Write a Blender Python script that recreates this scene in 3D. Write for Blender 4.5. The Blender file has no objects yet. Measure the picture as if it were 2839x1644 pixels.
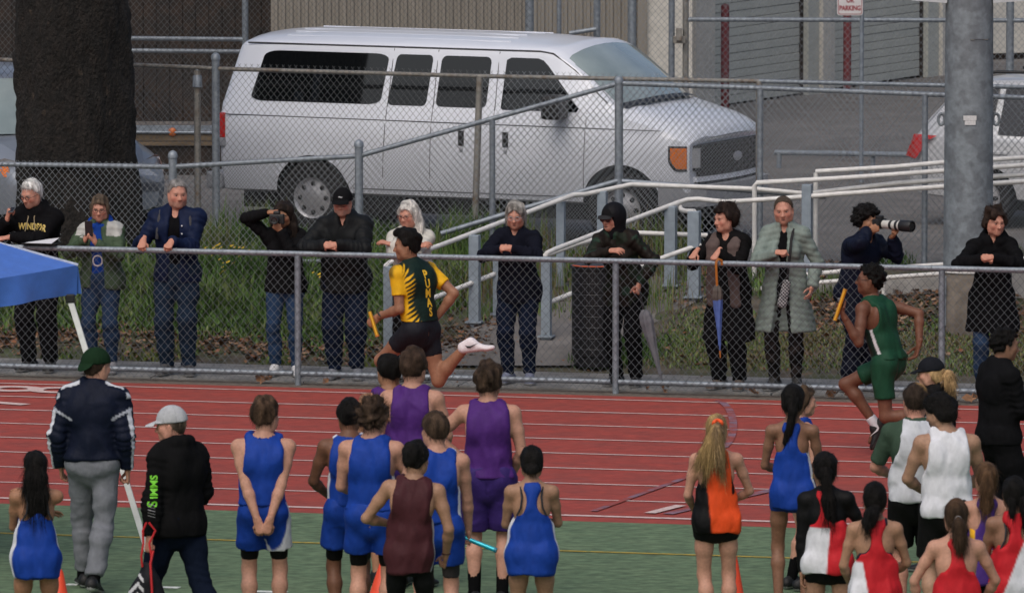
import bpy, bmesh, math, random
import numpy as np
from mathutils import Vector, Matrix
from mathutils.bvhtree import BVHTree
random.seed(7); RNG = np.random.default_rng(7)
R = math.radians
SC = bpy.context.scene
COL = SC.collection
# ------------------------------------------------------------------ camera
# a long lens looking down from the stands; F is its focal length in pixels of the 2839-pixel-wide photograph
F, CX, CY, CAM_H = 23000.0, 1419.5, 822.0, 8.3
PITCH = math.atan((822 + 1397) / F)
cam_data = bpy.data.cameras.new('camera')
cam = bpy.data.objects.new('camera', cam_data); COL.objects.link(cam)
cam.location = (0, 0, CAM_H)
cam.rotation_euler = (math.pi / 2 - PITCH, 0, 0)
cam_data.sensor_fit = 'HORIZONTAL'; cam_data.sensor_width = 36.0
cam_data.lens = F / 2839.0 * 36.0
cam_data.clip_start = 1.0; cam_data.clip_end = 3000.0
SC.camera = cam
cam_data.dof.use_dof = True; cam_data.dof.focus_distance = 77.0; cam_data.dof.aperture_fstop = 8.0
# ------------------------------------------------------------------ sky, sun, exposure (overcast)
world = bpy.data.worlds.new('World'); SC.world = world; world.use_nodes = True
wn = world.node_tree
bg = wn.nodes['Background']
sky = wn.nodes.new('ShaderNodeTexSky'); sky.sky_type = 'NISHITA'; sky.sun_disc = False
sky.sun_elevation = R(52); sky.sun_rotation = R(200)
sky.air_density = 1.0; sky.dust_density = 5.5; sky.ozone_density = 1.5
wn.links.new(sky.outputs[0], bg.inputs[0]); bg.inputs[1].default_value = 0.10
sun_d = bpy.data.lights.new('sun', 'SUN'); sun_d.energy = 0.95; sun_d.angle = R(60); sun_d.color = (1.0, 0.985, 0.965)
sun = bpy.data.objects.new('sun', sun_d); COL.objects.link(sun)
sun.rotation_euler = (R(38), 0, R(-20))
SC.view_settings.view_transform = 'Standard'; SC.view_settings.look = 'None'
SC.view_settings.exposure = 0.08; SC.view_settings.gamma = 1.0; SC.view_settings.use_curve_mapping = False
SC.render.engine = 'CYCLES'
try:
    SC.cycles.use_denoising = True; SC.cycles.denoiser = 'OPENIMAGEDENOISE'
    SC.cycles.max_bounces = 6; SC.cycles.diffuse_bounces = 3; SC.cycles.glossy_bounces = 3; SC.cycles.transmission_bounces = 4; SC.cycles.transparent_max_bounces = 8
except Exception: pass

# ------------------------------------------------------------------ finding places: a sight line meets a level plane or an upright plane
CT, ST = math.cos(PITCH), math.sin(PITCH)
def ray(px, py):
    u = (px - CX) / F; v = -(py - CY) / F
    return np.array([u, CT + v * ST, -ST + v * CT])
def G(px, py, z=0.0):                      # point of the level plane z
    d = ray(px, py); t = (z - CAM_H) / d[2]
    return np.array([0, 0, CAM_H]) + t * d
def at_y(px, py, Y):                       # point at distance Y
    d = ray(px, py); return np.array([0, 0, CAM_H]) + d * (Y / d[1])
YAW = R(14)                                # the track and its fence run 14 degrees off square
TV = np.array([math.cos(YAW), -math.sin(YAW), 0]); NV = np.array([math.sin(YAW), math.cos(YAW), 0])
O = G(826, 1066, 0)
def W(s, b, z=0.0): return O + TV * s + NV * b + np.array([0, 0, z])
def B(px, py, b):                          # point of the upright plane b metres behind the fence
    d = ray(px, py); c = np.array([0, 0, CAM_H]) - O
    t = (b - c @ NV) / (d @ NV); return np.array([0, 0, CAM_H]) + d * t
def sb(p): q = np.array(p) - O; return float(q @ TV), float(q @ NV)
def smooth(e0, e1, x):
    t = np.clip((np.asarray(x, float) - e0) / (e1 - e0), 0, 1); return t * t * (3 - 2 * t)
LOT = 0.70
def hz(s, b):                              # ground level behind the fence
    b = np.asarray(b, float)
    return np.clip(0.17 * (b - 1.5), 0, LOT)
def T(px, py, b0=0.0):                     # a sight line meets the sloping ground
    lo, hi = b0, 60.0
    for _ in range(50):
        m = 0.5 * (lo + hi); p = B(px, py, m); s, b = sb(p)
        if p[2] > float(hz(s, b)): lo = m
        else: hi = m
    return B(px, py, lo)
# ------------------------------------------------------------------ objects
def link(o, parent=None):
    COL.objects.link(o)
    if parent is not None: o.parent = parent
    return o
def tag(o, label=None, cat=None, group=None, kind=None):
    if label: o['label'] = label
    if cat: o['category'] = cat
    if group: o['group'] = group
    if kind: o['kind'] = kind
    return o
def thing(name, label, cat, loc=(0, 0, 0), rz=0.0, group=None):
    o = bpy.data.objects.new(name, None); link(o); o.empty_display_size = 0.2
    o.location = tuple(loc); o.rotation_euler = (0, 0, rz)
    return tag(o, label, cat, group)
def mesh_np(name, V, Fc, col=None, smoothed=True):
    V = np.asarray(V, np.float32); me = bpy.data.meshes.new(name)
    if isinstance(Fc, np.ndarray):
        k = Fc.shape[1]; n = len(Fc)
        me.vertices.add(len(V)); me.vertices.foreach_set('co', V.ravel())
        me.loops.add(n * k); me.loops.foreach_set('vertex_index', Fc.astype(np.int32).ravel())
        me.polygons.add(n); me.polygons.foreach_set('loop_start', np.arange(0, n * k, k, dtype=np.int32))
        try: me.polygons.foreach_set('loop_total', np.full(n, k, np.int32))
        except Exception: pass
        me.update(calc_edges=True)
    else:
        me.from_pydata([tuple(v) for v in V.tolist()], [], Fc); me.update()
    if col is not None:
        a = me.color_attributes.new('Col', 'FLOAT_COLOR', 'POINT')
        c = np.ones((len(V), 4), np.float32); c[:, :3] = col; a.data.foreach_set('color', c.ravel())
    if smoothed: me.polygons.foreach_set('use_smooth', np.ones(len(me.polygons), bool))
    return me
def obj(name, V, Fc, mat, parent=None, col=None, smoothed=False, loc=None, rot=None):
    me = mesh_np(name, V, Fc, col, smoothed)
    if mat is not None: me.materials.append(mat)
    o = bpy.data.objects.new(name, me); link(o, parent)
    if loc is not None: o.location = tuple(loc)
    if rot is not None: o.rotation_euler = rot
    return o
def share(name, src, parent=None, loc=None, rot=None, scale=None):
    o = bpy.data.objects.new(name, src.data); link(o, parent)
    if loc is not None: o.location = tuple(loc)
    if rot is not None: o.rotation_euler = rot
    if scale is not None: o.scale = scale
    return o
class MB:
    """collects boxes, prisms, tubes and lathed shapes; build() links them as one mesh"""
    def __init__(s): s.v = []; s.f = []
    def add(s, V, Fc):
        n = len(s.v); s.v += [tuple(map(float, p)) for p in V]; s.f += [[i + n for i in f] for f in Fc]; return s
    def box(s, a, b):
        x0, y0, z0 = a; x1, y1, z1 = b
        return s.add([(x0,y0,z0),(x1,y0,z0),(x1,y1,z0),(x0,y1,z0),(x0,y0,z1),(x1,y0,z1),(x1,y1,z1),(x0,y1,z1)],
                     [(0,3,2,1),(4,5,6,7),(0,1,5,4),(1,2,6,5),(2,3,7,6),(3,0,4,7)])
    def beam(s, p, q, w, h, up=(0, 0, 1)):          # box-section bar from p to q
        p, q = np.array(p, float), np.array(q, float); d = q - p; d /= np.linalg.norm(d)
        a = np.cross(d, np.array(up, float)); a /= np.linalg.norm(a); u = np.cross(a, d)
        V = [e + a * sx * w / 2 + u * sz * h / 2 for e in (p, q) for sx, sz in ((-1,-1),(1,-1),(1,1),(-1,1))]
        return s.add(V, [(0,1,2,3),(7,6,5,4),(0,4,5,1),(1,5,6,2),(2,6,7,3),(3,7,4,0)])
    def tube(s, pts, r, n=10, cap=True):
        pts = [np.array(p, float) for p in pts]; rr = r if hasattr(r, '__len__') else [r] * len(pts)
        rings = []; ref = None
        for i, p in enumerate(pts):
            d = pts[min(i + 1, len(pts) - 1)] - pts[max(i - 1, 0)]; d = d / (np.linalg.norm(d) + 1e-9)
            if ref is None:
                ref = np.array([0, 0, 1.0]) if abs(d[2]) < 0.9 else np.array([1.0, 0, 0])
            a = ref - d * (ref @ d); a /= np.linalg.norm(a); ref = a; c = np.cross(d, a)
            rings.append([p + rr[i] * (math.cos(2 * math.pi * k / n) * a + math.sin(2 * math.pi * k / n) * c) for k in range(n)])
        V = [v for rg in rings for v in rg]; Fc = []
        for i in range(len(pts) - 1):
            for k in range(n):
                j = (k + 1) % n; Fc.append((i*n + k, i*n + j, (i+1)*n + j, (i+1)*n + k))
        if cap: Fc += [tuple(range(n - 1, -1, -1)), tuple((len(pts) - 1) * n + k for k in range(n))]
        return s.add(V, Fc)
    def lathe(s, prof, n=24, c=(0, 0, 0), axis='z', cap=True):   # prof: (radius, height)
        V = []; Fc = []
        for r_, h_ in prof:
            for k in range(n):
                a = 2 * math.pi * k / n; x, y = r_ * math.cos(a), r_ * math.sin(a)
                p = (x, y, h_) if axis == 'z' else ((h_, x, y) if axis == 'x' else (y, h_, x))
                V.append((c[0] + p[0], c[1] + p[1], c[2] + p[2]))
        m = len(prof)
        for i in range(m - 1):
            for k in range(n):
                j = (k + 1) % n; Fc.append((i*n + k, i*n + j, (i+1)*n + j, (i+1)*n + k))
        if cap: Fc += [tuple(range(n - 1, -1, -1)), tuple((m - 1) * n + k for k in range(n))]
        return s.add(V, Fc)
    def prism(s, poly, y0, y1):                    # polygon in (x, z) given thickness along y
        n = len(poly); V = [(x, y0, z) for x, z in poly] + [(x, y1, z) for x, z in poly]
        Fc = [tuple(range(n)), tuple(range(2*n - 1, n - 1, -1))] + [(i, i + n, (i+1) % n + n, (i+1) % n) for i in range(n)]
        return s.add(V, Fc)
    def sphere(s, c, r, n=10, m=7):
        r = np.array(r if hasattr(r, '__len__') else (r, r, r), float)
        V = [np.array(c) + r * np.array([math.sin(math.pi*i/m)*math.cos(2*math.pi*k/n), math.sin(math.pi*i/m)*math.sin(2*math.pi*k/n), math.cos(math.pi*i/m)]) for i in range(m + 1) for k in range(n)]
        Fc = [(i*n + k, (i+1)*n + k, (i+1)*n + (k+1) % n, i*n + (k+1) % n) for i in range(m) for k in range(n)]
        return s.add(V, Fc)
    def build(s, name, mat, parent=None, smoothed=False, bevel=0.0, loc=None, rot=None, fix=False):
        if bevel or fix:
            bm = bmesh.new(); vs = [bm.verts.new(v) for v in s.v]
            for f in s.f:
                try: bm.faces.new([vs[i] for i in f])
                except Exception: pass
            bmesh.ops.remove_doubles(bm, verts=bm.verts, dist=1e-5)
            bmesh.ops.recalc_face_normals(bm, faces=bm.faces)
            if bevel: bmesh.ops.bevel(bm, geom=[e for e in bm.edges if e.calc_face_angle(0) > 0.5], offset=bevel, segments=2, affect='EDGES', profile=0.6)
            me = bpy.data.meshes.new(name); bm.to_mesh(me); bm.free()
            if mat is not None: me.materials.append(mat)
            if smoothed:
                for p in me.polygons: p.use_smooth = True
                me.set_sharp_from_angle(angle=R(42))
            o = bpy.data.objects.new(name, me); link(o, parent)
            if loc is not None: o.location = tuple(loc)
            if rot is not None: o.rotation_euler = rot
            return o
        o = obj(name, s.v, s.f, mat, parent, None, smoothed, loc, rot)
        if smoothed: o.data.set_sharp_from_angle(angle=R(42))
        return o
def rounded(w, h, r, n=5, cx=0, cy=0):
    out = []
    for k, (sx, sy) in enumerate(((1, 1), (-1, 1), (-1, -1), (1, -1))):
        for i in range(n + 1):
            a = math.pi / 2 * (k + i / n); out.append((cx + sx * (w/2 - r) + r * math.cos(a), cy + sy * (h/2 - r) + r * math.sin(a)))
    return out
# ------------------------------------------------------------------ procedural materials
def M(name, color, rough=0.6, var=0.15, scale=6.0, bump=0.0, bscale=None, metal=0.0, coat=0.0, spec=0.5, color2=None, mix=(0.42, 0.62),
      stretch=None, detail=5.0, attr=False, sheen=0.0, spots=None, transmission=0.0, emit=None, coords='Object', sss=0.0, bdist=0.02):
    m = bpy.data.materials.new(name); m.use_nodes = True; nt = m.node_tree; N = nt.nodes; L = nt.links
    p = N['Principled BSDF']; p.inputs['Roughness'].default_value = rough; p.inputs['Metallic'].default_value = metal
    p.inputs['Specular IOR Level'].default_value = spec; p.inputs['Coat Weight'].default_value = coat
    p.inputs['Sheen Weight'].default_value = sheen; p.inputs['Transmission Weight'].default_value = transmission
    if sss: p.inputs['Subsurface Weight'].default_value = sss; p.inputs['Subsurface Radius'].default_value = (1.0, 0.35, 0.2); p.inputs['Subsurface Scale'].default_value = 0.01
    tc = N.new('ShaderNodeTexCoord'); mp = N.new('ShaderNodeMapping'); L.new(tc.outputs[coords], mp.inputs[0])
    if stretch: mp.inputs['Scale'].default_value = stretch
    nz = N.new('ShaderNodeTexNoise'); nz.inputs['Scale'].default_value = scale; nz.inputs['Detail'].default_value = detail; L.new(mp.outputs[0], nz.inputs[0])
    if attr:
        at = N.new('ShaderNodeAttribute'); at.attribute_name = 'Col'; base = at.outputs[0]
    else:
        rgb = N.new('ShaderNodeRGB'); rgb.outputs[0].default_value = (*color, 1); base = rgb.outputs[0]
    if color2 is not None:
        rp = N.new('ShaderNodeValToRGB'); rp.color_ramp.elements[0].position, rp.color_ramp.elements[1].position = mix
        rp.color_ramp.elements[0].color = (0, 0, 0, 1); rp.color_ramp.elements[1].color = (1, 1, 1, 1); L.new(nz.outputs[0], rp.inputs[0])
        mx = N.new('ShaderNodeMix'); mx.data_type = 'RGBA'; L.new(rp.outputs[0], mx.inputs[0]); L.new(base, mx.inputs[6]); mx.inputs[7].default_value = (*color2, 1); base = mx.outputs[2]
    n2 = N.new('ShaderNodeTexNoise'); n2.inputs['Scale'].default_value = scale * 2.7; n2.inputs['Detail'].default_value = 6; L.new(mp.outputs[0], n2.inputs[0])
    mr = N.new('ShaderNodeMapRange'); mr.inputs[1].default_value = 0.3; mr.inputs[2].default_value = 0.7; mr.inputs[3].default_value = 1 - var; mr.inputs[4].default_value = 1 + var
    L.new(n2.outputs[0], mr.inputs[0])
    ml = N.new('ShaderNodeMix'); ml.data_type = 'RGBA'; ml.blend_type = 'MULTIPLY'; ml.inputs[0].default_value = 1.0; L.new(base, ml.inputs[6]); L.new(mr.outputs[0], ml.inputs[7]); base = ml.outputs[2]
    if spots is not None:                            # (colour, scale, threshold): stains of their own shape
        n3 = N.new('ShaderNodeTexNoise'); n3.inputs['Scale'].default_value = spots[1]; n3.inputs['Detail'].default_value = 8; L.new(mp.outputs[0], n3.inputs[0])
        r3 = N.new('ShaderNodeValToRGB'); r3.color_ramp.elements[0].position = spots[2]; r3.color_ramp.elements[1].position = spots[2] + 0.08
        r3.color_ramp.elements[0].color = (0, 0, 0, 1); r3.color_ramp.elements[1].color = (1, 1, 1, 1); L.new(n3.outputs[0], r3.inputs[0])
        m3 = N.new('ShaderNodeMix'); m3.data_type = 'RGBA'; L.new(r3.outputs[0], m3.inputs[0]); L.new(base, m3.inputs[6]); m3.inputs[7].default_value = (*spots[0], 1); base = m3.outputs[2]
    L.new(base, p.inputs['Base Color'])
    if bump:
        nb = N.new('ShaderNodeTexNoise'); nb.inputs['Scale'].default_value = bscale or scale * 6; nb.inputs['Detail'].default_value = 5; L.new(mp.outputs[0], nb.inputs[0])
        bp = N.new('ShaderNodeBump'); bp.inputs['Strength'].default_value = bump; bp.inputs['Distance'].default_value = bdist; L.new(nb.outputs[0], bp.inputs['Height']); L.new(bp.outputs[0], p.inputs['Normal'])
    if emit: p.inputs['Emission Color'].default_value = (*emit[0], 1); p.inputs['Emission Strength'].default_value = emit[1]
    return m
MT = {}
MT['galv'] = M('galvanised_steel', (0.25, 0.285, 0.32), 0.5, 0.22, 9, 0.08, metal=0.35, color2=(0.22, 0.25, 0.29), spots=((0.16, 0.12, 0.09), 5, 0.72))
MT['galv_old'] = M('weathered_galvanised_steel', (0.24, 0.23, 0.21), 0.6, 0.25, 8, 0.08, metal=0.25, color2=(0.17, 0.13, 0.10), mix=(0.5, 0.7))
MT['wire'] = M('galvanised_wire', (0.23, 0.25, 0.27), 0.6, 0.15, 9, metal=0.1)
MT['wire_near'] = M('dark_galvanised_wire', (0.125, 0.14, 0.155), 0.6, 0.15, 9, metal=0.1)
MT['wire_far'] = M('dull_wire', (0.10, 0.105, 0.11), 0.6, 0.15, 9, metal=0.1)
MT['pole'] = M('spangled_steel', (0.215, 0.245, 0.270), 0.6, 0.18, 7, 0.05, metal=0.15, color2=(0.165, 0.185, 0.205), mix=(0.46, 0.56))
MT['rail_white'] = M('white_painted_pipe', (0.66, 0.65, 0.63), 0.45, 0.12, 7, spots=((0.35, 0.32, 0.29), 6, 0.7))
MT['track'] = M('red_track', (0.325, 0.048, 0.033), 0.85, 0.16, 3.0, 0.5, 160, color2=(0.268, 0.048, 0.035), mix=(0.4, 0.65), bdist=0.004, spots=((0.19, 0.062, 0.062), 0.55, 0.64))
MT['line'] = M('white_line_paint', (0.62, 0.47, 0.44), 0.8, 0.14, 14, color2=(0.50, 0.30, 0.28), mix=(0.52, 0.7))
MT['line_turf'] = M('white_turf_paint', (0.62, 0.66, 0.62), 0.8, 0.3, 14)
MT['line_yellow'] = M('yellow_turf_line', (0.42, 0.30, 0.04), 0.8, 0.25, 14, color2=(0.16, 0.19, 0.05), mix=(0.5, 0.7))
MT['line_blue'] = M('faded_violet_paint', (0.21, 0.12, 0.16), 0.85, 0.25, 4, color2=(0.27, 0.05, 0.04), mix=(0.42, 0.58))
MT['turf'] = M('green_turf', (0.098, 0.156, 0.083), 0.9, 0.35, 4, 0.5, 130, color2=(0.118, 0.178, 0.095), mix=(0.4, 0.6), stretch=(0.8, 1.0, 1), bdist=0.01)
MT['ground'] = M('trodden_soil', (0.075, 0.062, 0.045), 0.95, 0.4, 2.2, 0.6, 25, color2=(0.058, 0.070, 0.030), mix=(0.42, 0.6), spots=((0.13, 0.085, 0.05), 3.5, 0.6))
MT['concrete'] = M('grey_concrete', (0.24, 0.235, 0.225), 0.85, 0.22, 1.6, 0.3, 40, color2=(0.13, 0.13, 0.125), mix=(0.45, 0.62))
MT['concrete_wet'] = M('damp_concrete', (0.22, 0.215, 0.205), 0.7, 0.25, 1.8, 0.3, 40, color2=(0.14, 0.135, 0.13), mix=(0.42, 0.62))
MT['kerb'] = M('pale_concrete', (0.42, 0.41, 0.39), 0.8, 0.18, 3, 0.3, 30)
MT['asphalt'] = M('asphalt', (0.128, 0.118, 0.110), 0.85, 0.22, 1.2, 0.5, 70, color2=(0.155, 0.144, 0.136), mix=(0.42, 0.62), bdist=0.006)
MT['dirt_edge'] = M('gritty_soil_strip', (0.13, 0.105, 0.085), 0.95, 0.35, 6, 0.6, 40)
# ================================================================== ground, track and turf
def sheet(name, s0, s1, b0, b1, mat, ns, nb, lift=0.0, kind='structure', parent=None, zf=None):
    S = np.linspace(s0, s1, ns + 1); Bv = np.linspace(b0, b1, nb + 1)
    ss, bb = np.meshgrid(S, Bv, indexing='ij')
    z = (hz(ss, bb) if zf is None else zf(ss, bb)) + lift
    V = O + ss[..., None] * TV + bb[..., None] * NV; V[..., 2] = z
    i = np.arange(ns)[:, None] * (nb + 1) + np.arange(nb)[None, :]
    Q = np.stack([i, i + nb + 1, i + nb + 2, i + 1], -1).reshape(-1, 4)
    o = obj(name, V.reshape(-1, 3), Q, mat, parent, None, True)
    if parent is None: o['kind'] = kind
    return o
flat0 = lambda s, b: np.zeros_like(s)
def lumpy(s, b):
    k = smooth(1.6, 2.6, b)
    return hz(s, b) + k * (0.03 * np.sin(2.1 * s + 1.3 * b) * np.sin(1.7 * b - 0.6 * s) + 0.015 * np.sin(5.3 * s) * np.sin(4.1 * b)) * (1 - smooth(4.9, 5.5, b)) - 0.012
sheet('ground', -20, 20, 0.16, 6.2, MT['ground'], 240, 60, zf=lumpy)
sheet('far_ground', -900, 900, 5.7, 1500, MT['ground'], 24, 24, zf=lambda s, b: np.full_like(s, LOT - 0.03))
sheet('parking_lot', -40, 40, 6.0, 75, MT['asphalt'], 40, 30, zf=lambda s, b: np.full_like(s, LOT + 0.0))
sheet('track', -40, 40, -9.55, -0.28, MT['track'], 20, 8, lift=0.004, zf=flat0)
sheet('turf', -60, 60, -90, -9.55, MT['turf'], 20, 20, lift=0.008, zf=flat0)
sheet('soil_strip', -40, 40, -0.28, 0.18, MT['dirt_edge'], 80, 4, lift=0.0, zf=lambda s, b: -0.004 + 0.006 * np.sin(3 * s) * np.sin(9 * b))
# walkway of cast slabs behind the fence, a joint between each two
walk = tag(bpy.data.objects.new('walkway', None), kind='structure'); link(walk)
slab_src = None
for i in range(-9, 12):
    L_ = 1.5
    mb = MB().box((0.006, 0, -0.08), (L_ - 0.006, 1.36, 0.012))
    if slab_src is None: slab_src = mb.build('slab', MT['concrete_wet'], walk, bevel=0.006, loc=W(i * L_, 0.2), rot=(0, 0, -YAW))
    else: share('slab', slab_src, walk, W(i * L_, 0.2, random.uniform(-0.004, 0.003)), (0, 0, -YAW + random.uniform(-0.003, 0.003)))
# asphalt path climbing from the walkway to the landing
def path_sheet(name, left, right, n, mat, lift):
    V = []; 
    for k in range(n + 1):
        t = k / n; a = np.array(left[0]) * (1 - t) + np.array(left[1]) * t; c = np.array(right[0]) * (1 - t) + np.array(right[1]) * t
        for j in range(7):
            p = a + (c - a) * j / 6; s, b = sb(p); V.append((p[0], p[1], float(lumpy(np.array(s), np.array(b))) * 0 + float(hz(s, b)) + lift))
    Q = [(k*7 + j, k*7 + j + 1, (k+1)*7 + j + 1, (k+1)*7 + j) for k in range(n) for j in range(6)]
    o = obj(name, V, np.array(Q)[:, ::-1], mat, None, None, True); o['kind'] = 'structure'; return o
PA = [T(1100, 1018), T(1660, 745)]; PB = [T(1585, 1018), T(2010, 800)]
path_sheet('path', PA, PB, 24, MT['asphalt'], 0.018)
# lane lines, edge stripes
def strip_line(name, b, w, mat, s0=-30, s1=30, lift=0.009):
    p = [W(s0, b - w/2, lift), W(s1, b - w/2, lift), W(s1, b + w/2, lift), W(s0, b + w/2, lift)]
    o = obj(name, p, [(0, 1, 2, 3)], mat); o['kind'] = 'structure'; return o
LANE = 1.07
for i in range(9):
    strip_line('lane_line', -0.62 - LANE * i, 0.05 if i < 8 else 0.09, MT['line'])
strip_line('turf_line', -11.45, 0.06, MT['line_yellow'], lift=0.013)
for px, py, w in ((745, 1643, 110), (470, 1631, 60), (200, 1623, 36)):
    c = G(px, py + 1); s, b = sb(c); wm = w / 380.0
    p = [W(s - wm/2, b - 0.05, .014), W(s + wm/2, b - 0.05, .014), W(s + wm/2, b + 0.05, .014), W(s - wm/2, b + 0.05, .014)]
    tag(obj('turf_mark', p, [(0, 1, 2, 3)], MT['line_turf']), kind='structure')
# faded violet curves and straight marks crossing the lanes
def ground_curve(name, pts, w, mat, lift):
    P = [G(x, y) for x, y in pts]; V = []
    for i, p in enumerate(P):
        d = P[min(i + 1, len(P) - 1)] - P[max(i - 1, 0)]; n = np.array([-d[1], d[0], 0]); n /= np.linalg.norm(n)
        V += [p + n * w / 2 + [0, 0, lift], p - n * w / 2 + [0, 0, lift]]
    o = obj(name, V, [(2*i, 2*i + 1, 2*i + 3, 2*i + 2) for i in range(len(P) - 1)], mat); o['kind'] = 'structure'
arc = [(1985 + 48 * math.sin(a), 1182 - 68 * math.cos(a)) for a in np.linspace(0.0, 2.7, 20)]
ground_curve('exchange_mark', arc, 0.07, MT['line_blue'], 0.0125)
ground_curve('exchange_mark', [(1645, 1420), (1915, 1322)], 0.06, MT['line_blue'], 0.0125)
ground_curve('exchange_mark', [(1850, 1428), (2300, 1325)], 0.10, MT['line_blue'], 0.0132)
ground_curve('exchange_mark', [(1800, 1426), (1888, 1404)], 0.10, MT['line'], 0.0142)
def ground_text(txt, px, py, size, lift=0.0125):
    cu = bpy.data.curves.new('lane_number', 'FONT'); cu.body = txt; cu.size = size; cu.align_x = 'CENTER'; cu.align_y = 'CENTER'; cu.offset = 0.012
    o = bpy.data.objects.new('lane_number', cu); link(o); dg = bpy.context.evaluated_depsgraph_get()
    me = bpy.data.meshes.new_from_object(o.evaluated_get(dg)); bpy.data.objects.remove(o)
    q = bpy.data.objects.new('lane_number', me); link(q); me.materials.append(MT['line'])
    p = G(px, py); q.location = (p[0], p[1], lift); q.rotation_euler = (0, 0, math.pi / 2 - YAW); q.scale = (0.92, 1.15, 1); q['kind'] = 'structure'
ground_text('8', 118, 1083, 1.25)
ground_text('7', -40, 1117, 1.25)
# ------------------------------------------------------------------ grass and leaves
def noise2(x, y, seed=0):
    r = np.random.default_rng(seed); o = np.zeros_like(x)
    for k in range(7):
        a = r.uniform(0, 6.28); f = r.uniform(0.7, 3.2); o += np.sin((x * math.cos(a) + y * math.sin(a)) * f + r.uniform(0, 6.28))
    return o / 3.5
def blades(name, n, s_rng, b_rng, hgt, dens, cols, seed, lean=0.35, w=0.009, mat=None):
    r = np.random.default_rng(seed); s = r.uniform(*s_rng, n); b = r.uniform(*b_rng, n)
    keep = r.uniform(0, 1, n) < dens(s, b); s, b = s[keep], b[keep]; n = len(s)
    P = O + s[:, None] * TV + b[:, None] * NV; P[:, 2] = lumpy(s, b) if True else 0
    h = hgt(s, b, r) ; a = r.uniform(0, 6.283, n); ln = r.uniform(0.05, lean, n) * h
    d = np.stack([np.cos(a), np.sin(a), np.zeros(n)], 1); sd = np.stack([-np.sin(a + r.uniform(-1, 1, n)), np.cos(a), np.zeros(n)], 1)
    ww = (w * r.uniform(0.6, 1.5, n))[:, None]; up = np.array([0, 0, 1.0])
    v0 = P - sd * ww / 2; v1 = P + sd * ww / 2
    m = P + up * (h * 0.6)[:, None] + d * (ln * 0.4)[:, None]; v2 = m + sd * ww * 0.4; v3 = m - sd * ww * 0.4
    v4 = P + up * (h * r.uniform(0.8, 1.0, n))[:, None] + d * ln[:, None]
    V = np.stack([v0, v1, v2, v3, v4], 1).reshape(-1, 3); k = np.arange(n)[:, None] * 5
    tri = np.concatenate([k + [0, 1, 2], k + [0, 2, 3], k + [3, 2, 4]], 1).reshape(-1, 3)
    ci = np.clip((r.normal(0, 1.0, n) + 1.3 * noise2(s * 2.3, b * 2.3, seed + 50) + len(cols) / 2).astype(int), 0, len(cols) - 1); C = np.repeat(np.array(cols)[ci] * r.uniform(0.7, 1.25, (n, 1)), 5, 0)
    o = obj(name, V, tri, mat or MT['leafy'], None, C, True); o['kind'] = 'stuff'; return o
MT['leafy'] = M('grass_blades', (1, 1, 1), 0.75, 0.1, 5, attr=True, spec=0.25)
MT['litter'] = M('dry_leaf', (1, 1, 1), 0.8, 0.2, 20, attr=True, spec=0.3)
GREEN = [(0.045, 0.095, 0.024), (0.070, 0.135, 0.032), (0.100, 0.170, 0.042), (0.15, 0.19, 0.07)]
MIXED = GREEN + [(0.17, 0.14, 0.07), (0.13, 0.10, 0.055), (0.075, 0.115, 0.03)]
sR = lambda px: sb(B(px, 800, 3.0))[0]
# the bank on the left: rank green weeds, denser away from the walkway
def dens_left(s, b): return (0.35 + 0.65 * smooth(-0.5, 0.3, noise2(s * 3.1, b * 3.1, 4))) * smooth(2.2, 3.0, b + 0.45 * noise2(s * 1.6, b * 1.6, 3)) * (1 - smooth(0.2, 0.7, s - 0.0 + 0.25 * noise2(s, b, 9)))
blades('bank_weeds', 90000, (-4.2, 1.0), (1.7, 5.9), lambda s, b, r: (0.06 + 0.15 * smooth(2.2, 3.8, b) + 0.07 * smooth(0.2, 0.9, noise2(s * 2.5, b * 2.5, 71))) * r.uniform(0.5, 1.5, len(s)), dens_left, GREEN, 11, w=0.017, lean=0.9)
blades('tall_weeds', 16000, (-4.2, 0.6), (4.4, 6.3), lambda s, b, r: (0.22 + 0.30 * smooth(0.0, 0.7, noise2(s * 3, b * 3, 61))) * r.uniform(0.6, 1.2, len(s)), lambda s, b: 0.75 * smooth(-0.6, 0.5, noise2(s * 2.5, b * 2.5, 62)), GREEN + [(0.15, 0.16, 0.07)], 18, lean=0.35, w=0.013)
def dens_mid(s, b): return smooth(3.2, 4.2, b + 0.4 * noise2(s * 2, b * 2, 5)) * smooth(-0.4, 0.5, s) * (1 - smooth(2.2, 3.2, s)) * 0.42
blades('tall_grass', 16000, (-0.4, 3.2), (3.0, 6.2), lambda s, b, r: (0.16 + 0.34 * smooth(0.0, 0.5, noise2(s * 3, b * 3, 8))) * r.uniform(0.5, 1.3, len(s)), dens_mid, MIXED, 12, lean=0.25, w=0.010)
def dens_right(s, b):
    n = noise2(s * 2.2, b * 2.2, 21)
    return (smooth(1.75, 2.0, b) * (1 - smooth(3.3, 4.1, b + 0.5 * n)) * (0.30 + 0.7 * smooth(-0.3, 0.6, n))) * smooth(2.65, 2.95, s)
blades('lawn_grass', 60000, (2.5, 8.2), (1.7, 4.3), lambda s, b, r: r.uniform(0.02, 0.055, len(s)), dens_right, MIXED + [(0.10, 0.075, 0.045)], 13, lean=0.9, w=0.013)
blades('edge_grass', 9000, (2.15, 3.05), (1.72, 2.9), lambda s, b, r: r.uniform(0.05, 0.13, len(s)), lambda s, b: np.exp(-((s - 2.55) / 0.28) ** 2 - ((b - 2.2) / 0.4) ** 2), GREEN[:2], 14, lean=0.7, w=0.012)
blades('landing_grass', 7000, (3.2, 4.7), (4.4, 6.1), lambda s, b, r: r.uniform(0.06, 0.22, len(s)), lambda s, b: 0.45 * smooth(-0.2, 0.5, noise2(s * 3, b * 3, 31)), GREEN, 15, lean=0.6, w=0.011)
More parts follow.
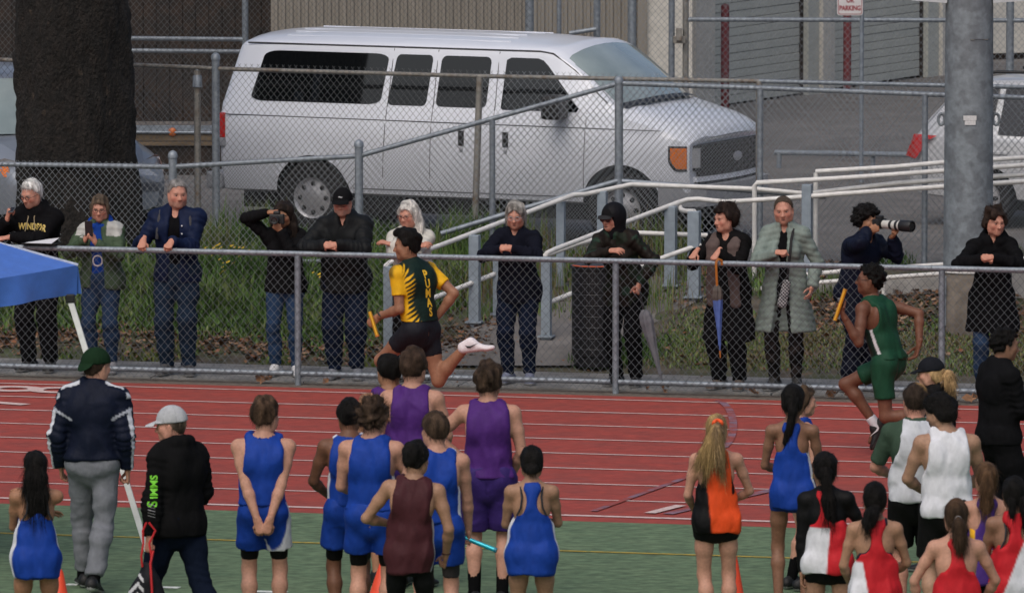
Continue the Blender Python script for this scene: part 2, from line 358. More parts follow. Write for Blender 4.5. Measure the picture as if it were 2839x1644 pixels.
blades('ramp_foot_grass', 9000, (5.2, 8.2), (4.9, 6.1), lambda s, b, r: r.uniform(0.06, 0.30, len(s)), lambda s, b: 0.7 * smooth(-0.5, 0.4, noise2(s * 3, b * 3, 33)), MIXED[:5], 16, lean=0.6, w=0.011)
blades('low_weeds', 7000, (-4.2, 0.9), (1.55, 2.4), lambda s, b, r: r.uniform(0.02, 0.09, len(s)), lambda s, b: 0.6 * smooth(0.0, 0.7, noise2(s * 3, b * 3, 17)), [(0.11, 0.15, 0.03), (0.14, 0.16, 0.045), (0.06, 0.10, 0.025)], 17, lean=1.2, w=0.016)
BROWN = [(0.20, 0.105, 0.055), (0.15, 0.085, 0.05), (0.25, 0.15, 0.09), (0.11, 0.065, 0.04), (0.29, 0.19, 0.12), (0.21, 0.09, 0.045)]
def leaf_litter(name, n, s_rng, b_rng, dens, seed, size=(0.025, 0.075), lift=0.012, zf=lumpy):
    r = np.random.default_rng(seed); s = r.uniform(*s_rng, n); b = r.uniform(*b_rng, n)
    keep = r.uniform(0, 1, n) < dens(s, b); s, b = s[keep], b[keep]; n = len(s)
    P = O + s[:, None] * TV + b[:, None] * NV; P[:, 2] = zf(s, b) + lift + r.uniform(0, 0.03, n)
    a = r.uniform(0, 6.283, n); tx = r.uniform(-0.9, 0.9, n); sz = r.uniform(*size, n)
    e1 = np.stack([np.cos(a), np.sin(a), 0.5 * tx], 1); e2 = np.stack([-np.sin(a), np.cos(a), r.uniform(-0.7, 0.7, n)], 1)
    shape = [(-1, 0, 0), (-0.35, 0.55, .12), (0.25, 0.42, .02), (0.5, 0.75, .18), (0.45, 0.2, 0), (1, 0, .2), (0.45, -0.25, 0), (0.4, -0.7, .15), (0.1, -0.4, .03), (-0.4, -0.5, .1)]
    V = np.stack([P + (e1 * x + e2 * y) * sz[:, None] * 0.62 + np.array([0, 0, 1]) * (q * sz)[:, None] for x, y, q in shape], 1).reshape(-1, 3)
    k = np.arange(n)[:, None] * 10
    tri = np.concatenate([k + [0, 8, 1], k + [0, 9, 8], k + [1, 8, 2], k + [2, 8, 4], k + [2, 4, 3], k + [8, 6, 4], k + [6, 5, 4], k + [8, 7, 6]], 1).reshape(-1, 3)
    C = np.repeat(np.array(BROWN)[r.integers(0, 6, n)] * r.uniform(0.6, 1.15, (n, 1)), 10, 0)
    o = obj(name, V, tri, MT['litter'], None, C, False); o['kind'] = 'stuff'; return o
leaf_litter('leaf_litter', 7600, (-4.3, 1.2), (1.6, 3.5), lambda s, b: 0.85 * np.exp(-((b - 2.25 - 0.2 * noise2(s * 1.5, b, 2)) / 0.5) ** 2), 41)
leaf_litter('leaf_litter', 2400, (0.6, 2.4), (1.9, 4.2), lambda s, b: 0.8 * smooth(-0.2, 0.4, noise2(s * 2, b * 2, 6)) * (1 - smooth(0.4, 0.9, s - 0.55 * (b - 1.0))), 42)
leaf_litter('leaf_litter', 3600, (0.6, 4.6), (3.6, 6.0), lambda s, b: 0.7 * smooth(-0.3, 0.4, noise2(s * 2, b * 2, 7)), 43)
leaf_litter('leaf_litter', 4200, (3.6, 8.4), (3.0, 4.7), lambda s, b: 0.9 * smooth(3.1, 3.7, b + 0.4 * noise2(s * 2, b * 2, 21)), 44)
leaf_litter('leaf_litter', 500, (2.8, 8.4), (1.8, 3.2), lambda s, b: 0.4 + 0 * s, 45)
leaf_litter('leaf_litter', 160, (-4.5, 8.4), (0.2, 1.6), lambda s, b: 0.55 + 0 * s, 46, (0.015, 0.035), 0.02, flat0)
leaf_litter('leaf_litter', 260, (0.9, 3.3), (1.5, 4.4), lambda s, b: 0.45 + 0 * s, 47, (0.015, 0.035), 0.055, lambda s, b: hz(s, b))

def flowers(name, n, c, spread, seed):
    r = np.random.default_rng(seed); V, Fc = [], []
    for i in range(n):
        s, b = c[0] + r.normal(0, spread), c[1] + r.normal(0, spread * 0.7); p = W(s, b, float(hz(s, b)) + r.uniform(0.14, 0.30)); a0 = r.uniform(0, 6.28); rr = r.uniform(0.012, 0.024); k = len(V)
        V += [p] + [p + np.array([rr * math.cos(a0 + j * 1.2566), rr * 0.7 * math.sin(a0 + j * 1.2566), rr * 0.6 * math.sin(a0 + j * 1.2566 + 1)]) for j in range(5)]; Fc += [(k, k + 1 + j, k + 1 + (j + 1) % 5) for j in range(5)]
    o = obj(name, V, Fc, MT['flower']); o['kind'] = 'stuff'
MT['flower'] = M('yellow_petals', (0.60, 0.40, 0.02), 0.7, 0.2, 30)
for q, n_ in (((600, 760), 26), ((655, 765), 22), ((625, 800), 12), ((680, 780), 10), ((120, 860), 8), ((880, 830), 8)): flowers('weed_flowers', n_, sb(T(q[0], q[1])), 0.06, q[0])
# ================================================================== chain-link fences
def clip_line(p, d, poly):                 # part of the line p + t d inside a convex polygon (counter-clockwise)
    t0, t1 = -1e9, 1e9
    for i in range(len(poly)):
        a, c = np.array(poly[i]), np.array(poly[(i + 1) % len(poly)]); e = c - a; n = np.array([-e[1], e[0]])
        den = n @ d; num = n @ (a - p)
        if abs(den) < 1e-9:
            if num > 0: return None
        elif den > 0: t0 = max(t0, num / den)
        else: t1 = min(t1, num / den)
    return (t0, t1) if t1 - t0 > 0.01 else None
def chain_mesh(P0, P1, b0, t0, b1, t1, parent, mat, w=0.074, h=0.084, r=0.0021, name='chain_link_mesh'):
    P0, P1 = np.array(P0, float)[:2], np.array(P1, float)[:2]; L = np.linalg.norm(P1 - P0); e = (P1 - P0) / L; nrm = np.array([-e[1], e[0]])
    poly = [(0, b0), (L, b1), (L, t1), (0, t0)]; mb = MB(); zmin, zmax = min(b0, b1), max(t0, t1); k = h / w
    for sg in (1, -1):
        c_lo = zmin - (k * L if sg > 0 else 0); c_hi = zmax + (0 if sg > 0 else k * L)
        for i in range(int(math.floor(c_lo / h)), int(math.ceil(c_hi / h)) + 1):
            p = np.array([0.0, i * h + RNG.uniform(-0.003, 0.003)]); d = np.array([1.0, sg * k]); q = clip_line(p, d, poly)
            if q is None: continue
            A, C = p + d * q[0], p + d * q[1]; off = nrm * (0.0022 * sg)
            a3 = np.array([*(P0 + e * A[0] + off), A[1]]); c3 = np.array([*(P0 + e * C[0] + off), C[1]])
            mb.tube([a3, c3], r, 4, False)
    o = mb.build(name, mat, parent); o['kind'] = 'stuff'; return o
def pipe(name, pts, r, mat, parent, n=10): return MB().tube(pts, r, n).build(name, mat, parent, True)
def post(base, top, r, mat, parent, cap=True, name='post'):
    b = np.array(base, float); h = top - b[2]
    prof = [(r, 0), (r, h)] + ([(r * 1.18, h), (r * 1.18, h + 0.03), (r * 0.95, h + 0.055), (r * 0.5, h + 0.07), (0.002, h + 0.075)] if cap else [])
    return MB().lathe(prof, 14, b).build(name, mat, parent, True)
# --- the waist-high fence along the track
f1 = thing('chain_link_fence', 'waist-high grey chain-link fence between red track and spectators', 'fence', W(0, 0))
def at_f(o_, p): return np.array(p) - np.array(o_.location)
ZT = 1.232
post_s = [sb(B(x, 900, 0))[0] for x in (-72, 826, 1707, 2611, 3520)]
for s in post_s: post(at_f(f1, W(s, 0.0, -0.1)), ZT - 0.02, 0.030, MT['galv'], f1, False)
pipe('top_rail', [at_f(f1, W(post_s[0], 0, ZT)), at_f(f1, W(post_s[-1], 0, ZT))], 0.026, MT['galv'], f1, 12)
for i in range(4): pipe('bottom_rail', [at_f(f1, W(post_s[i] + 0.03, 0, 0.105)), at_f(f1, W(post_s[i + 1] - 0.05, 0, 0.105))], 0.025, MT['galv'], f1, 12)
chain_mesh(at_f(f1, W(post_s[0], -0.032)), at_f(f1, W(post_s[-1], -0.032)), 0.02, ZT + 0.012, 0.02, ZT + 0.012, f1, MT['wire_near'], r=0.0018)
tie = None
for s in np.arange(post_s[0] + 0.2, post_s[-1], 0.45):
    for z in (ZT, 0.105):
        p = at_f(f1, W(s + random.uniform(-.05, .05), 0, z))
        if tie is None:
            q = [(0.0, 0.029 * math.cos(a), 0.029 * math.sin(a)) for a in np.linspace(0, 6.1, 12)]; tie = MB().tube(q, 0.003, 4).build('wire_tie', MT['wire'], f1, loc=p, rot=(0, 0, -YAW))
        else: share('wire_tie', tie, f1, p, (random.uniform(0, 3), 0, -YAW))
# --- the fence part-way up the bank, stepping up beside the path
f2 = thing('chain_link_fence', 'galvanised chain-link fence on the bank with a rail sloping up to a taller run', 'fence', W(0, 4.7))
ptl = [(-60, 455, 4.7), (479, 463, 4.7), (995, 433, 4.9), (1365, 330, 5.3), (1716, 232, 5.6), (2108, 245, 5.65), (2565, 262, 5.65), (2990, 277, 5.6)]
TP = [B(*p) for p in ptl]
def gz(p): s, b = sb(p); return float(hz(s, b))
for i, p in enumerate(TP):
    if i in (0,): continue
    post(at_f(f2, (p[0], p[1], gz(p) - 0.12)), p[2] + (0.09 if i in (1, 2) else 0.0), 0.042 if i in (1, 2, 4) else 0.03, MT['galv'], f2, i in (1, 2, 4))
for i in range(len(TP) - 1):
    a, c = at_f(f2, TP[i]), at_f(f2, TP[i + 1])
    pipe('top_rail', [a, c], 0.025, MT['galv'], f2, 12)
    o2 = np.array([0.02, -0.036, 0])
    chain_mesh(a + o2, c + o2, gz(TP[i]) + 0.02 - f2.location[2], a[2] + 0.045, gz(TP[i + 1]) + 0.02 - f2.location[2], c[2] + 0.045, f2, MT['wire'], w=0.066, h=0.076, r=0.0021)
pipe('low_rail', [at_f(f2, B(x, y, b)) for x, y, b in ((1222, 648, 5.0), (1460, 576, 5.3), (1712, 502, 5.58))], 0.026, MT['galv'], f2, 12)
pipe('low_rail', [at_f(f2, B(x, y, b)) for x, y, b in ((1725, 503, 5.58), (2085, 529, 5.62), (2290, 545, 5.62))], 0.026, MT['galv'], f2, 12)
pipe('low_rail', [at_f(f2, B(x, y, 4.66)) for x, y in ((570, 733), (820, 726), (1075, 722))], 0.024, MT['galv'], f2, 12)
# --- the tall fence along the parking lot
f3 = thing('chain_link_fence', 'tall weathered chain-link fence with a brown-stained top rail in front of the van', 'fence', W(0, 6.4))
pl3 = [(-80, 163, 6.9), (547, 188, 6.7), (598, 191, 6.68), (1330, 212, 6.25), (2105, 226, 5.95), (2990, 246, 5.8)]
T3 = [B(*p) for p in pl3]
for i in range(len(T3) - 1):
    a, c = at_f(f3, T3[i]), at_f(f3, T3[i + 1])
    pipe('top_rail', [a, c], 0.022, MT['galv_old'] if i < 4 else MT['galv'], f3, 10)
    o2 = np.array([0.02, -0.034, 0])
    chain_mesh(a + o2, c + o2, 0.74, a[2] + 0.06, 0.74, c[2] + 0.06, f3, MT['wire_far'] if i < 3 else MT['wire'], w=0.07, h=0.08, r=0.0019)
p = at_f(f3, T3[1]); post((p[0], p[1], 0.6), p[2] - 0.03, 0.034, MT['galv_old'], f3, False); MB().lathe([(0.05, 0), (0.046, 0.11), (0.03, 0.13), (0.012, 0.2)], 12, (p[0], p[1], p[2] - 0.2)).build('post_sleeve', MT['galv'], f3, True)
p = at_f(f3, T3[2]); post((p[0], p[1], 0.6), p[2] + 0.09, 0.040, MT['galv'], f3, True); MB().sphere((p[0], p[1], p[2] + 0.12), 0.045).build('post_ball', MT['galv'], f3, True)
p = at_f(f3, T3[3]); MB().tube([(p[0] - 0.06, p[1], 0.6), (p[0], p[1], p[2])], 0.034, 12).build('post', MT['galv_old'], f3, True)
p = at_f(f3, T3[4]); post((p[0], p[1], 0.6), p[2], 0.034, MT['galv_old'], f3, False)
p = at_f(f3, B(2690, 240, 5.85)); post((p[0], p[1], 0.6), p[2], 0.034, MT['galv'], f3, False)
# --- the fence and gate by the building
Y4 = 95.0
f4 = thing('chain_link_fence', 'high dark-toned chain-link fence with a latched gate in front of the building', 'fence', (0, Y4, LOT))
def x4(px, y=Y4): return (px - CX) / F * (y * CT + (CAM_H - 2) * ST)
def z4(py): return at_y(1419, py, Y4)[2] - LOT
for px, r, m in ((680, 0.036, 'galv'), (1468, 0.05, 'galv'), (1550, 0.026, 'galv'), (1655, 0.04, 'galv'), (1752, 0.05, 'galv'), (1862, 0.036, 'galv'), (1901, 0.036, 'galv_old'), (2698, 0.04, 'galv'), (2800, 0.045, 'galv')):
    post((x4(px), 0.0, -0.05), 5.0, r, MT[m], f4, False)
for a, c, py in ((1905, 2950, 55), (360, 680, 107), (360, 680, 141)): pipe('cross_rail', [(x4(a), 0, z4(py)), (x4(c), 0, z4(py + 3))], 0.026, MT['galv'], f4)
pipe('cross_rail', [(x4(1578), -0.1, z4(92)), (x4(1652), -0.1, z4(80))], 0.026, MT['galv'], f4)
MB().box((x4(1866), -0.09, z4(120)), (x4(1900), -0.03, z4(100))).box((x4(1874), -0.13, z4(112)), (x4(1890), -0.02, z4(78))).build('gate_latch', MT['galv_old'], f4, bevel=0.008)
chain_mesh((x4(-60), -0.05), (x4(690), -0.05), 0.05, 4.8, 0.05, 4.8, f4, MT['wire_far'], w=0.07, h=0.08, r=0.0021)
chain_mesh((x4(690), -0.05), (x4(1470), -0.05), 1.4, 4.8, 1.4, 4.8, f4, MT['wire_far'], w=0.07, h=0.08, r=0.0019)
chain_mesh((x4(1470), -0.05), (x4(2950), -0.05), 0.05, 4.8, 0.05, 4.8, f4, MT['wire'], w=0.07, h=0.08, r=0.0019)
# ================================================================== hand rails of the path and ramp
MT['post_grey'] = M('grey_steel_post', (0.26, 0.31, 0.36), 0.6, 0.14, 5, 0.05, metal=0.2)
def handrail(label, pts, posts, mat='rail_white', r=0.024, extra=None):
    base = B(*pts[0]); t = thing('handrail', label, 'handrail', (base[0], base[1], 0)); P = [at_f(t, B(*p)) for p in pts]
    pipe('rail', P, r, MT[mat], t, 12)
    for e in (extra or []): pipe('rail', [at_f(t, B(*p)) for p in e], r, MT[mat], t, 12)
    for px, ytop, b, w in posts:
        top = B(px, ytop, b); s, bb = sb(top); g = float(hz(s, bb)) - 0.05
        if w > 0: MB().box((-w/2, -w/2, 0), (w/2, w/2, top[2] - g)).build('post', MT['post_grey'], t, bevel=0.006, loc=at_f(t, (top[0], top[1], g)), rot=(0, 0, -YAW)); MB().box((-w*.8, -w*.8, 0), (w*.8, w*.8, 0.015)).build('post_foot', MT['post_grey'], t, loc=at_f(t, (top[0], top[1], g + 0.085)), rot=(0, 0, -YAW))
        else: pipe('post', [at_f(t, (top[0], top[1], g)), at_f(t, top)], 0.024, MT['rail_white'], t)
    return t
handrail('white pipe handrail on the far side of the climbing path', [(1068, 760, 1.9), (1070, 736, 1.9), (1082, 727, 1.92), (1100, 722, 1.95), (1222, 680, 2.7), (1589, 541, 4.6), (1622, 539, 4.7), (1749, 512, 5.1), (2091, 524, 5.3), (2232, 537, 5.35)],
         [(1078, 738, 1.9, .09), (1316, 652, 3.1, .10), (1378, 700, 3.4, .07), (1555, 560, 4.5, .08), (1670, 530, 4.85, .09)],
         extra=[[(1085, 872, 1.95), (1376, 758, 3.4), (1602, 676, 4.4), (1648, 664, 4.6), (1743, 645, 4.95), (1962, 653, 5.0)]])
handrail('white pipe handrail on the near side of the path ending behind the trash can', [(1508, 720, 2.6), (1516, 702, 2.6), (1535, 693, 2.7), (1725, 620, 4.0), (1880, 562, 4.7), (1905, 554, 4.8), (1935, 552, 4.82), (2010, 560, 4.85), (2160, 551, 4.9), (2300, 540, 4.92), (2480, 527, 4.95), (2612, 518, 4.98), (2860, 502, 5.0)],
         [(1515, 712, 2.65, .09), (1860, 572, 4.6, .11), (1925, 586, 4.2, .115), (2238, 512, 4.93, .095)],
         extra=[[(1519, 840, 2.7), (1587, 813, 3.0), (1845, 712, 4.0), (1913, 688, 4.15), (1944, 680, 4.2)], [(1884, 572, 4.75), (1890, 583, 4.6), (1905, 586, 4.3), (1925, 586, 4.2)]])
handrail('pair of white ramp rails on thin white uprights rising past the light pole', [(2092, 600, 5.1), (2092, 515, 5.1), (2098, 507, 5.1), (2320, 495, 5.1), (2480, 484, 5.12), (2612, 474, 5.13), (2860, 457, 5.15)],
         [(2092, 520, 5.1, 0), (2262, 480, 5.3, 0)], extra=[[(2262, 476, 5.3), (2480, 463, 5.3), (2612, 451, 5.3), (2860, 436, 5.3)], [(2240, 537, 5.2), (2480, 509, 5.2), (2612, 499, 5.2), (2860, 483, 5.2)]])
t = thing('handrail', 'low white rails just above the pale ramp kerb', 'handrail', B(2275, 783, 4.4) * [1, 1, 0])
pipe('rail', [at_f(t, B(*p)) for p in ((2110, 800, 4.4), (2275, 783, 4.4), (2490, 767, 4.4), (2860, 742, 4.4))], 0.022, MT['rail_white'], t)
pipe('rail', [at_f(t, B(*p)) for p in ((2180, 766, 4.45), (2333, 752, 4.45), (2490, 742, 4.45), (2860, 716, 4.45))], 0.022, MT['rail_white'], t)
for px in (2140, 2450, 2800):
    q = at_f(t, B(px, 780, 4.45)); pipe('upright', [(q[0], q[1], 0.4), (q[0], q[1], q[2] + 0.02)], 0.02, MT['rail_white'], t)
# the ramp itself: sloping slab with a pale kerb face
k0, k1 = B(2080, 800, 4.62), B(2900, 745, 4.62)
rp = thing('ramp', 'pale concrete ramp with a low kerb rising behind the light pole', 'ramp', (k0[0], k0[1], 0.0))
a, c = at_f(rp, k0), at_f(rp, k1); V = []
for e in (a, c):
    for nb, dz in ((0, -0.6), (0, 0), (0.12, 0), (0.12, -0.09), (1.05, -0.09), (1.05, -0.6)): V.append(e + NV * nb + np.array([0, 0, dz]))
obj('deck', V, [(i, i + 1, i + 7, i + 6) for i in range(5)] + [(0, 1, 2, 3, 4, 5)[::-1], (6, 7, 8, 9, 10, 11)], MT['kerb'], rp)
# ================================================================== light pole
pb = T(2683, 905); pg = gz(pb)
lp = thing('light_pole', 'thick galvanised steel light pole on a tall concrete footing', 'pole', (pb[0], pb[1], pg))
fh = B(2683, 752, sb(pb)[1])[2] - pg
MB().lathe([(0.262, -0.1), (0.262, fh - 0.03), (0.25, fh)], 32).build('concrete_footing', M('stained_concrete', (0.17, 0.145, 0.12), 0.9, 0.3, 3, 0.4, 30, color2=(0.11, 0.09, 0.075)), lp, True)
MB().lathe([(0.268, fh), (0.268, fh + 0.025)], 32).build('base_plate', MT['rail_white'], lp)
MB().lathe([(0.240, fh + 0.02), (0.236, 1.5), (0.228, 3.4), (0.19, 9.0), (0.12, 14)], 40).build('shaft', MT['pole'], lp, True)
z0 = B(2700, 106, sb(pb)[1])[2] - pg
arc_pts = [(0.236 * math.sin(a), -0.236 * math.cos(a)) for a in np.linspace(-0.02, 0.95, 12)]
mb = MB(); mb.add([(x, y, z) for x, y in arc_pts for z in (z0, z0 + 0.9)], [(2*i, 2*i + 2, 2*i + 3, 2*i + 1) for i in range(11)]); mb.build('access_cover', MT['pole'], lp, True)
MB().beam((0.0, -0.2385, z0 - 0.004), (0.17, -0.17, z0 - 0.004), 0.012, 0.006).build('cover_seam', MT['galv_old'], lp)
zl = B(2683, 332, sb(pb)[1])[2] - pg
for sx in (-1, 1):
    mb = MB(); q = [(sx * (0.228 + 0.035 + 0.03 * math.cos(a)), 0.02, zl + 0.055 * math.sin(a)) for a in np.linspace(0, 6.283, 16)]; mb.tube(q, 0.014, 8, False).build('lifting_lug', MT['pole'], lp, True)
mb = MB(); mb.box((-0.065, -0.2405, zl + 0.01), (0.06, -0.2365, zl + 0.055)).box((-0.052, -0.2405, zl - 0.035), (0.052, -0.2365, zl + 0.008)).build('label_plate', M('white_label', (0.62, 0.62, 0.62), 0.6, 0.15, 30), lp)
zb = B(2683, 6, sb(pb)[1])[2] - pg
for sx in (-1, 1): MB().prism([(sx * 0.22, zb - 0.005), (sx * 0.56, zb + 0.02), (sx * 0.60, zb + 0.25), (sx * 0.22, zb + 0.25)], -0.12, 0.10).build('bracket', M('pale_bracket', (0.5, 0.52, 0.54), 0.5, 0.1), lp, fix=True)
MB().box((-0.275, -0.16, 0.02), (-0.215, -0.09, 0.50)).box((-0.29, -0.18, 0.32), (-0.215, -0.09, 0.42)).build('conduit_box', MT['galv'], lp, bevel=0.008)
# ================================================================== trash can
tb = T(1652, 1012); tz = gz(tb)
tc = thing('trash_can', 'black slatted metal trash can beside the person in camouflage', 'trash can', (tb[0], tb[1], tz))
mblk = M('black_coated_steel', (0.007, 0.007, 0.009), 0.45, 0.25, 8, 0.1)
ztop = at_y(1600, 735, tb[1])[2] - tz
MB().lathe([(0.20, 0.12), (0.205, 0.14), (0.205, ztop - 0.05), (0.19, ztop - 0.05)], 28).build('liner', M('black_liner', (0.006, 0.006, 0.007), 0.5), tc, True)
sl = None
for k in range(56):
    a = 2 * math.pi * k / 56; p = (0.225 * math.cos(a), 0.225 * math.sin(a), 0)
    if sl is None: sl = MB().box((-0.005, -0.012, 0.10), (0.005, 0.012, ztop - 0.02)).build('slat', mblk, tc, loc=p, rot=(0, 0, a))
    else: share('slat', sl, tc, p, (0, 0, a))
for z in np.linspace(0.16, ztop - 0.07, 8): MB().lathe([(0.229, z), (0.236, z + 0.008), (0.229, z + 0.016), (0.222, z + 0.008)], 32, cap=False).build('hoop', mblk, tc)
MB().lathe([(0.215, ztop - 0.03), (0.245, ztop - 0.03), (0.245, ztop), (0.20, ztop + 0.01)], 32).build('rim', mblk, tc, True)
MB().lathe([(0.21, 0.0), (0.21, 0.09), (0.16, 0.12)], 28).build('base', mblk, tc, True)
q = [(0.246 * math.sin(a), -0.246 * math.cos(a), ztop + 0.006) for a in np.linspace(-1.1, 0.4, 12)]; MB().tube(q, 0.006, 6).build('orange_trim', M('orange_trim', (0.62, 0.12, 0.05), 0.5), tc, True)
# ================================================================== tree
tr = B(222, 650, 5.35); trz = gz(tr)
tree = thing('tree', 'broad dark-barked tree trunk standing behind the bank fence', 'tree', (tr[0], tr[1], trz - 0.1))
MT['bark'] = M('dark_bark', (0.014, 0.011, 0.009), 0.95, 0.5, 7, 1.0, 22, color2=(0.007, 0.006, 0.005), mix=(0.4, 0.6), stretch=(1.6, 1.6, 1.0), spots=((0.055, 0.040, 0.028), 5.5, 0.66), bdist=0.06)
n, m = 90, 110; V = []
ph = [random.uniform(0, 6.28) for _ in range(12)]
for i in range(m + 1):
    z = 9.0 * (i / m); 
    for k in range(n):
        a = 2 * math.pi * k / n
        r = (0.59 - 0.022 * z) * (1 + 0.22 * math.exp(-z * 1.6)) + 0.06 * math.exp(-z * 1.2) * math.cos(5 * a + ph[0])
        r += 0.022 * math.sin(3 * a + 0.9 * z + ph[1]) + 0.016 * math.sin(7 * a - 1.7 * z + ph[2]) + 0.018 * abs(math.sin(11 * a + 2.1 * math.sin(z * 1.7 + ph[3]) + 0.8 * math.sin(5 * z))) + 0.016 * math.sin(9 * z + 4 * a + ph[4]) * math.sin(5 * a + 2 * z) + 0.03 * max(0, math.sin(2.1 * z + 2 * a + ph[5])) ** 4 + random.uniform(-0.013, 0.013)
        V.append((r * math.cos(a) - 0.035 * z, r * math.sin(a), z))
i = np.arange(m)[:, None] * n; k = np.arange(n)[None, :]; kn = (k + 1) % n
Q = np.stack([i + k, i + kn, i + n + kn, i + n + k], -1).reshape(-1, 4)
obj('trunk', V, Q, MT['bark'], tree, None, True)
def limb(parent, p, d, L, r, depth, name):
    mb = MB()
    def grow(p, d, L, r, dep):
        pts = [p]; rr = [r]; q = p.copy(); dd = d.copy()
        for j in range(6):
            dd = dd + np.array([random.gauss(0, .16), random.gauss(0, .16), random.gauss(0.03, .12)]); dd /= np.linalg.norm(dd); q = q + dd * L / 6; pts.append(q.copy()); rr.append(r * (1 - 0.13 * (j + 1)))
        mb.tube(pts, rr, 6)
        if dep > 0:
            for j in (2, 3, 4, 5, 6):
                e = dd + np.array([random.gauss(0, .7), random.gauss(0, .7), random.gauss(0.1, .5)]); e /= np.linalg.norm(e); grow(pts[j], e, L * 0.6, rr[j] * 0.6, dep - 1)
    grow(np.array(p, float), np.array(d, float) / np.linalg.norm(d), L, r, depth); return mb.build(name, MT['bark'], parent, True)
for a, zz in ((0.3, 5.5), (2.0, 6.5), (3.6, 6.0), (5.0, 7.2), (1.2, 8.4), (4.2, 8.6)): limb(tree, (-0.035 * zz, 0, zz), (math.cos(a), math.sin(a), 0.7), 4.0, 0.16, 2, 'limb')
tw = G(2905, 420, LOT)
bt = thing('bare_tree', 'small bare tree with thin twigs reaching in beside the pole', 'tree', (tw[0] + 0.25, tw[1], LOT))
MB().tube([(0, 0, 0), (0.02, 0, 1.5), (-0.02, 0.02, 3.2)], [0.06, 0.045, 0.02], 8).build('trunk', MT['bark'], bt, True)
for a in range(7): limb(bt, (0, 0, 1.5 + 0.25 * a), (-0.9 + 0.2 * math.sin(a * 2.0), 0.3 * math.cos(a), 0.5), 0.75, 0.012, 1, 'limb')
# ================================================================== buildings
MT['corr'] = M('ribbed_metal_siding', (0.235, 0.215, 0.185), 0.6, 0.10, 3, stretch=(1, 1, 0.2))
MT['wall_white'] = M('off_white_stucco', (0.56, 0.54, 0.49), 0.85, 0.12, 4, 0.2, 40)
MT['door'] = M('grey_green_slat', (0.44, 0.455, 0.42), 0.55, 0.10, 2.5, stretch=(0.3, 0.3, 1.5))
MT['dark_wood'] = M('dark_brown_boards', (0.018, 0.014, 0.012), 0.85, 0.35, 4, 0.3, color2=(0.032, 0.020, 0.014))
shed = thing('metal_shed', 'grey-brown ribbed metal building behind the white van', 'building', ((750 - CX) / F * 100, 100, LOT))
def xs(px): return (px - 750) / F * 100.3
W1 = xs(1790); prof = []; x = 0.0
while x < W1:
    prof += [(x, 0.0), (x + 0.034, 0.0), (x + 0.046, -0.022), (x + 0.08, -0.022)]; x += 0.092
V = [(x_, y_, z_) for x_, y_ in prof for z_ in (0, 6.0)]
obj('ribbed_wall', V, [(2*i, 2*i + 2, 2*i + 3, 2*i + 1) for i in range(len(prof) - 1)], MT['corr'], shed)
MB().box((-0.05, 0.02, 0), (W1, 0.3, 6.0)).build('wall_core', MT['dark_wood'], shed)
MB().box((xs(1765), -0.35, 0), (xs(1790), 0.02, 6)).build('corner_post', MT['corr'], shed)
MB().box((xs(1790), -0.3, 0), (xs(1915), -0.1, 6)).build('end_wall', MT['wall_white'], shed)
lean = thing('timber_lean_to', 'dark brown timber lean-to behind the tree', 'building', ((-150 - CX) / F * 101, 101, LOT))
for i in range(26):
    w_ = 0.16; MB().box((i * w_, random.uniform(0, .02), 0), (i * w_ + 0.152, 0.06, 6)).build('board', MT['dark_wood'], lean)
MB().box((0, 0.08, 0), (26 * 0.16, 0.2, 6)).build('back_wall', MT['dark_wood'], lean)
bar = thing('timber_barrier', 'low timber and steel barrier behind the grey post', 'barrier', ((340 - CX) / F * 93, 93, LOT))
def zb_(py): return at_y(500, py, 93)[2] - LOT
xb = [0, (720 - 340) / F * 93]
MB().box((0, -0.03, zb_(362)), (xb[1], 0.0, zb_(348))).build('steel_strip', MT['galv'], bar)
pipe('pipe', [(0, -0.05, zb_(366)), (xb[1], -0.05, zb_(368))], 0.018, MT['galv'], bar)
tim = M('brown_timber', (0.13, 0.095, 0.06), 0.8, 0.3, 6, 0.2, stretch=(0.2, 1, 1))
for y0, y1 in ((391, 372), (404, 393)): MB().box((0, -0.04, zb_(y0)), (xb[1], 0.05, zb_(y1))).build('timber_beam', tim, bar, bevel=0.008)
MB().box((0, -0.01, 0), (xb[1], 0.05, zb_(406))).build('kick_board', MT['dark_wood'], bar)
MB().sphere((0.55, -0.05, zb_(366)), (0.05, 0.02, 0.05)).build('reflector', M('orange_reflector', (0.45, 0.12, 0.03), 0.4), bar, True)
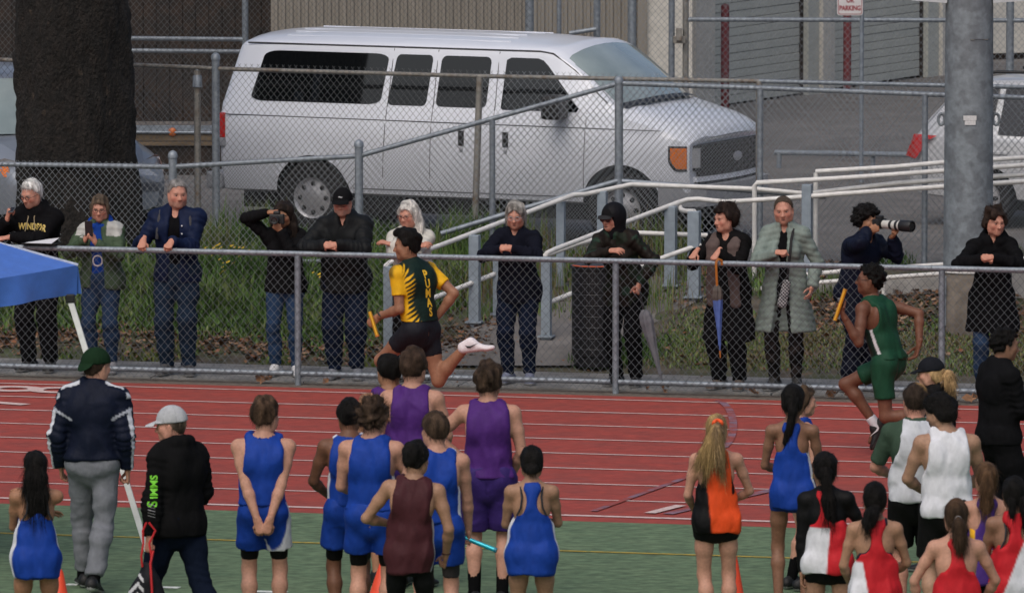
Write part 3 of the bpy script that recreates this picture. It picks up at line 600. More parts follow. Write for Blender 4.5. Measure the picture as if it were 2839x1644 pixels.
# garage wing turned away from the camera
ga, gb = G(2013, 297, LOT), G(2610, 208, LOT); gd = gb - ga; ang = math.atan2(gd[1], gd[0])
gar = thing('garage_wing', 'off-white garage wing with two grey-green roller doors', 'building', (ga[0], ga[1], LOT), ang)
def ug(px):                                 # metres along the wall where a sight line meets it
    d = ray(px, 250)[:2]; e = gd[:2] / np.linalg.norm(gd[:2]); A = np.array([[e[0], -d[0]], [e[1], -d[1]]]); return float(np.linalg.solve(A, -ga[:2])[0])
def slab(a, c, y0, y1, name, mat, z1=6.0, z0=0.0): return MB().box((a, y0, z0), (c, y1, z1)).build(name, mat, gar)
slab(ug(1905), ug(1958), -0.12, 0.3, 'column', MT['wall_white'])
for a, c in ((1958, 2223), (2303, 2555)):
    u0, u1 = ug(a), ug(c); d = tag(bpy.data.objects.new('roller_door', None)); link(d, gar); d.location = (u0, 0.05, 0); first = None
    for k in range(46):
        zz = 0.03 + k * 0.105
        if first is None:
            first = MB().prism([(0, 0)] * 0 + [(0.0, 0.0), (u1 - u0, 0.0), (u1 - u0, 0.098), (0.0, 0.098)], -0.016, 0.02).build('slat', MT['door'], d, bevel=0.006, loc=(0, 0, zz), fix=True)
        else: share('slat', first, d, (0, 0.006 if k % 5 == 0 else 0, zz))
    MB().box((0, 0.03, 0), (u1 - u0, 0.05, 5)).build('door_backing', MT['dark_wood'], d)
    slab(u1, ug(c + 8), 0.02, 0.1, 'door_seal', MT['dark_wood']); slab(ug(c + 8), ug(c + 38), -0.05, 0.2, 'door_frame', MT['door'])
slab(ug(2262), ug(2286), -0.1, 0.3, 'column', MT['wall_white']); slab(ug(2287), ug(2289), 0.0, 0.3, 'gap', MT['dark_wood']); slab(ug(2290), ug(2303), -0.06, 0.3, 'column', MT['wall_white'])
slab(ug(2594), ug(2650), -0.1, 0.3, 'column', MT['wall_white']); slab(ug(2650), ug(2700), -0.02, 0.3, 'wall', MT['wall_white'])
wl = thing('side_wall', 'cream wall panel over a dark base at the right edge behind the bare twigs', 'wall', (at_y(2700, 160, 112)[0], 112, LOT), R(18))
MB().box((0, 0, at_y(2770, 150, 112)[2] - LOT), (3.5, 0.3, 6)).build('panel', MT['wall_white'], wl); MB().box((0, 0.05, 0), (3.5, 0.25, at_y(2770, 150, 112)[2] - LOT)).build('base', MT['dark_wood'], wl)
redp = M('faded_red_paint', (0.15, 0.028, 0.033), 0.7, 0.3, 9, color2=(0.22, 0.15, 0.155), mix=(0.58, 0.72))
for px, y, lab in ((2010, 102.2, 'faded red steel bollard in front of the left roller door'), (2349, 105.4, 'faded red steel bollard below the parking sign')):
    g = at_y(px, 100, y); h_ = 1.5
    top = at_y(px, 14, y)[2] - LOT; bo = thing('bollard', lab, 'bollard', (g[0], y, LOT), group='red bollards by the garage doors')
    MB().lathe([(0.052, 0), (0.052, top - 0.03), (0.045, top), (0.0, top + 0.01)], 16).build('pipe', redp, bo, True); MB().lathe([(0.09, 0), (0.085, 0.03), (0.06, 0.05)], 16).build('collar', MT['concrete'], bo, True)
# parking sign
sg_y = 92.0; sp = at_y(2389, 100, sg_y)
sgn = thing('parking_sign', 'white sign with red letters reading OR PARKING on a thin pole', 'sign', (sp[0], sg_y, LOT))
pipe('pole', [(0, 0, 0), (0, 0, 4.2)], 0.024, MT['galv'], sgn)
sc_ = sg_y / F * 1.0
x0, x1 = (2320 - 2389) * sc_, (2392 - 2389) * sc_; zt = at_y(2389, 43, sg_y)[2] - LOT; hh = 0.46
pl = rounded(x1 - x0, hh, 0.03, 5, (x0 + x1) / 2, zt + hh / 2); MB().prism(pl, -0.034, -0.028).build('panel', M('white_sign', (0.62, 0.60, 0.60), 0.5, 0.05), sgn, fix=True)
outl = rounded(x1 - x0 - 0.02, hh - 0.02, 0.025, 5, (x0 + x1) / 2, zt + hh / 2); inn = rounded(x1 - x0 - 0.034, hh - 0.034, 0.02, 5, (x0 + x1) / 2, zt + hh / 2); nn = len(outl)
redi = M('sign_red', (0.28, 0.03, 0.04), 0.5, 0.08)
obj('border', [(x, -0.0355, z) for x, z in outl] + [(x, -0.0355, z) for x, z in inn], [(i, (i+1) % nn, (i+1) % nn + nn, i + nn) for i in range(nn)], redi, sgn)
def flat_text(name, txt, size, mat, parent, loc, rot, sx=1.0, offset=0.0):
    cu = bpy.data.curves.new(name, 'FONT'); cu.body = txt; cu.size = size; cu.align_x = 'CENTER'; cu.align_y = 'CENTER'; cu.offset = offset; cu.resolution_u = 3
    o = bpy.data.objects.new(name, cu); link(o); dg = bpy.context.evaluated_depsgraph_get()
    me = bpy.data.meshes.new_from_object(o.evaluated_get(dg)); bpy.data.objects.remove(o)
    q = bpy.data.objects.new(name, me); link(q, parent); 
    if mat: me.materials.append(mat)
    q.location = loc; q.rotation_euler = rot; q.scale = (sx, 1, 1); return q
flat_text('lettering', 'PARKING', 0.075, redi, sgn, ((x0 + x1) / 2, -0.036, zt + 0.078), (math.pi / 2, 0, 0), 0.76, 0.003)
flat_text('lettering', 'OR', 0.075, redi, sgn, ((x0 + x1) / 2, -0.036, zt + 0.165), (math.pi / 2, 0, 0), 0.76, 0.003)
# low pipe barrier across the lot
pbr = thing('pipe_barrier', 'low blue-grey pipe barrier across the asphalt lot', 'barrier', at_y(2150, 423, 94) * [1, 1, 0] + [0, 0, LOT])
pipe('rail', [at_y(2150, 423, 94) - np.array(pbr.location), at_y(2700, 432, 92.5) - np.array(pbr.location)], 0.03, MT['galv'], pbr)
for px, y in ((2160, 93.96), (2420, 93.3), (2640, 92.7)):
    q = at_y(px, 426, y) - np.array(pbr.location); pipe('post', [(q[0], q[1], 0), (q[0], q[1], q[2])], 0.028, MT['galv'], pbr)
# ================================================================== vehicles
MT['van'] = M('white_van_paint', (0.70, 0.73, 0.80), 0.32, 0.03, 1.5, coat=0.5)
MT['silver'] = M('silver_car_paint', (0.55, 0.56, 0.58), 0.33, 0.03, 1.5, coat=0.5, metal=0.15)
MT['glass_dark'] = M('tinted_glass', (0.006, 0.007, 0.008), 0.04, 0.0, spec=0.8)
MT['glass_pale'] = M('windscreen_glass', (0.25, 0.31, 0.31), 0.05, 0.08, 1.2, spec=1.0, coat=1.0, color2=(0.34, 0.40, 0.39))  # pale base colour paints in the sky reflected by the glass
MT['rubber'] = M('black_rubber', (0.010, 0.010, 0.011), 0.75, 0.3, 12)
MT['black_trim'] = M('black_plastic', (0.012, 0.012, 0.013), 0.5, 0.2, 12)
MT['wheel'] = M('silver_wheel', (0.42, 0.42, 0.44), 0.35, 0.12, 10, metal=0.5)
MT['bumper'] = M('grey_bumper', (0.36, 0.37, 0.40), 0.4, 0.06, 4, metal=0.3)
MT['amber'] = M('amber_lens', (0.70, 0.17, 0.01), 0.2, 0.4, 25, coat=1.0)
MT['red_lens'] = M('red_lens', (0.50, 0.015, 0.012), 0.2, 0.15, 25, coat=1.0)
MT['clear_lens'] = M('clear_lens', (0.55, 0.56, 0.58), 0.15, 0.25, 30, coat=1.0, metal=0.4)
MT['seam'] = M('seam_shadow_gap', (0.05, 0.05, 0.055), 0.8)
def loft_body(name, stations, mat, parent, arches=(), dark=None, bulge=None, sub=2):
    """stations: (x, [(y, z) from the sill up to the middle of the roof]); mirrored to both sides, wheel arches cut out"""
    n = len(stations[0][1]); ring = 2 * n - 1; V = []; xs_ = [s[0] for s in stations]; P = np.array([s[1] for s in stations], float)
    X = np.array(xs_, float); fine = []
    for i in range(len(X) - 1):
        for k in range(sub): fine.append(X[i] + (X[i+1] - X[i]) * k / sub)
    fine.append(X[-1]); PF = np.zeros((len(fine), n, 2))
    for j in range(n):
        for c in range(2): PF[:, j, c] = np.interp(fine, X, P[:, j, c])
    for i, x in enumerate(fine):
        pts = [(x, y, z) for y, z in PF[i]]; full = [(x_, -y_, z_) for x_, y_, z_ in pts] + [(x_, y_, z_) for x_, y_, z_ in pts[-2::-1]]
        for (x_, y_, z_) in full: V.append((x_ + (bulge(x_, y_, z_) if bulge else 0), y_, z_))
    m = len(fine); Fc = []
    for i in range(m - 1):
        for k in range(ring):
            j = (k + 1) % ring; Fc.append((i*ring + k, (i+1)*ring + k, (i+1)*ring + j, i*ring + j))
    Fc += [tuple(range(ring)), tuple((m - 1) * ring + k for k in range(ring - 1, -1, -1))]
    mb = MB(); mb.add(V, Fc); o = mb.build(name, mat, parent, True, fix=True)
    if arches:
        o.data.materials.append(dark); cut = MB()
        for (ax, az, ar, yw) in arches:
            for sg in (-1, 1):
                y0, y1 = sorted((sg * yw, sg * 1.3))
                cut.lathe([(ar, y0), (ar, y1)], 40, (ax, 0, az), 'y')
        co = cut.build('cut', dark, None, False, fix=True); co.parent = parent
        md = o.modifiers.new('arches', 'BOOLEAN'); md.object = co; md.operation = 'DIFFERENCE'; md.solver = 'EXACT'
        dg = bpy.context.evaluated_depsgraph_get(); me = bpy.data.meshes.new_from_object(o.evaluated_get(dg)); o.modifiers.clear(); o.data = me
        bpy.data.objects.remove(co)
        for p in me.polygons:
            c = p.center; p.use_smooth = True; p.material_index = 0
            for (ax, az, ar, yw) in arches:
                if math.hypot(c.x - ax, c.z - az) < ar * 1.002 and abs(c.y) > yw - 0.02 and (abs(abs(p.normal.y)) < 0.3 or abs(c.y) < yw + 0.02): p.material_index = min(1, len(me.materials) - 1)
    me = o.data
    bm = bmesh.new(); bm.from_mesh(me)
    for e in bm.edges:
        if len(e.link_faces) == 2 and e.calc_face_angle(0) > R(32): e.smooth = False
    bm.to_mesh(me); bm.free(); return o
def wheel(parent, x, y, r, rim, w=0.23, holes=8):
    g = -1 if y < 0 else 1; wh = bpy.data.objects.new('wheel', None); link(wh, parent); wh.location = (x, y, r)
    MB().lathe([(rim * 0.98, -w/2), (r * 0.93, -w/2), (r, -w/2 + 0.03), (r, w/2 - 0.03), (r * 0.93, w/2), (rim * 0.98, w/2)], 40, axis='y', cap=False).build('tyre', MT['rubber'], wh, True)
    f = g * w / 2
    MB().lathe([(rim, f), (rim * 0.97, f * 0.98), (rim * 0.88, f * 0.70), (rim * 0.70, f * 0.72), (rim * 0.45, f * 0.92), (rim * 0.18, f * 0.96), (0.0, f * 0.96)], 36, axis='y', cap=False).build('rim', MT['wheel'], wh, True)
    h0 = None
    for k in range(holes):
        a = 2 * math.pi * k / holes; p = (rim * 0.66 * math.cos(a), f * 0.74, rim * 0.66 * math.sin(a))
        if h0 is None: h0 = MB().sphere((0, 0, 0), (rim * 0.17, 0.012, rim * 0.12)).build('rim_hole', MT['rubber'], wh, True, loc=p, rot=(0, -a, 0))
        else: share('rim_hole', h0, wh, p, (0, -a, 0))
    return wh
# ------------------------------------------------------------------ the passenger van
VY = R(-25); vw = G(867, 652, LOT); rot2 = lambda v, a: np.array([v[0]*math.cos(a) - v[1]*math.sin(a), v[0]*math.sin(a) + v[1]*math.cos(a)])
vo = vw[:2] - rot2((0, -0.96), VY)
van = thing('passenger_van', 'white long passenger van with dark side windows parked behind the fences', 'van', (vo[0], vo[1], LOT), VY)
def vsec(x, sy=1.0, roof=2.09, drop=0.0):
    return [(0.80*sy, 0.42), (0.93*sy, 0.45), (0.985*sy, 0.60), (1.0*sy, 0.73), (1.008*sy, 0.76), (1.012*sy, 1.0), (1.008*sy, 1.215), (0.998*sy, 1.235), (0.985*sy, 1.345), (0.968*sy, 1.375), (0.895*sy, 1.90), (0.875*sy, 1.955), (0.862*sy, 1.962), (0.85*sy, 1.975), (0.80*sy, 2.005), (0.55*sy, roof - 0.035), (0.28*sy, roof - 0.008), (0.0, roof)]
def vfront(x, k):
    """k 0..1: from the full roof section down the windscreen to its foot"""
    s = vsec(x); top = [(0.93, 1.40), (0.90, 1.405), (0.885, 1.408), (0.86, 1.412), (0.80, 1.418), (0.55, 1.43), (0.28, 1.44), (0.0, 1.445)]
    return s[:10] + [(a[0] + (b[0] - a[0]) * k, a[1] + (b[1] - a[1]) * k) for a, b in zip(s[10:], top)]
def vhood(zb, zc, zt, sy, low=0.42):
    return [(0.80*sy, low), (0.93*sy, low + 0.03), (0.985*sy, 0.60), (1.0*sy, 0.73), (1.005*sy, 0.76), (1.008*sy, 0.93), (1.0*sy, min(1.13, zb)), (0.99*sy, min(1.15, zb + 0.01)), (0.97*sy, zb + 0.02), (0.95*sy, zb + 0.03),
            (0.90*sy, zc), (0.87*sy, zc + 0.012), (0.85*sy, zc + 0.018), (0.80*sy, zc + 0.03), (0.70*sy, zc + 0.045), (0.50*sy, zt - 0.012), (0.28*sy, zt - 0.004), (0.0, zt)]
st = [(-1.07, [(y * 0.93, z if z < 1.9 else 1.9 + (z - 1.9) * 0.6) for y, z in vsec(0)]), (-1.03, [(y * 0.97, z if z < 1.9 else 1.9 + (z - 1.9) * 0.75) for y, z in vsec(0)]), (-0.9, [(y * 0.992, z if z < 1.9 else 1.9 + (z - 1.9) * 0.85) for y, z in vsec(0)]), (-0.6, [(y, z if z < 1.9 else 1.9 + (z - 1.9) * 0.93) for y, z in vsec(0)]),
      (0.0, vsec(0)), (0.8, vsec(0)), (1.6, vsec(0)), (2.3, vsec(0, 1, 2.075)), (2.62, vsec(0, 1, 2.05)), (2.76, vfront(0, 0.06)), (2.80, vfront(0, 0.10)), (3.0, vfront(0, 0.36)), (3.2, vfront(0, 0.66)), (3.40, vfront(0, 0.97)), (3.44, vfront(0, 1.0)),
      (3.5, vhood(1.30, 1.385, 1.43, 1.0)), (3.7, vhood(1.25, 1.33, 1.395, 0.998)), (3.95, vhood(1.18, 1.26, 1.335, 0.993)), (4.1, vhood(1.12, 1.20, 1.275, 0.972)), (4.18, vhood(1.085, 1.15, 1.215, 0.945)), (4.215, vhood(1.065, 1.10, 1.14, 0.92))]
def vbulge(x, y, z):
    b = 0.0
    if x < -0.2: b += 0.20 * float(smooth(1.2, 2.05, z)) * float(smooth(-0.2, -1.0, x)) if False else 0.20 * float(smooth(1.2, 2.05, z)) * min(1.0, (-0.2 - x) / 0.7)
    if x > 2.7: b += 0.13 * (1 - (y / 1.0) ** 2) * min(1.0, (x - 2.7) / 0.4)
    return b
loft_body('body', st, MT['van'], van, arches=((0.0, 0.40, 0.43, 0.55), (3.505, 0.40, 0.45, 0.55)), dark=MT['rubber'], bulge=vbulge)
def side_y(z): return float(np.interp(z, [0.45, 0.60, 0.76, 1.0, 1.215, 1.235, 1.345, 1.375, 1.90, 1.955], [0.93, 0.985, 1.008, 1.012, 1.008, 0.998, 0.985, 0.968, 0.895, 0.875]))
def side_panel(name, poly, mat, parent, out=0.006, tilt=True, sgs=(-1, 1)):
    for sg in sgs:
        mb = MB(); n = len(poly); c = np.mean(np.array(poly), 0)
        V = [(x, sg * (side_y(z) + out), z) for x, z in poly] + [(x, sg * (side_y(z) - 0.03), z) for x, z in poly] 
        mb.add(V, [tuple(range(n))] + [(i, (i+1) % n, (i+1) % n + n, i + n) for i in range(n)]); mb.build(name, mat, parent, fix=True)
def quadwin(xa0, xa1, xb0, xb1, z0, z1, r=0.07):
    """rounded four-sided window: bottom from xa0 to xa1, top from xb0 to xb1"""
    out = []
    for u, v in rounded(1, 1, 0.0001, 1): pass
    for (u, v) in rounded(2.0, 2.0, r * 3.2, 4):
        zz = z0 + (z1 - z0) * (v + 1) / 2; l = xa0 + (xb0 - xa0) * (v + 1) / 2; rr = xa1 + (xb1 - xa1) * (v + 1) / 2; out.append((l + (rr - l) * (u + 1) / 2, zz))
    return out
gl = MT['glass_dark']
for poly in (quadwin(-0.72, 0.78, -0.56, 0.86, 1.375, 1.895), quadwin(0.86, 1.30, 0.95, 1.36, 1.375, 1.895), quadwin(1.41, 1.98, 1.46, 2.02, 1.375, 1.895)): side_panel('window', poly, gl, van)
side_panel('window', [(2.15, 1.385), (2.17, 1.365), (3.0, 1.365), (3.02, 1.40), (2.83, 1.62), (2.66, 1.82), (2.60, 1.875), (2.54, 1.895), (2.24, 1.895), (2.19, 1.87)], MT['glass_dark'], van)
# windscreen, following the loft between the header and the cowl
V = []; n = len(st[0][1]); rows = 9; cols = []
ys_t = [(0.855, 1.93), (0.80, 2.0), (0.55, 2.06), (0.28, 2.085), (0.0, 2.09)]
for i in range(rows):
    k = 0.14 + 0.80 * i / (rows - 1); xx = float(np.interp(k, [0.06, 0.10, 0.36, 0.66, 0.97], [2.76, 2.80, 3.0, 3.2, 3.40])); s = vfront(0, k); half = [(y, z) for y, z in s[11:]]
    half[0] = (half[0][0] - 0.0, half[0][1]); full = [(-y, z) for y, z in half] + [(y, z) for y, z in half[-2::-1]]
    for y, z in full:
        y2 = y * 0.965; V.append((xx + vbulge(xx, y2, z) + 0.012, y2, z + 0.010))
c_ = 13; Q = np.array([(i*c_ + k, (i+1)*c_ + k, (i+1)*c_ + k + 1, i*c_ + k + 1) for i in range(rows - 1) for k in range(c_ - 1)]); obj('windscreen', V, Q, MT['glass_pale'], van, None, True)
Vb = [];
for i in (0, 1):
    for k in range(c_): p = V[(rows - 1) * c_ + k]; Vb.append((p[0] + (0.0 if i == 0 else 0.10), p[1] * (1 if i == 0 else 1.02), p[2] + (0.004 if i == 0 else -0.022)))
obj('cowl', Vb, np.array([(k, k + c_, k + c_ + 1, k + 1) for k in range(c_ - 1)]), MT['black_trim'], van, None, True)
for y0 in (-0.55, 0.15):
    a = V[(rows - 1) * c_ + 6]; MB().tube([(3.50, y0, 1.455), (3.42, y0 + 0.30, 1.50), (3.40, y0 + 0.55, 1.52)], 0.008, 6).build('wiper', MT['black_trim'], van)
for name, pts, r_ in (('gutter', [(-0.78, 1.965), (0.5, 1.965), (2.55, 1.965), (2.70, 1.945), (2.95, 1.78), (3.33, 1.46)], 0.009),):
    for sg in (-1, 1): MB().tube([(x, sg * (float(np.interp(x, [2.6, 2.7, 2.95, 3.33], [0.868, 0.872, 0.885, 0.925])) + 0.003), z) for x, z in pts], r_, 6).build('drip_rail', MT['seam'], van)
def seam(x0, x1, z0, z1, k=10, r_=0.004):
    for sg in (-1,):
        pts = [(x0 + (x1 - x0) * t, sg * (side_y(z0 + (z1 - z0) * t) + 0.0005), z0 + (z1 - z0) * t) for t in np.linspace(0, 1, k)]; MB().tube(pts, r_, 5).build('panel_seam', MT['seam'], van)
for x0, x1 in ((0.81, 0.905), (1.35, 1.41), (2.06, 2.10)): seam(x0, x1, 0.50, 1.95)
seam(3.08, 3.12, 0.50, 1.36)
seam(-0.98, 3.95, 1.225, 1.205, 30, 0.005); seam(0.46, 3.0, 0.50, 0.50, 12, 0.005)
for sx in (1.72, 2.22):                                                # door handles
    MB().box((sx - 0.032, -1.022, 0.985), (sx + 0.032, -1.006, 1.14)).build('door_handle', MT['black_trim'], van, bevel=0.006); MB().sphere((sx, -1.012, 0.945), (0.022, 0.012, 0.03)).build('lock', MT['bumper'], van, True)
mb = MB(); mb.box((2.74, -1.30, 1.30), (2.95, -1.04, 1.55)); mb.build('mirror', MT['black_trim'], van, bevel=0.04)
for y_ in (-0.62, -0.42, -0.22, 0.22, 0.42, 0.62): MB().tube([(x, y_, float(np.interp(abs(y_), [0, 0.28, 0.55, 0.80], [2.09, 2.082, 2.055, 2.005])) - 0.004 - (0.0 if x > -0.5 else 0.012)) for x in (-0.45, 0.2, 1.2, 2.1)], 0.0065, 6).build('roof_rib', MT['van'], van, True); MB().beam((2.9, -0.93, 1.44), (2.88, -1.1, 1.44), 0.08, 0.10).build('mirror_arm', MT['black_trim'], van)
MB().box((2.80, 1.05, 1.36), (2.93, 1.28, 1.62)).build('mirror', MT['black_trim'], van, bevel=0.04)
for sg in (-1, 1):
    MB().box((-1.085, sg * 0.955 - 0.05, 0.98), (-0.995, sg * 0.955 + 0.05, 1.24)).build('tail_light', MT['red_lens'], van, bevel=0.012); MB().box((-1.08, sg * 0.955 - 0.048, 0.89), (-0.99, sg * 0.955 + 0.045, 0.978)).build('reversing_light', MT['bumper'], van, bevel=0.01)
def fx(y): return 4.215 + 0.13 * (1 - y * y)                           # nose in plan
def nose_panel(name, y0, y1, z0, z1, mat, out, wrap=0.0, n=10):
    V = []; 
    for i in range(n + 1):
        y = y0 + (y1 - y0) * i / n; ex = fx(y) + out - (0.0 if abs(y) < 0.84 else (abs(y) - 0.84) * 1.6)
        for z in (z0, z1): V.append((ex, y, z))
        for z in (z1, z0): V.append((ex - 0.16, y, z))
    Fc = []
    for i in range(n):
        for a, b in ((0, 1), (1, 2), (2, 3), (3, 0)): Fc.append((i*4 + a, i*4 + b, i*4 + 4 + b, i*4 + 4 + a))
    Fc += [(0, 1, 2, 3), (n*4 + 3, n*4 + 2, n*4 + 1, n*4)]
    return MB().add(V, Fc).build(name, mat, van, fix=True)
nose_panel('grille_surround', -0.76, 0.76, 0.74, 1.06, MT['black_trim'], 0.010)
MT['grille'] = M('dark_grille', (0.018, 0.018, 0.021), 0.4, 0.1)
for z in np.linspace(0.79, 1.02, 6): nose_panel('grille_bar', -0.74, 0.74, z - 0.007, z + 0.007, MT['grille'], 0.020)
for y in np.linspace(-0.66, 0.66, 14): nose_panel('grille_upright', y - 0.006, y + 0.006, 0.76, 1.05, MT['grille'], 0.017, n=1)
MB().sphere((fx(0) + 0.02, 0, 0.90), (0.02, 0.11, 0.05)).build('badge', MT['bumper'], van, True)
for sg in (-1, 1):
    a, b = (0.76, 0.895); nose_panel('headlight', sg * a, sg * b, 0.83, 1.03, MT['clear_lens'], 0.014, n=3)
    nose_panel('lamp_frame', sg * 0.655, sg * 0.90, 0.795, 1.055, MT['black_trim'], 0.004, n=5)
    for nm_, x0_, z0_, z1_, mt_, ot_ in (('lamp_frame', 4.01, 0.80, 1.055, 'black_trim', 0.004), ('turn_signal', 4.035, 0.825, 1.035, 'amber', 0.010)):
        P_ = [(x, sg * (float(np.interp(x, [3.95, 4.1, 4.18, 4.22], [1.006, 0.986, 0.960, 0.936])) + ot_)) for x in np.linspace(x0_ + 0.02, 4.215, 7)] + []
        V_ = [(x, y, z) for i, (x, y) in enumerate(P_) for z in (z0_ + 0.10 * max(0, 1 - i / 3) ** 2, z1_)]; obj(nm_, V_, [(2*i, 2*i + 2, 2*i + 3, 2*i + 1) for i in range(len(P_) - 1)], MT[mt_], van)
nose_panel('valance_lip', -0.93, 0.93, 0.685, 0.735, MT['van'], 0.012, n=16); nose_panel('bumper_gap', -0.92, 0.92, 0.655, 0.685, MT['rubber'], 0.0, n=16)
nose_panel('bumper', -0.99, 0.99, 0.44, 0.655, MT['bumper'], 0.10, n=20); MB().box((-1.24, -0.96, 0.44), (-1.05, 0.96, 0.62)).build('rear_bumper', MT['bumper'], van, bevel=0.03)
MB().box((-0.9, -0.75, 0.25), (4.0, 0.75, 0.43)).build('underbody', MT['rubber'], van)
for x in (0.0, 3.505):
    for y in (-0.86, 0.86): wheel(van, x, y, 0.385, 0.215)
# ------------------------------------------------------------------ two sport-utility cars
def suv(label, loc, rz, paint, rear=True):
    c = thing('parked_car', label, 'car', loc, rz); w = 0.92
    def sec(sy, low, belt, top, wt): return [(0.72*sy, low), (0.88*sy, low + 0.04), (0.91*sy, 0.52), (w*sy, 0.66), (w*sy, belt - 0.10), (w*0.985*sy, belt - 0.02), (w*0.965*sy, belt), (max(wt, 0.1) + (w*0.965*sy - wt) * 0.4, belt + (top - belt) * 0.55), (wt, top - 0.07 * (top - belt > 0.2)), (wt*0.92, top - 0.03), (wt*0.6, top - 0.005), (0, top)]
    S = [(0.0, sec(.86, .38, .86, .90, .74)), (0.06, sec(.92, .36, .95, 1.02, .78)), (0.20, sec(.97, .34, 1.04, 1.28, .76)), (0.42, sec(1, .32, 1.06, 1.54, .70)), (0.62, sec(1, .32, 1.06, 1.68, .67)), (0.9, sec(1, .32, 1.05, 1.71, .67)), (1.7, sec(1, .30, 1.03, 1.735, .68)), (2.4, sec(1, .30, 1.01, 1.72, .68)), (2.75, sec(1, .30, 1.0, 1.64, .68)),
         (3.1, sec(1, .30, 1.0, 1.40, .72)), (3.4, sec(1, .30, .99, 1.16, .78)), (3.55, sec(1, .30, .97, 1.08, .78)), (3.9, sec(.99, .30, .93, 1.04, .72)), (4.25, sec(.96, .32, .86, .96, .66)), (4.45, sec(.90, .34, .76, .86, .6)), (4.55, sec(.80, .38, .66, .74, .5))]
    loft_body('body', S, paint, c, arches=((0.85, 0.35, 0.40, 0.5), (3.6, 0.35, 0.40, 0.5)), dark=MT['rubber'])
    yb = lambda z: float(np.interp(z, [1.02, 1.38, 1.66], [0.889, 0.80, 0.69]))
    for sg in (-1, 1):
        for poly in ([(0.42, 1.12), (0.95, 1.09), (0.98, 1.60), (0.78, 1.60), (0.6, 1.50)], [(1.03, 1.085), (1.78, 1.07), (1.80, 1.63), (1.06, 1.61)], [(1.86, 1.07), (2.95, 1.05), (2.72, 1.38), (2.50, 1.62), (1.88, 1.63)]):
            n = len(poly); V = [(x, sg * (yb(z) + 0.012), z) for x, z in poly] + [(x, sg * (yb(z) - 0.05), z) for x, z in poly]; MB().add(V, [tuple(range(n))] + [(i, (i+1) % n, (i+1) % n + n, i + n) for i in range(n)]).build('window', MT['glass_dark'], c, fix=True)
        [MB().box((hx_, sg * 0.925 - 0.012, 0.86), (hx_ + 0.18, sg * 0.925 + 0.012, 0.90)).build('door_handle', paint, c, bevel=0.008) for hx_ in (0.98, 2.0)]
        tl = MB(); tl.add([(0.015, sg * 0.66, 0.86), (0.0, sg * 0.80, 0.80), (0.16, sg * 0.915, 0.78), (0.30, sg * 0.915, 1.0), (0.40, sg * 0.905, 1.05), (0.12, sg * 0.86, 1.06), (0.02, sg * 0.66, 1.04)], [(0, 1, 6), (1, 5, 6), (1, 2, 5), (2, 3, 5), (3, 4, 5)]); 
        for i in range(len(tl.v)): x_, y_, z_ = tl.v[i]; tl.v[i] = (x_ - 0.035, y_ + sg * 0.02, z_)
        tl.build('tail_light', MT['red_lens'], c)
        hl = [(4.30, 0.84, 0.72), (4.47, 0.74, 0.68), (4.52, 0.50, 0.70), (4.47, 0.50, 0.82), (4.20, 0.80, 0.90), (4.10, 0.87, 0.86)]
        MB().add([(x + 0.03, sg * (y + 0.02), z + 0.025) for x, y, z in hl], [(0, 1, 2, 3, 4, 5)]).build('headlight', MT['clear_lens'], c)
        MB().add([(x + 0.036, sg * (y + 0.025), z + 0.026) for x, y, z in ((4.30, 0.84, 0.72), (4.38, 0.79, 0.72), (4.28, 0.80, 0.87), (4.10, 0.87, 0.86))], [(0, 1, 2, 3)]).build('turn_signal', MT['amber'], c)
        MB().sphere((2.78, sg * 1.02, 1.08), (0.08, 0.10, 0.075)).build('mirror', paint, c, True)
    V = []
    for i in range(7):
        t = i / 6; x = 2.80 + 0.68 * t; top = 1.62 + (1.10 - 1.62) * t; wt = 0.64 + 0.12 * t
        for k in range(9): y = -wt + 2 * wt * k / 8; V.append((x + 0.06 * (1 - (y / wt) ** 2), y, top + 0.012))
    obj('windscreen', V, np.array([(i*9 + k, (i+1)*9 + k, (i+1)*9 + k + 1, i*9 + k + 1) for i in range(6) for k in range(8)]), MT['glass_pale'], c, None, True)
    V = [(0.20, -0.62, 1.13), (0.20, 0.62, 1.13), (0.50, 0.58, 1.58), (0.50, -0.58, 1.58)]; obj('rear_window', [(x - 0.03, y, z + 0.01) for x, y, z in V], [(0, 1, 2, 3)], MT['glass_dark'], c)
    MB().box((4.42, -0.42, 0.52), (4.565, 0.42, 0.74)).build('grille', MT['black_trim'], c, bevel=0.02)
    for y in (-0.60, 0.60): MB().tube([(0.7, y, 1.74), (0.9, y, 1.78), (2.2, y, 1.79), (2.4, y, 1.74)], 0.018, 8).build('roof_rail', MT['black_trim'], c, True)
    for x in (0.85, 3.6):
        for y in (-0.80, 0.80): wheel(c, x, y, 0.35, 0.225, 0.21, 5)
    MB().box((0.4, -0.65, 0.2), (4.1, 0.65, 0.34)).build('underbody', MT['rubber'], c); return c
MT['silver_shaded'] = M('shaded_silver_car_paint', (0.24, 0.27, 0.32), 0.35, 0.03, 1.5, coat=0.4, metal=0.2)  # silver paint darkened, the shade on this car put into its colour
a = R(-67); fc = G(250, 690, LOT); off = rot2((4.5, 0), a)
suv('silver sport-utility car facing the camera behind the tree trunk', (fc[0] - off[0], fc[1] - off[1], LOT), a, MT['silver_shaded'])
a = R(-26); rc = at_y(2528, 400, 86.5); off = rot2((0.05, -0.86), a)
suv('white sport-utility car with red tail light seen past the light pole', (rc[0] - off[0], rc[1] - off[1], LOT), a, MT['silver']).scale = (1, 1, 0.91)
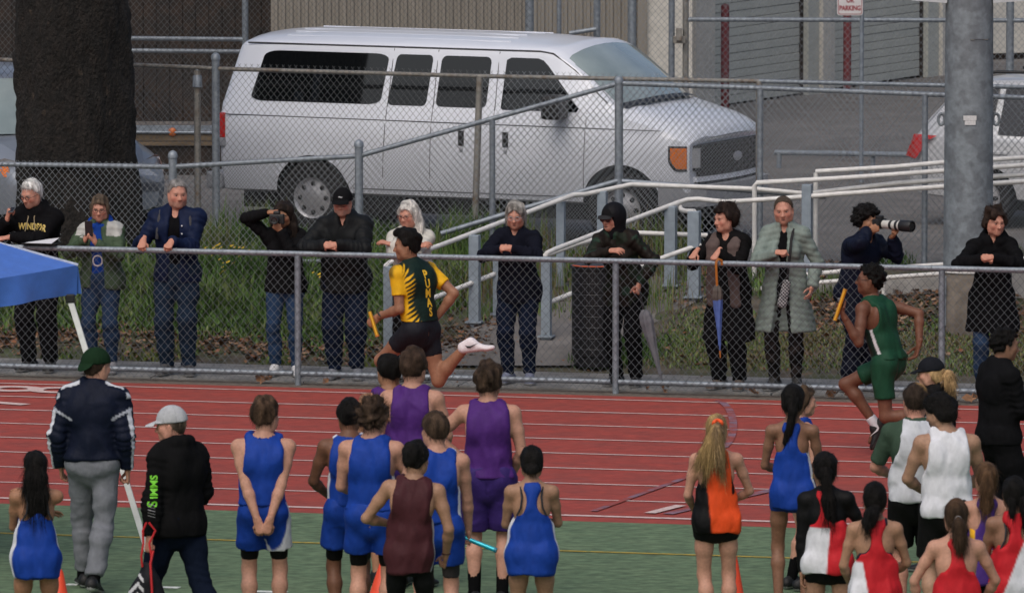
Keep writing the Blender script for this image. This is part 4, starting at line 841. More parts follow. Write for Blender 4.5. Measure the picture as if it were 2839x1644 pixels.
# ================================================================== pop-up canopy
MT['canopy'] = M('blue_canopy_cloth', (0.050, 0.150, 0.52), 0.6, 0.10, 4, 0.25, 9, sheen=0.2)
MT['white_leg'] = M('white_steel_leg', (0.62, 0.64, 0.62), 0.4, 0.08, 6)
cz = at_y(216, 735, 64.2); cc = np.array([cz[0], cz[1]]); ctz = cz[2]
can = thing('pop_up_canopy', 'blue pop-up canopy with slanted white legs at the trackside', 'canopy', (cz[0], cz[1], 0))
e1, e2 = np.array([-1.95, -1.7]), np.array([-2.1, 1.75]); pk = (e1 + e2) / 2
cn = [np.zeros(2), e1, e1 + e2, e2]; n = 10
for q in range(4):
    A, Bq = cn[q], cn[(q + 1) % 4]; V = []; Fc = []
    for i in range(n + 1):
        for j in range(n + 1):
            t, u = i / n, j / n; edge = A + (Bq - A) * u; p = edge * (1 - t) + pk * t
            V.append((p[0], p[1], ctz + 0.75 * t - 0.10 * math.sin(math.pi * t) * (0.6 + 0.4 * math.sin(math.pi * u)) - 0.07 * math.sin(math.pi * u) * (1 - t)))
    Q = np.array([(i*(n+1) + j, i*(n+1) + j + 1, (i+1)*(n+1) + j + 1, (i+1)*(n+1) + j) for i in range(n) for j in range(n)]); obj('roof_panel', V, Q, MT['canopy'], can, None, True)
    V = []; m_ = 40
    for j in range(m_ + 1):
        u = j / m_; p = A + (Bq - A) * u; d = (Bq - A) / np.linalg.norm(Bq - A); nn_ = np.array([d[1], -d[0]]) if q in (0,) else np.array([d[1], -d[0]])
        for k in range(5):
            tt = k / 4; wv = 0.035 * tt * math.sin(u * 23 + q * 2) + 0.02 * tt * math.sin(u * 41 + 1); z = ctz - 0.07 * math.sin(math.pi * u) - 0.235 * tt + 0.02 * tt * math.sin(9 * u)
            V.append((p[0] + nn_[0] * wv, p[1] + nn_[1] * wv, z))
    Q = np.array([(j*5 + k, j*5 + k + 1, (j+1)*5 + k + 1, (j+1)*5 + k) for j in range(m_) for k in range(4)]); obj('valance', V, Q, MT['canopy'], can, None, True)
    MB().tube([(*A, ctz - 0.0), (*((A + pk) / 2), ctz + 0.28), (*pk, ctz + 0.745)], 0.012, 6).build('ridge_piping', M('pale_piping', (0.45, 0.5, 0.62), 0.6), can, True)
    top = np.array([*(A + (pk - A) * 0.03), ctz - 0.275])
    if q == 0: f_ = at_y(430, 1600, 63.6) - np.array([cz[0], cz[1], 0]); foot = np.array([f_[0], f_[1], 0.0])
    else: foot = np.array([*(A - pk) * 1.32, 0]) + np.array([*pk, 0])
    MB().beam(top, foot, 0.045, 0.045, up=(0, 1, 0.01)).build('leg', MT['white_leg'], can, bevel=0.004); MB().box(tuple(top - [0.035, 0.035, 0.02]), tuple(top + [0.035, 0.035, 0.05])).build('bracket', MT['black_trim'], can, bevel=0.01); MB().box(tuple(foot - [0.06, 0.06, 0]), tuple(foot + [0.06, 0.06, 0.012])).build('foot', MT['white_leg'], can)
    A3, B3 = np.array([*(A + (pk - A) * 0.05), ctz - 0.10]), np.array([*(Bq + (pk - Bq) * 0.05), ctz - 0.10]); MB().beam(A3, A3 * 0.5 + B3 * 0.5 - np.array([0, 0, 0.06]), 0.03, 0.015).beam(A3 * 0.5 + B3 * 0.5 - np.array([0, 0, 0.06]), B3, 0.03, 0.015).build('truss_bar', MT['white_leg'], can)
# traffic cones
cone_m = M('orange_cone', (0.80, 0.075, 0.025), 0.5, 0.06, 6)
cone0 = None
for px, py, y, h_, lab in ((2032, 1535, 61.2, 0.55, 'orange traffic cone beside the girl in orange and black'), (164, 1580, 60.6, 0.40, 'orange traffic cone behind the girl with long black hair'), (1062, 1560, 62.2, 0.40, 'orange traffic cone half hidden behind the boys in blue')):
    p = at_y(px, py, y); c = thing('traffic_cone', lab, 'cone', (p[0], y, 0.008), group='orange cones on the turf'); k = 1.0
    top = p[2]
    MB().lathe([(0.115, 0.02), (0.105, 0.035), (0.030, top - 0.02), (0.018, top)], 20).build('cone', cone_m, c, True); MB().box((-0.15, -0.15, 0), (0.15, 0.15, 0.022)).build('base', cone_m, c, bevel=0.006)
# ================================================================== people: bodies, heads, hands, hair and clothes grown as smooth fields and meshed
class Field:
    def __init__(s, lo, hi, h):
        s.h = h; s.ax = [np.arange(lo[i] - 2*h, hi[i] + 3*h, h, dtype=np.float32) for i in range(3)]; s.F = np.full([len(a) for a in s.ax], 0.5, np.float32)
    def _sl(s, lo, hi):
        out = []
        for i in range(3):
            a = np.searchsorted(s.ax[i], lo[i]); b = np.searchsorted(s.ax[i], hi[i], 'right'); out.append(slice(max(0, a), max(0, b)))
        return tuple(out)
    def _pts(s, sl): return s.ax[0][sl[0]][:, None, None], s.ax[1][sl[1]][None, :, None], s.ax[2][sl[2]][None, None, :]
    def ecap(s, a, b, ra, rb, side=(1, 0, 0), k=0.02, op='u', flat=(False, False), n0=0.0):
        """tapered capsule with an elliptic section (half-widths along side and across)"""
        a, b = np.array(a, np.float32), np.array(b, np.float32); ra = ra if hasattr(ra, '__len__') else (ra, ra); rb = rb if hasattr(rb, '__len__') else (rb, rb)
        d = b - a; L = float(np.linalg.norm(d)) + 1e-6; n = d / L; sd = np.array(side, np.float32); e1 = sd - n * (sd @ n)
        if np.linalg.norm(e1) < 1e-3: e1 = np.cross(n, [0.1, 1, 0.2])
        e1 = e1 / np.linalg.norm(e1); e2 = np.cross(n, e1); R_ = max(*ra, *rb) + k + 2.5 * s.h
        sl = s._sl(np.minimum(a, b) - R_, np.maximum(a, b) + R_); x, y, z = s._pts(sl)
        if 0 in (x.size, y.size, z.size): return s
        x, y, z = x - a[0], y - a[1], z - a[2]
        w = x * n[0] + y * n[1] + z * n[2]; t = np.clip(w / L, 0, 1); u = x * e1[0] + y * e1[1] + z * e1[2]; v = x * e2[0] + y * e2[1] + z * e2[2]; ov = w - t * L
        rx = ra[0] + (rb[0] - ra[0]) * t; ry = ra[1] + (rb[1] - ra[1]) * t; m = np.minimum(rx, ry); g = 0.5 * (rx + ry)
        q = np.sqrt((u / rx) ** 2 + (v / ry) ** 2 + (ov / g) ** 2); D = (q - 1) * (m * 0.6 + g * 0.4)
        if flat[0]: D = np.maximum(D, -w)
        if flat[1]: D = np.maximum(D, w - L)
        return s._mix(sl, D, k, op)
    def ball(s, c, r, k=0.02, op='u', rot=None):
        r = np.array(r if hasattr(r, '__len__') else (r, r, r), np.float32); c = np.array(c, np.float32); R_ = float(r.max()) + k + 2.5 * s.h
        sl = s._sl(c - R_, c + R_); x, y, z = s._pts(sl)
        if 0 in (x.size, y.size, z.size): return s
        x, y, z = x - c[0], y - c[1], z - c[2]
        if rot is not None:
            rot = np.array(rot); x, y, z = (x*rot[0, 0] + y*rot[1, 0] + z*rot[2, 0], x*rot[0, 1] + y*rot[1, 1] + z*rot[2, 1], x*rot[0, 2] + y*rot[1, 2] + z*rot[2, 2])
        q = np.sqrt((x / r[0]) ** 2 + (y / r[1]) ** 2 + (z / r[2]) ** 2); return s._mix(sl, (q - 1) * float(r.min() * 0.6 + r.mean() * 0.4), k, op)
    def _mix(s, sl, D, k, op):
        A = s.F[sl]; D = D.astype(np.float32)
        if op == 'u':
            h = np.clip(0.5 + 0.5 * (D - A) / k, 0, 1); s.F[sl] = D * (1 - h) + A * h - k * h * (1 - h)
        elif op == 's':                                        # carve away
            D = -D; h = np.clip(0.5 - 0.5 * (D - A) / k, 0, 1); s.F[sl] = D * (1 - h) + A * h + k * h * (1 - h)
        return s
    def limit(s, fn):                                          # keep only where fn(x, y, z) < 0
        x, y, z = s._pts((slice(None),) * 3); s.F = np.maximum(s.F, fn(x, y, z).astype(np.float32)); return s
    def mesh(s):
        F_ = s.F; S = F_ < 0; c = np.zeros([n - 1 for n in F_.shape], np.int8)
        off = [(i, j, k) for i in (0, 1) for j in (0, 1) for k in (0, 1)]; nx, ny, nz = F_.shape
        for i, j, k in off: c += S[i:nx - 1 + i, j:ny - 1 + j, k:nz - 1 + k]
        mixed = (c > 0) & (c < 8); idx = np.argwhere(mixed)
        if len(idx) == 0: return np.zeros((0, 3)), np.zeros((0, 4), int)
        ids = np.full(mixed.shape, -1, np.int32); ids[mixed] = np.arange(len(idx))
        cv = np.stack([F_[idx[:, 0] + i, idx[:, 1] + j, idx[:, 2] + k] for i, j, k in off], 1); acc = np.zeros((len(idx), 3)); cnt = np.zeros(len(idx))
        for p in range(8):
            for q in range(p + 1, 8):
                o1, o2 = np.array(off[p]), np.array(off[q])
                if np.abs(o1 - o2).sum() != 1: continue
                va, vb = cv[:, p], cv[:, q]; cr = (va < 0) != (vb < 0); t = np.where(cr, va / np.where(cr, va - vb, 1), 0)
                acc += np.where(cr[:, None], o1 + (o2 - o1) * t[:, None], 0); cnt += cr
        g = idx + acc / cnt[:, None]; V = np.stack([s.ax[i][0] + g[:, i] * s.h for i in range(3)], 1); Q = []
        a = S[:-1, 1:-1, 1:-1]; b = S[1:, 1:-1, 1:-1]; e = np.argwhere(a != b); fl = a[a != b]; i, j, k = e[:, 0], e[:, 1] + 1, e[:, 2] + 1
        q = np.stack([ids[i, j-1, k-1], ids[i, j, k-1], ids[i, j, k], ids[i, j-1, k]], 1); Q.append(np.where(fl[:, None], q, q[:, ::-1]))
        a = S[1:-1, :-1, 1:-1]; b = S[1:-1, 1:, 1:-1]; e = np.argwhere(a != b); fl = a[a != b]; i, j, k = e[:, 0] + 1, e[:, 1], e[:, 2] + 1
        q = np.stack([ids[i-1, j, k-1], ids[i-1, j, k], ids[i, j, k], ids[i, j, k-1]], 1); Q.append(np.where(fl[:, None], q, q[:, ::-1]))
        a = S[1:-1, 1:-1, :-1]; b = S[1:-1, 1:-1, 1:]; e = np.argwhere(a != b); fl = a[a != b]; i, j, k = e[:, 0] + 1, e[:, 1] + 1, e[:, 2]
        q = np.stack([ids[i-1, j-1, k], ids[i, j-1, k], ids[i, j, k], ids[i-1, j, k]], 1); Q.append(np.where(fl[:, None], q, q[:, ::-1]))
        return V, np.concatenate(Q)
def normals_np(V, Q):
    n = np.cross(V[Q[:, 2]] - V[Q[:, 0]], V[Q[:, 3]] - V[Q[:, 1]]); N = np.zeros_like(V)
    for c in range(4): np.add.at(N, Q[:, c], n)
    return N / (np.linalg.norm(N, axis=1, keepdims=True) + 1e-9)
def wave_noise(P, seed, f0, f1, n=10, stretch=(1, 1, 1)):
    r = np.random.default_rng(seed); o = np.zeros(len(P)); P = P * np.array(stretch)
    for _ in range(n):
        d = r.normal(size=3); d /= np.linalg.norm(d); f = r.uniform(f0, f1); o += np.sin(P @ d * f + r.uniform(0, 6.28) + 0.8 * np.sin(P @ d[[1, 2, 0]] * f * 0.6))
    return o / math.sqrt(n)
U = lambda v: np.array(v, float) / (np.linalg.norm(v) + 1e-9)
def two_bone(a, c, l1, l2, hint):
    """middle joint between a and c for bones l1, l2, bending toward hint"""
    a, c = np.array(a, float), np.array(c, float); d = c - a; L = np.linalg.norm(d); m = (l1 + l2) * 0.998
    if L > m: c = a + d / L * m; L = m; d = c - a
    n = d / L; x = (l1*l1 - l2*l2 + L*L) / (2 * L); h = math.sqrt(max(0.0, l1*l1 - x*x)); e = np.array(hint, float); e = e - n * (e @ n)
    return a + n * x + U(e) * h, c
def basis(y, up=(0, 0, 1)):                   # columns x, y, z with y along the given direction
    y = U(y); x = U(np.cross(y, up)); return np.stack([x, y, np.cross(x, y)], 1)
def euler_m(rx, ry, rz): return np.array(Matrix.Rotation(R(rz), 3, 'Z') @ Matrix.Rotation(R(rx), 3, 'X') @ Matrix.Rotation(R(ry), 3, 'Y'))
for nm, rough, bump, bs, sh, sp in (('cloth', 0.9, 0.5, 22, 0.0, 0.06), ('satin', 0.62, 0.5, 18, 0.0, 0.16), ('shell', 0.6, 0.6, 16, 0.0, 0.12), ('denim', 0.9, 0.5, 26, 0.0, 0.06)):
    MT[nm] = M(nm + '_fabric', (1, 1, 1), rough, 0.10, 9, bump, bs, attr=True, sheen=sh, spec=sp, bdist=0.018, stretch=(1, 1, 0.55))
MT['skin'] = M('skin', (1, 1, 1), 0.55, 0.12, 18, 0.2, 120, attr=True, spec=0.35, bdist=0.004)
MT['hair'] = M('hair', (1, 1, 1), 0.6, 0.38, 30, 0.7, 110, attr=True, spec=0.15, stretch=(1.6, 1.6, 0.35), bdist=0.02)
MT['shoe'] = M('shoe_upper', (1, 1, 1), 0.6, 0.1, 20, 0.15, 80, attr=True)
MT['eye'] = M('eye', (1, 1, 1), 0.15, 0.0, attr=True, spec=0.6)
MT['frame'] = M('spectacle_frame', (0.015, 0.012, 0.012), 0.3, 0.0); MT['frame_red'] = M('reddish_spectacle_frame', (0.12, 0.03, 0.03), 0.3, 0.0)
MT['lens_dark'] = M('dark_lens', (0.006, 0.006, 0.007), 0.08, 0.0, spec=0.8)
SKIN = {'fair': (0.50, 0.265, 0.185), 'pink': (0.50, 0.245, 0.175), 'tan': (0.33, 0.165, 0.095), 'olive': (0.40, 0.225, 0.135), 'brown': (0.165, 0.075, 0.043), 'dark': (0.085, 0.040, 0.025)}
class Body:
    def __init__(s, H=1.75, sex='m', mass=1.0, pose=None):
        s.H = H; k = s.k = H / 1.75; s.sex = sex; s.m = mass; P = dict(pose or {}); f = sex == 'f'
        sc = lambda v: np.array(v, float) * k
        J = s.J = {}
        lean = R(P.get('lean', 0)); tilt = R(P.get('tilt', 0)); twist = R(P.get('twist', 0)); pel = sc(P.get('pelvis', (0, 0, 0.94))); J['pelvis'] = pel
        up = np.array([math.sin(tilt), math.sin(lean), math.cos(lean) * math.cos(tilt)]); up = U(up); J['up'] = up
        bend = U(up + 0.0); J['waist'] = pel + sc(0.13) * U(up * 0.7 + np.array([0, 0, 0.3])); J['chest'] = J['waist'] + sc(0.21) * up; J['shl'] = J['chest'] + sc(0.115) * up; up2 = U(up + np.array([0, 0.10, 0])); J['neck'] = J['shl'] + sc(0.075) * up2
        hd = P.get('head', (0, 0, 0)); J['Rh'] = euler_m(*hd) ; J['head'] = J['neck'] + J['Rh'] @ sc((0, 0.028, 0.148)) * 1.0 + np.array(sc(P.get('head_shift', (0, 0, 0))))
        hw = sc(0.092); hx = np.array([math.cos(R(P.get('hip_twist', 0))), math.sin(R(P.get('hip_twist', 0))), 0]); J['hx'] = hx
        sx = np.array([math.cos(twist) * math.cos(tilt), math.sin(twist), -math.sin(tilt)]); sx = U(sx - up * (sx @ up)); J['sx'] = sx; J['fw'] = np.cross(up, sx)
        sw = sc(0.162 if f else 0.182) * (0.92 + 0.08 * mass); shrug = sc(P.get('shrug', 0.0))
        J['sh'] = {+1: J['shl'] + sx * sw + up * (shrug + sc(0.005)), -1: J['shl'] - sx * sw + up * (shrug + sc(0.005))}
        J['hip'] = {g: pel + hx * hw * g - np.array([0, 0, sc(0.02)]) for g in (1, -1)}
        la, lb = sc(0.29), sc(0.262); J['el'], J['wr'] = {}, {}
        for g, nm in ((1, 'r'), (-1, 'l')):
            w = P.get('wrist_' + nm); w = J['sh'][g] + sx * g * sc(0.07) + np.array([0, sc(0.07), -sc(0.535)]) if w is None else sc(w) if not P.get('abs') else np.array(w, float)
            if 'near_head_' + nm in P: w = J['head'] + J['Rh'] @ np.array(P['near_head_' + nm], float)
            hint = P.get('elbow_' + nm, (g * 0.6, -1, -0.1)); J['el'][g], J['wr'][g] = two_bone(J['sh'][g], w, la, lb, hint)
        lt, ls = sc(0.435), sc(0.43); J['kn'], J['an'], J['toe'] = {}, {}, {}
        for g, nm in ((1, 'r'), (-1, 'l')):
            a = P.get('ankle_' + nm, (g * 0.10, -0.02, 0.085)); J['kn'][g], J['an'][g] = two_bone(J['hip'][g], sc(a), lt, ls, P.get('knee_' + nm, (g * 0.12, 1, 0)))
            J['toe'][g] = U(P.get('toe_' + nm, (g * 0.25, 1, 0)))
        s.hs = k * P.get('head_scale', 1.02) * (0.98 if f else 1.0); rs = np.random.default_rng(int(H * 1000) + int(mass * 100)); s.hs0 = s.hs; s.hs = s.hs * np.array([rs.uniform(0.94, 1.03), rs.uniform(0.97, 1.02), rs.uniform(0.98, 1.05)])
    # ---- solid shapes shared by skin and cloth; off inflates them
    def torso(s, F_, off=0.0, low=1.0, hipflare=0.0, k=0.035, top=True, belly=0.0, drape=0.0):
        J, c, m = s.J, s.k, s.m; f = s.sex == 'f'
        W_ = dict(p=(.148, .104), w=(.114, .088), c=(.134, .098), s=(.118, .074), n=(.050, .052)) if f else dict(p=(.143, .104), w=(.127, .095), c=(.156, .112), s=(.138, .082), n=(.060, .060))
        if drape:
            W_ = dict(W_); mw = max(W_['w'][0], 0.5 * (W_['p'][0] + W_['c'][0]) * 0.97); my = max(W_['w'][1], 0.5 * (W_['p'][1] + W_['c'][1])); W_['w'] = (W_['w'][0] + (mw - W_['w'][0]) * drape, W_['w'][1] + (my - W_['w'][1]) * drape)
        g = lambda q, e=0.0: (W_[q][0] * c * m + off + e, W_[q][1] * c * m + off + e * 0.8)
        low_p = J['pelvis'] - np.array([0, 0, 0.06 * c * low])
        F_.ecap(low_p, J['pelvis'], g('p', hipflare), g('p', hipflare * 0.6), J['hx'], k); F_.ecap(J['pelvis'], J['waist'], g('p', hipflare * 0.6), g('w', hipflare * 0.3), J['hx'] + J['sx'], k)
        F_.ecap(J['waist'], J['chest'], g('w', hipflare * 0.3), g('c'), J['sx'], k); F_.ecap(J['chest'], J['shl'], g('c'), g('s'), J['sx'], k)
        if belly: F_.ball(J['waist'] + J['fw'] * 0.05 * c, (0.13 * c * m + off, 0.10 * c + belly + off, 0.14 * c), k)
        if top:
            F_.ecap(J['shl'], J['neck'], g('s'), (W_['n'][0] * c + off, W_['n'][1] * c + off), J['sx'], k)
            for q in (1, -1): F_.ecap(J['neck'] - J['up'] * 0.02 * c, J['sh'][q] - J['sx'] * q * 0.02 * c, 0.040 * c + off, (0.050 if f else 0.056) * c * m + off, J['fw'], 0.03)
        if f:
            for q in (1, -1): F_.ball(J['chest'] + J['sx'] * q * 0.07 * c + J['fw'] * 0.085 * c - J['up'] * 0.01, (0.055 * c + off, 0.05 * c + off, 0.058 * c + off), 0.03)
        else:
            for q in (1, -1): F_.ball(J['chest'] + J['sx'] * q * 0.085 * c + J['fw'] * 0.07 * c + J['up'] * 0.04 * c, (0.075 * c + off, 0.05 * c + off, 0.06 * c + off), 0.04); F_.ball(J['chest'] + J['sx'] * q * 0.09 * c - J['fw'] * 0.075 * c + J['up'] * 0.03 * c, (0.07 * c + off, 0.05 * c + off, 0.10 * c + off), 0.04)
        gl_ = 1.0
        if drape >= 0.7: c0 = J['pelvis'] - np.array([0, 0.040 * c, 0.012 * c]); rg = 0.076 * c * m + off; F_.ecap(c0, c0 - np.array([0, 0, 0.16 * c]), (0.135 * c * m + off, rg), (0.138 * c * m + off, rg), J['hx'], 0.03)
        for q in (1, -1): F_.ball(J['hip'][q] - np.array([0, (0.040 if f else 0.040) * c, -0.005 * c]), (0.074 * c * m + off, 0.074 * c * m + off, 0.086 * c + off), 0.04)
    def arm(s, F_, g, off=0.0, t=2.0, k=0.02, flare=0.0, hole=False):
        """t: 0..1 along the upper arm, 1..2 along the forearm; flat end when it stops early"""
        J, c, m = s.J, s.k, 0.5 + 0.5 * s.m; f = 0.86 if s.sex == 'f' else 1.0
        sh, el, wr = J['sh'][g], J['el'][g], J['wr'][g]; r0, r1, r2, r3 = .051*c*m*f + off, .0375*c*m*f + off, .0405*c*m*f + off, .0265*c*f + off
        F_.ball(sh - np.array([0, 0, .005]), (.054*c*m*f + off), 0.03)
        if t <= 1.0:
            e = sh + (el - sh) * t; F_.ecap(sh, e, r0, r0 + (r1 - r0) * t + flare, k=k, flat=(False, True)); return
        mid = sh + (el - sh) * 0.45; F_.ecap(sh, mid, r0, .0475*c*m*f + off, k=k); F_.ecap(mid, el, .0475*c*m*f + off, r1, k=k)
        tt = t - 1.0; d = wr - el; p1 = el + d * 0.28
        F_.ecap(el, p1, r1, r2, k=k)
        if tt >= 1.0: F_.ecap(p1, wr, r2, r3, k=k, flat=(False, hole))
        else: F_.ecap(p1, el + d * max(tt, 0.3), r2, r2 + (r3 - r2) * (tt - 0.28) / 0.72 + flare, k=k, flat=(False, True))
    def leg(s, F_, g, off=0.0, t=2.0, k=0.03, flare=0.0, end=0.0):
        J, c, m = s.J, s.k, 0.35 + 0.65 * s.m; hp, kn, an = J['hip'][g], J['kn'][g], J['an'][g]
        r0, r1, r2, r3 = .085*c*m + off, .052*c*m + off, .055*c*m + off, .033*c + off; bk = U(np.cross(J['hx'], U(an - kn))) * 0.018 * c
        if t <= 1.0:
            e = hp + (kn - hp) * t; F_.ecap(hp, e, r0, r0 + (r1 - r0) * t + flare, k=k, flat=(False, True)); return
        F_.ecap(hp, hp + (kn - hp) * 0.5, r0, .069*c*m + off, k=k); F_.ecap(hp + (kn - hp) * 0.5, kn, .069*c*m + off, r1, k=k); tt = t - 1.0
        ck = kn + (an - kn) * 0.3; sg = 1 if bk[1] < 0 or True else -1
        cb = ck - U(np.cross(J['hx'], U(an - kn))) * 0.0; fwd = U(np.cross(U(an - kn), J['hx'])); cb = ck + (fwd if fwd @ (kn - (hp + an) / 2) < 0 else -fwd) * 0.016 * c
        F_.ecap(kn, cb, r1, r2, k=k); e = an if tt >= 1 else kn + (an - kn) * tt; q = min(1.0, (tt - 0.3) / 0.7)
        F_.ecap(cb, e, r2, r2 + (r3 - r2) * q + flare, k=k, flat=(False, tt < 1 or end > 0))
    def box(s, pad=0.14, zlo=None, zhi=None, arms=True, legs=True):
        J = s.J; P = [J['pelvis'], J['neck'], J['chest']]
        P += [J['sh'][g] for g in (1, -1)] + ([J[q][g] for q in ('el', 'wr') for g in (1, -1)] if arms else []) + ([J[q][g] for q in ('kn', 'an') for g in (1, -1)] if legs else [J['hip'][1], J['hip'][-1]])
        P = np.array(P); lo, hi = P.min(0) - pad, P.max(0) + pad
        lo[1] = min(lo[1], J['chest'][1] - 0.26, J['pelvis'][1] - 0.26); hi[1] = max(hi[1], J['chest'][1] + 0.26)
        if zlo is not None: lo[2] = zlo
        if zhi is not None: hi[2] = zhi
        return lo, hi
HANDS = dict(relaxed=(20, 25, 20, 0.5), fist=(70, 85, 55, 0.9), grip=(55, 60, 45, 0.7), flat=(5, 8, 5, 0.2), clasp=(40, 45, 30, 0.4), point=(30, 40, 30, 0.6))
def hand_mesh(wr, dr, dorsal, thumb, pose, k, h=0.0064):
    """palm, four jointed fingers of different lengths and a thumb, in the hand's own frame: x along fingers, z the back of the hand"""
    c1, c2, c3, th = HANDS[pose] if isinstance(pose, str) else pose; F_ = Field((-0.05, -0.10, -0.10), (0.21 * k, 0.10, 0.06), h)
    F_.ecap((-0.04, 0, 0), (0.012, 0, 0), (0.027*k, 0.022*k), (0.026*k, 0.020*k), (0, 1, 0), 0.01); F_.ecap((0.01, 0, 0), (0.088*k, 0, 0), (0.030*k, 0.017*k), (0.041*k, 0.0135*k), (0, 1, 0), 0.014)
    for i, (y, L, r) in enumerate(((0.030, 0.072, .0092), (0.0105, 0.080, .0095), (-0.010, 0.074, .0090), (-0.029, 0.058, .0080))):
        p = np.array([0.088 * k - 0.004 * abs(i - 1), y * k, 0.0]); a = 0.0; sp = (i - 1.5) * -0.05
        for seg, cu, rr in ((0.45, c1, 1.0), (0.31, c2, 0.92), (0.24, c3, 0.8)):
            a += R(cu * (1 + 0.05 * i)); q = p + L * k * seg * np.array([math.cos(a), sp * math.cos(a), -math.sin(a)]); F_.ecap(p, q, r * k * rr, r * k * rr * 0.93, k=0.004); p = q
    p = np.array([0.025 * k, thumb * 0.0, -0.006]); t1 = np.array([0.05 * k, 0.044 * k, -0.014 * k - 0.01 * th]); t2 = t1 + k * 0.036 * U((0.8, 0.35 * (1 - th), -0.35 - 0.5 * th)); t3 = t2 + k * 0.028 * U((0.9, 0.0 - 0.4 * th, -0.3 - 0.5 * th))
    F_.ecap(p, t1, .015*k, .0125*k, k=0.012); F_.ecap(t1, t2, .0115*k, .0105*k, k=0.005); F_.ecap(t2, t3, .0105*k, .0085*k, k=0.004)
    V, Q = F_.mesh()
    if thumb < 0: V[:, 1] *= -1; Q = Q[:, ::-1]
    ex = U(dr); ez = np.array(dorsal, float); ez = U(ez - ex * (ez @ ex)); ey = np.cross(ez, ex); M3 = np.stack([ex, ey, ez], 1)
    return V @ M3.T + np.array(wr), Q, M3
def head_field(h=0.0055, female=False, k=1.0, mouth=0.0, jaw=1.0):
    F_ = Field((-0.105, -0.125, -0.20), (0.105, 0.145, 0.14), h)
    F_.ball((0, -0.012, 0.030), (0.076, 0.096, 0.090), 0.02); F_.ball((0, 0.022, -0.03), (0.063 * jaw, 0.072, 0.082), 0.03); F_.ball((0, 0.058, -0.088), (0.028 * jaw, 0.026, 0.020), 0.03)
    F_.ecap((-0.032, 0.076, 0.020), (0.032, 0.076, 0.020), 0.016, 0.016, k=0.02); F_.ecap((0, 0.088, 0.008), (0, 0.108, -0.030), (0.008, 0.009), (0.0135, 0.011), k=0.012)
    for g in (1, -1):
        F_.ball((g * 0.013, 0.097, -0.034), 0.009, 0.008); F_.ball((g * 0.046, 0.050, -0.020), (0.024, 0.028, 0.024), 0.025); F_.ball((g * 0.031, 0.101, 0.003), (0.018, 0.013, 0.011), 0.012, 's')
        F_.ball((g * 0.079, -0.006, -0.004), (0.009, 0.019, 0.032), 0.008); F_.ball((g * 0.060, 0.012, -0.062), (0.018, 0.03, 0.03), 0.03)
    F_.ecap((-0.019, 0.084, -0.055), (0.019, 0.084, -0.055), 0.008, 0.008, k=0.01); F_.ecap((-0.016, 0.080, -0.067 - mouth), (0.016, 0.080, -0.067 - mouth), 0.0095, 0.0095, k=0.01)
    [F_.ecap((0, 0.1005, -0.0605 - mouth * .5), (g * 0.018, 0.0965, -0.0635 - mouth * .5), 0.0055 + mouth * 0.4, 0.0045 + mouth * 0.3, k=0.006, op='s') for g in (1, -1)]
    r = 0.049 if female else 0.058
    F_.ecap((0, -0.024, -0.19), (0, -0.018, -0.04), (r, r), (r, r * 1.05), k=0.03)
    return F_
HEADS = {}
def head_mesh(female, mouth, jaw, h=0.0063):
    key = (female, mouth, jaw, h)
    if key not in HEADS: HEADS[key] = head_field(h, female, 1.0, mouth, jaw).mesh()
    return HEADS[key]
def head_colours(V, skin, brow, lips=(0.42, 0.13, 0.11), stubble=None, flush=0.10, inside=False):
    C = np.tile(np.array(skin, float), (len(V), 1)); x, y, z = V.T
    C *= (1 + flush * np.exp(-(((np.abs(x) - 0.045) / 0.02) ** 2 + ((z + 0.025) / 0.022) ** 2)) * (y > 0.03))[:, None] ** np.array([0.6, -1.1, -1.0])
    lm = 0.6 * np.exp(-((x / 0.021) ** 4 + ((z + 0.0600) / 0.0095) ** 2)) * (y > 0.075); C = C * (1 - 0.65 * lm[:, None]) + np.array(lips) * np.mean(skin) * 2.6 * 0.65 * lm[:, None]
    if inside: im = np.exp(-((x / 0.018) ** 4 + ((z + 0.066) / 0.007) ** 2)) * (y > 0.06); C = C * (1 - 0.85 * im[:, None])
    bm = np.exp(-(((np.abs(x) - 0.033) / 0.019) ** 4 + ((z - 0.0195 + 0.10 * np.maximum(0, np.abs(x) - 0.033)) / 0.0052) ** 2)) * (y > 0.06); C = C * (1 - 0.8 * bm[:, None]) + np.array(brow) * 0.8 * bm[:, None]
    em = np.exp(-(((np.abs(x) - 0.031) / 0.017) ** 4 + ((z - 0.006) / 0.0035) ** 2)) * (y > 0.06); C = C * (1 - 0.55 * em[:, None]) + np.array(brow) * 0.3 * em[:, None]
    if stubble is not None: sm = smooth(-0.035, -0.06, z) * (y > 0.0) * (z > -0.105) * 0.45; C = C * (1 - sm[:, None]) + np.array(stubble) * sm[:, None]
    return C
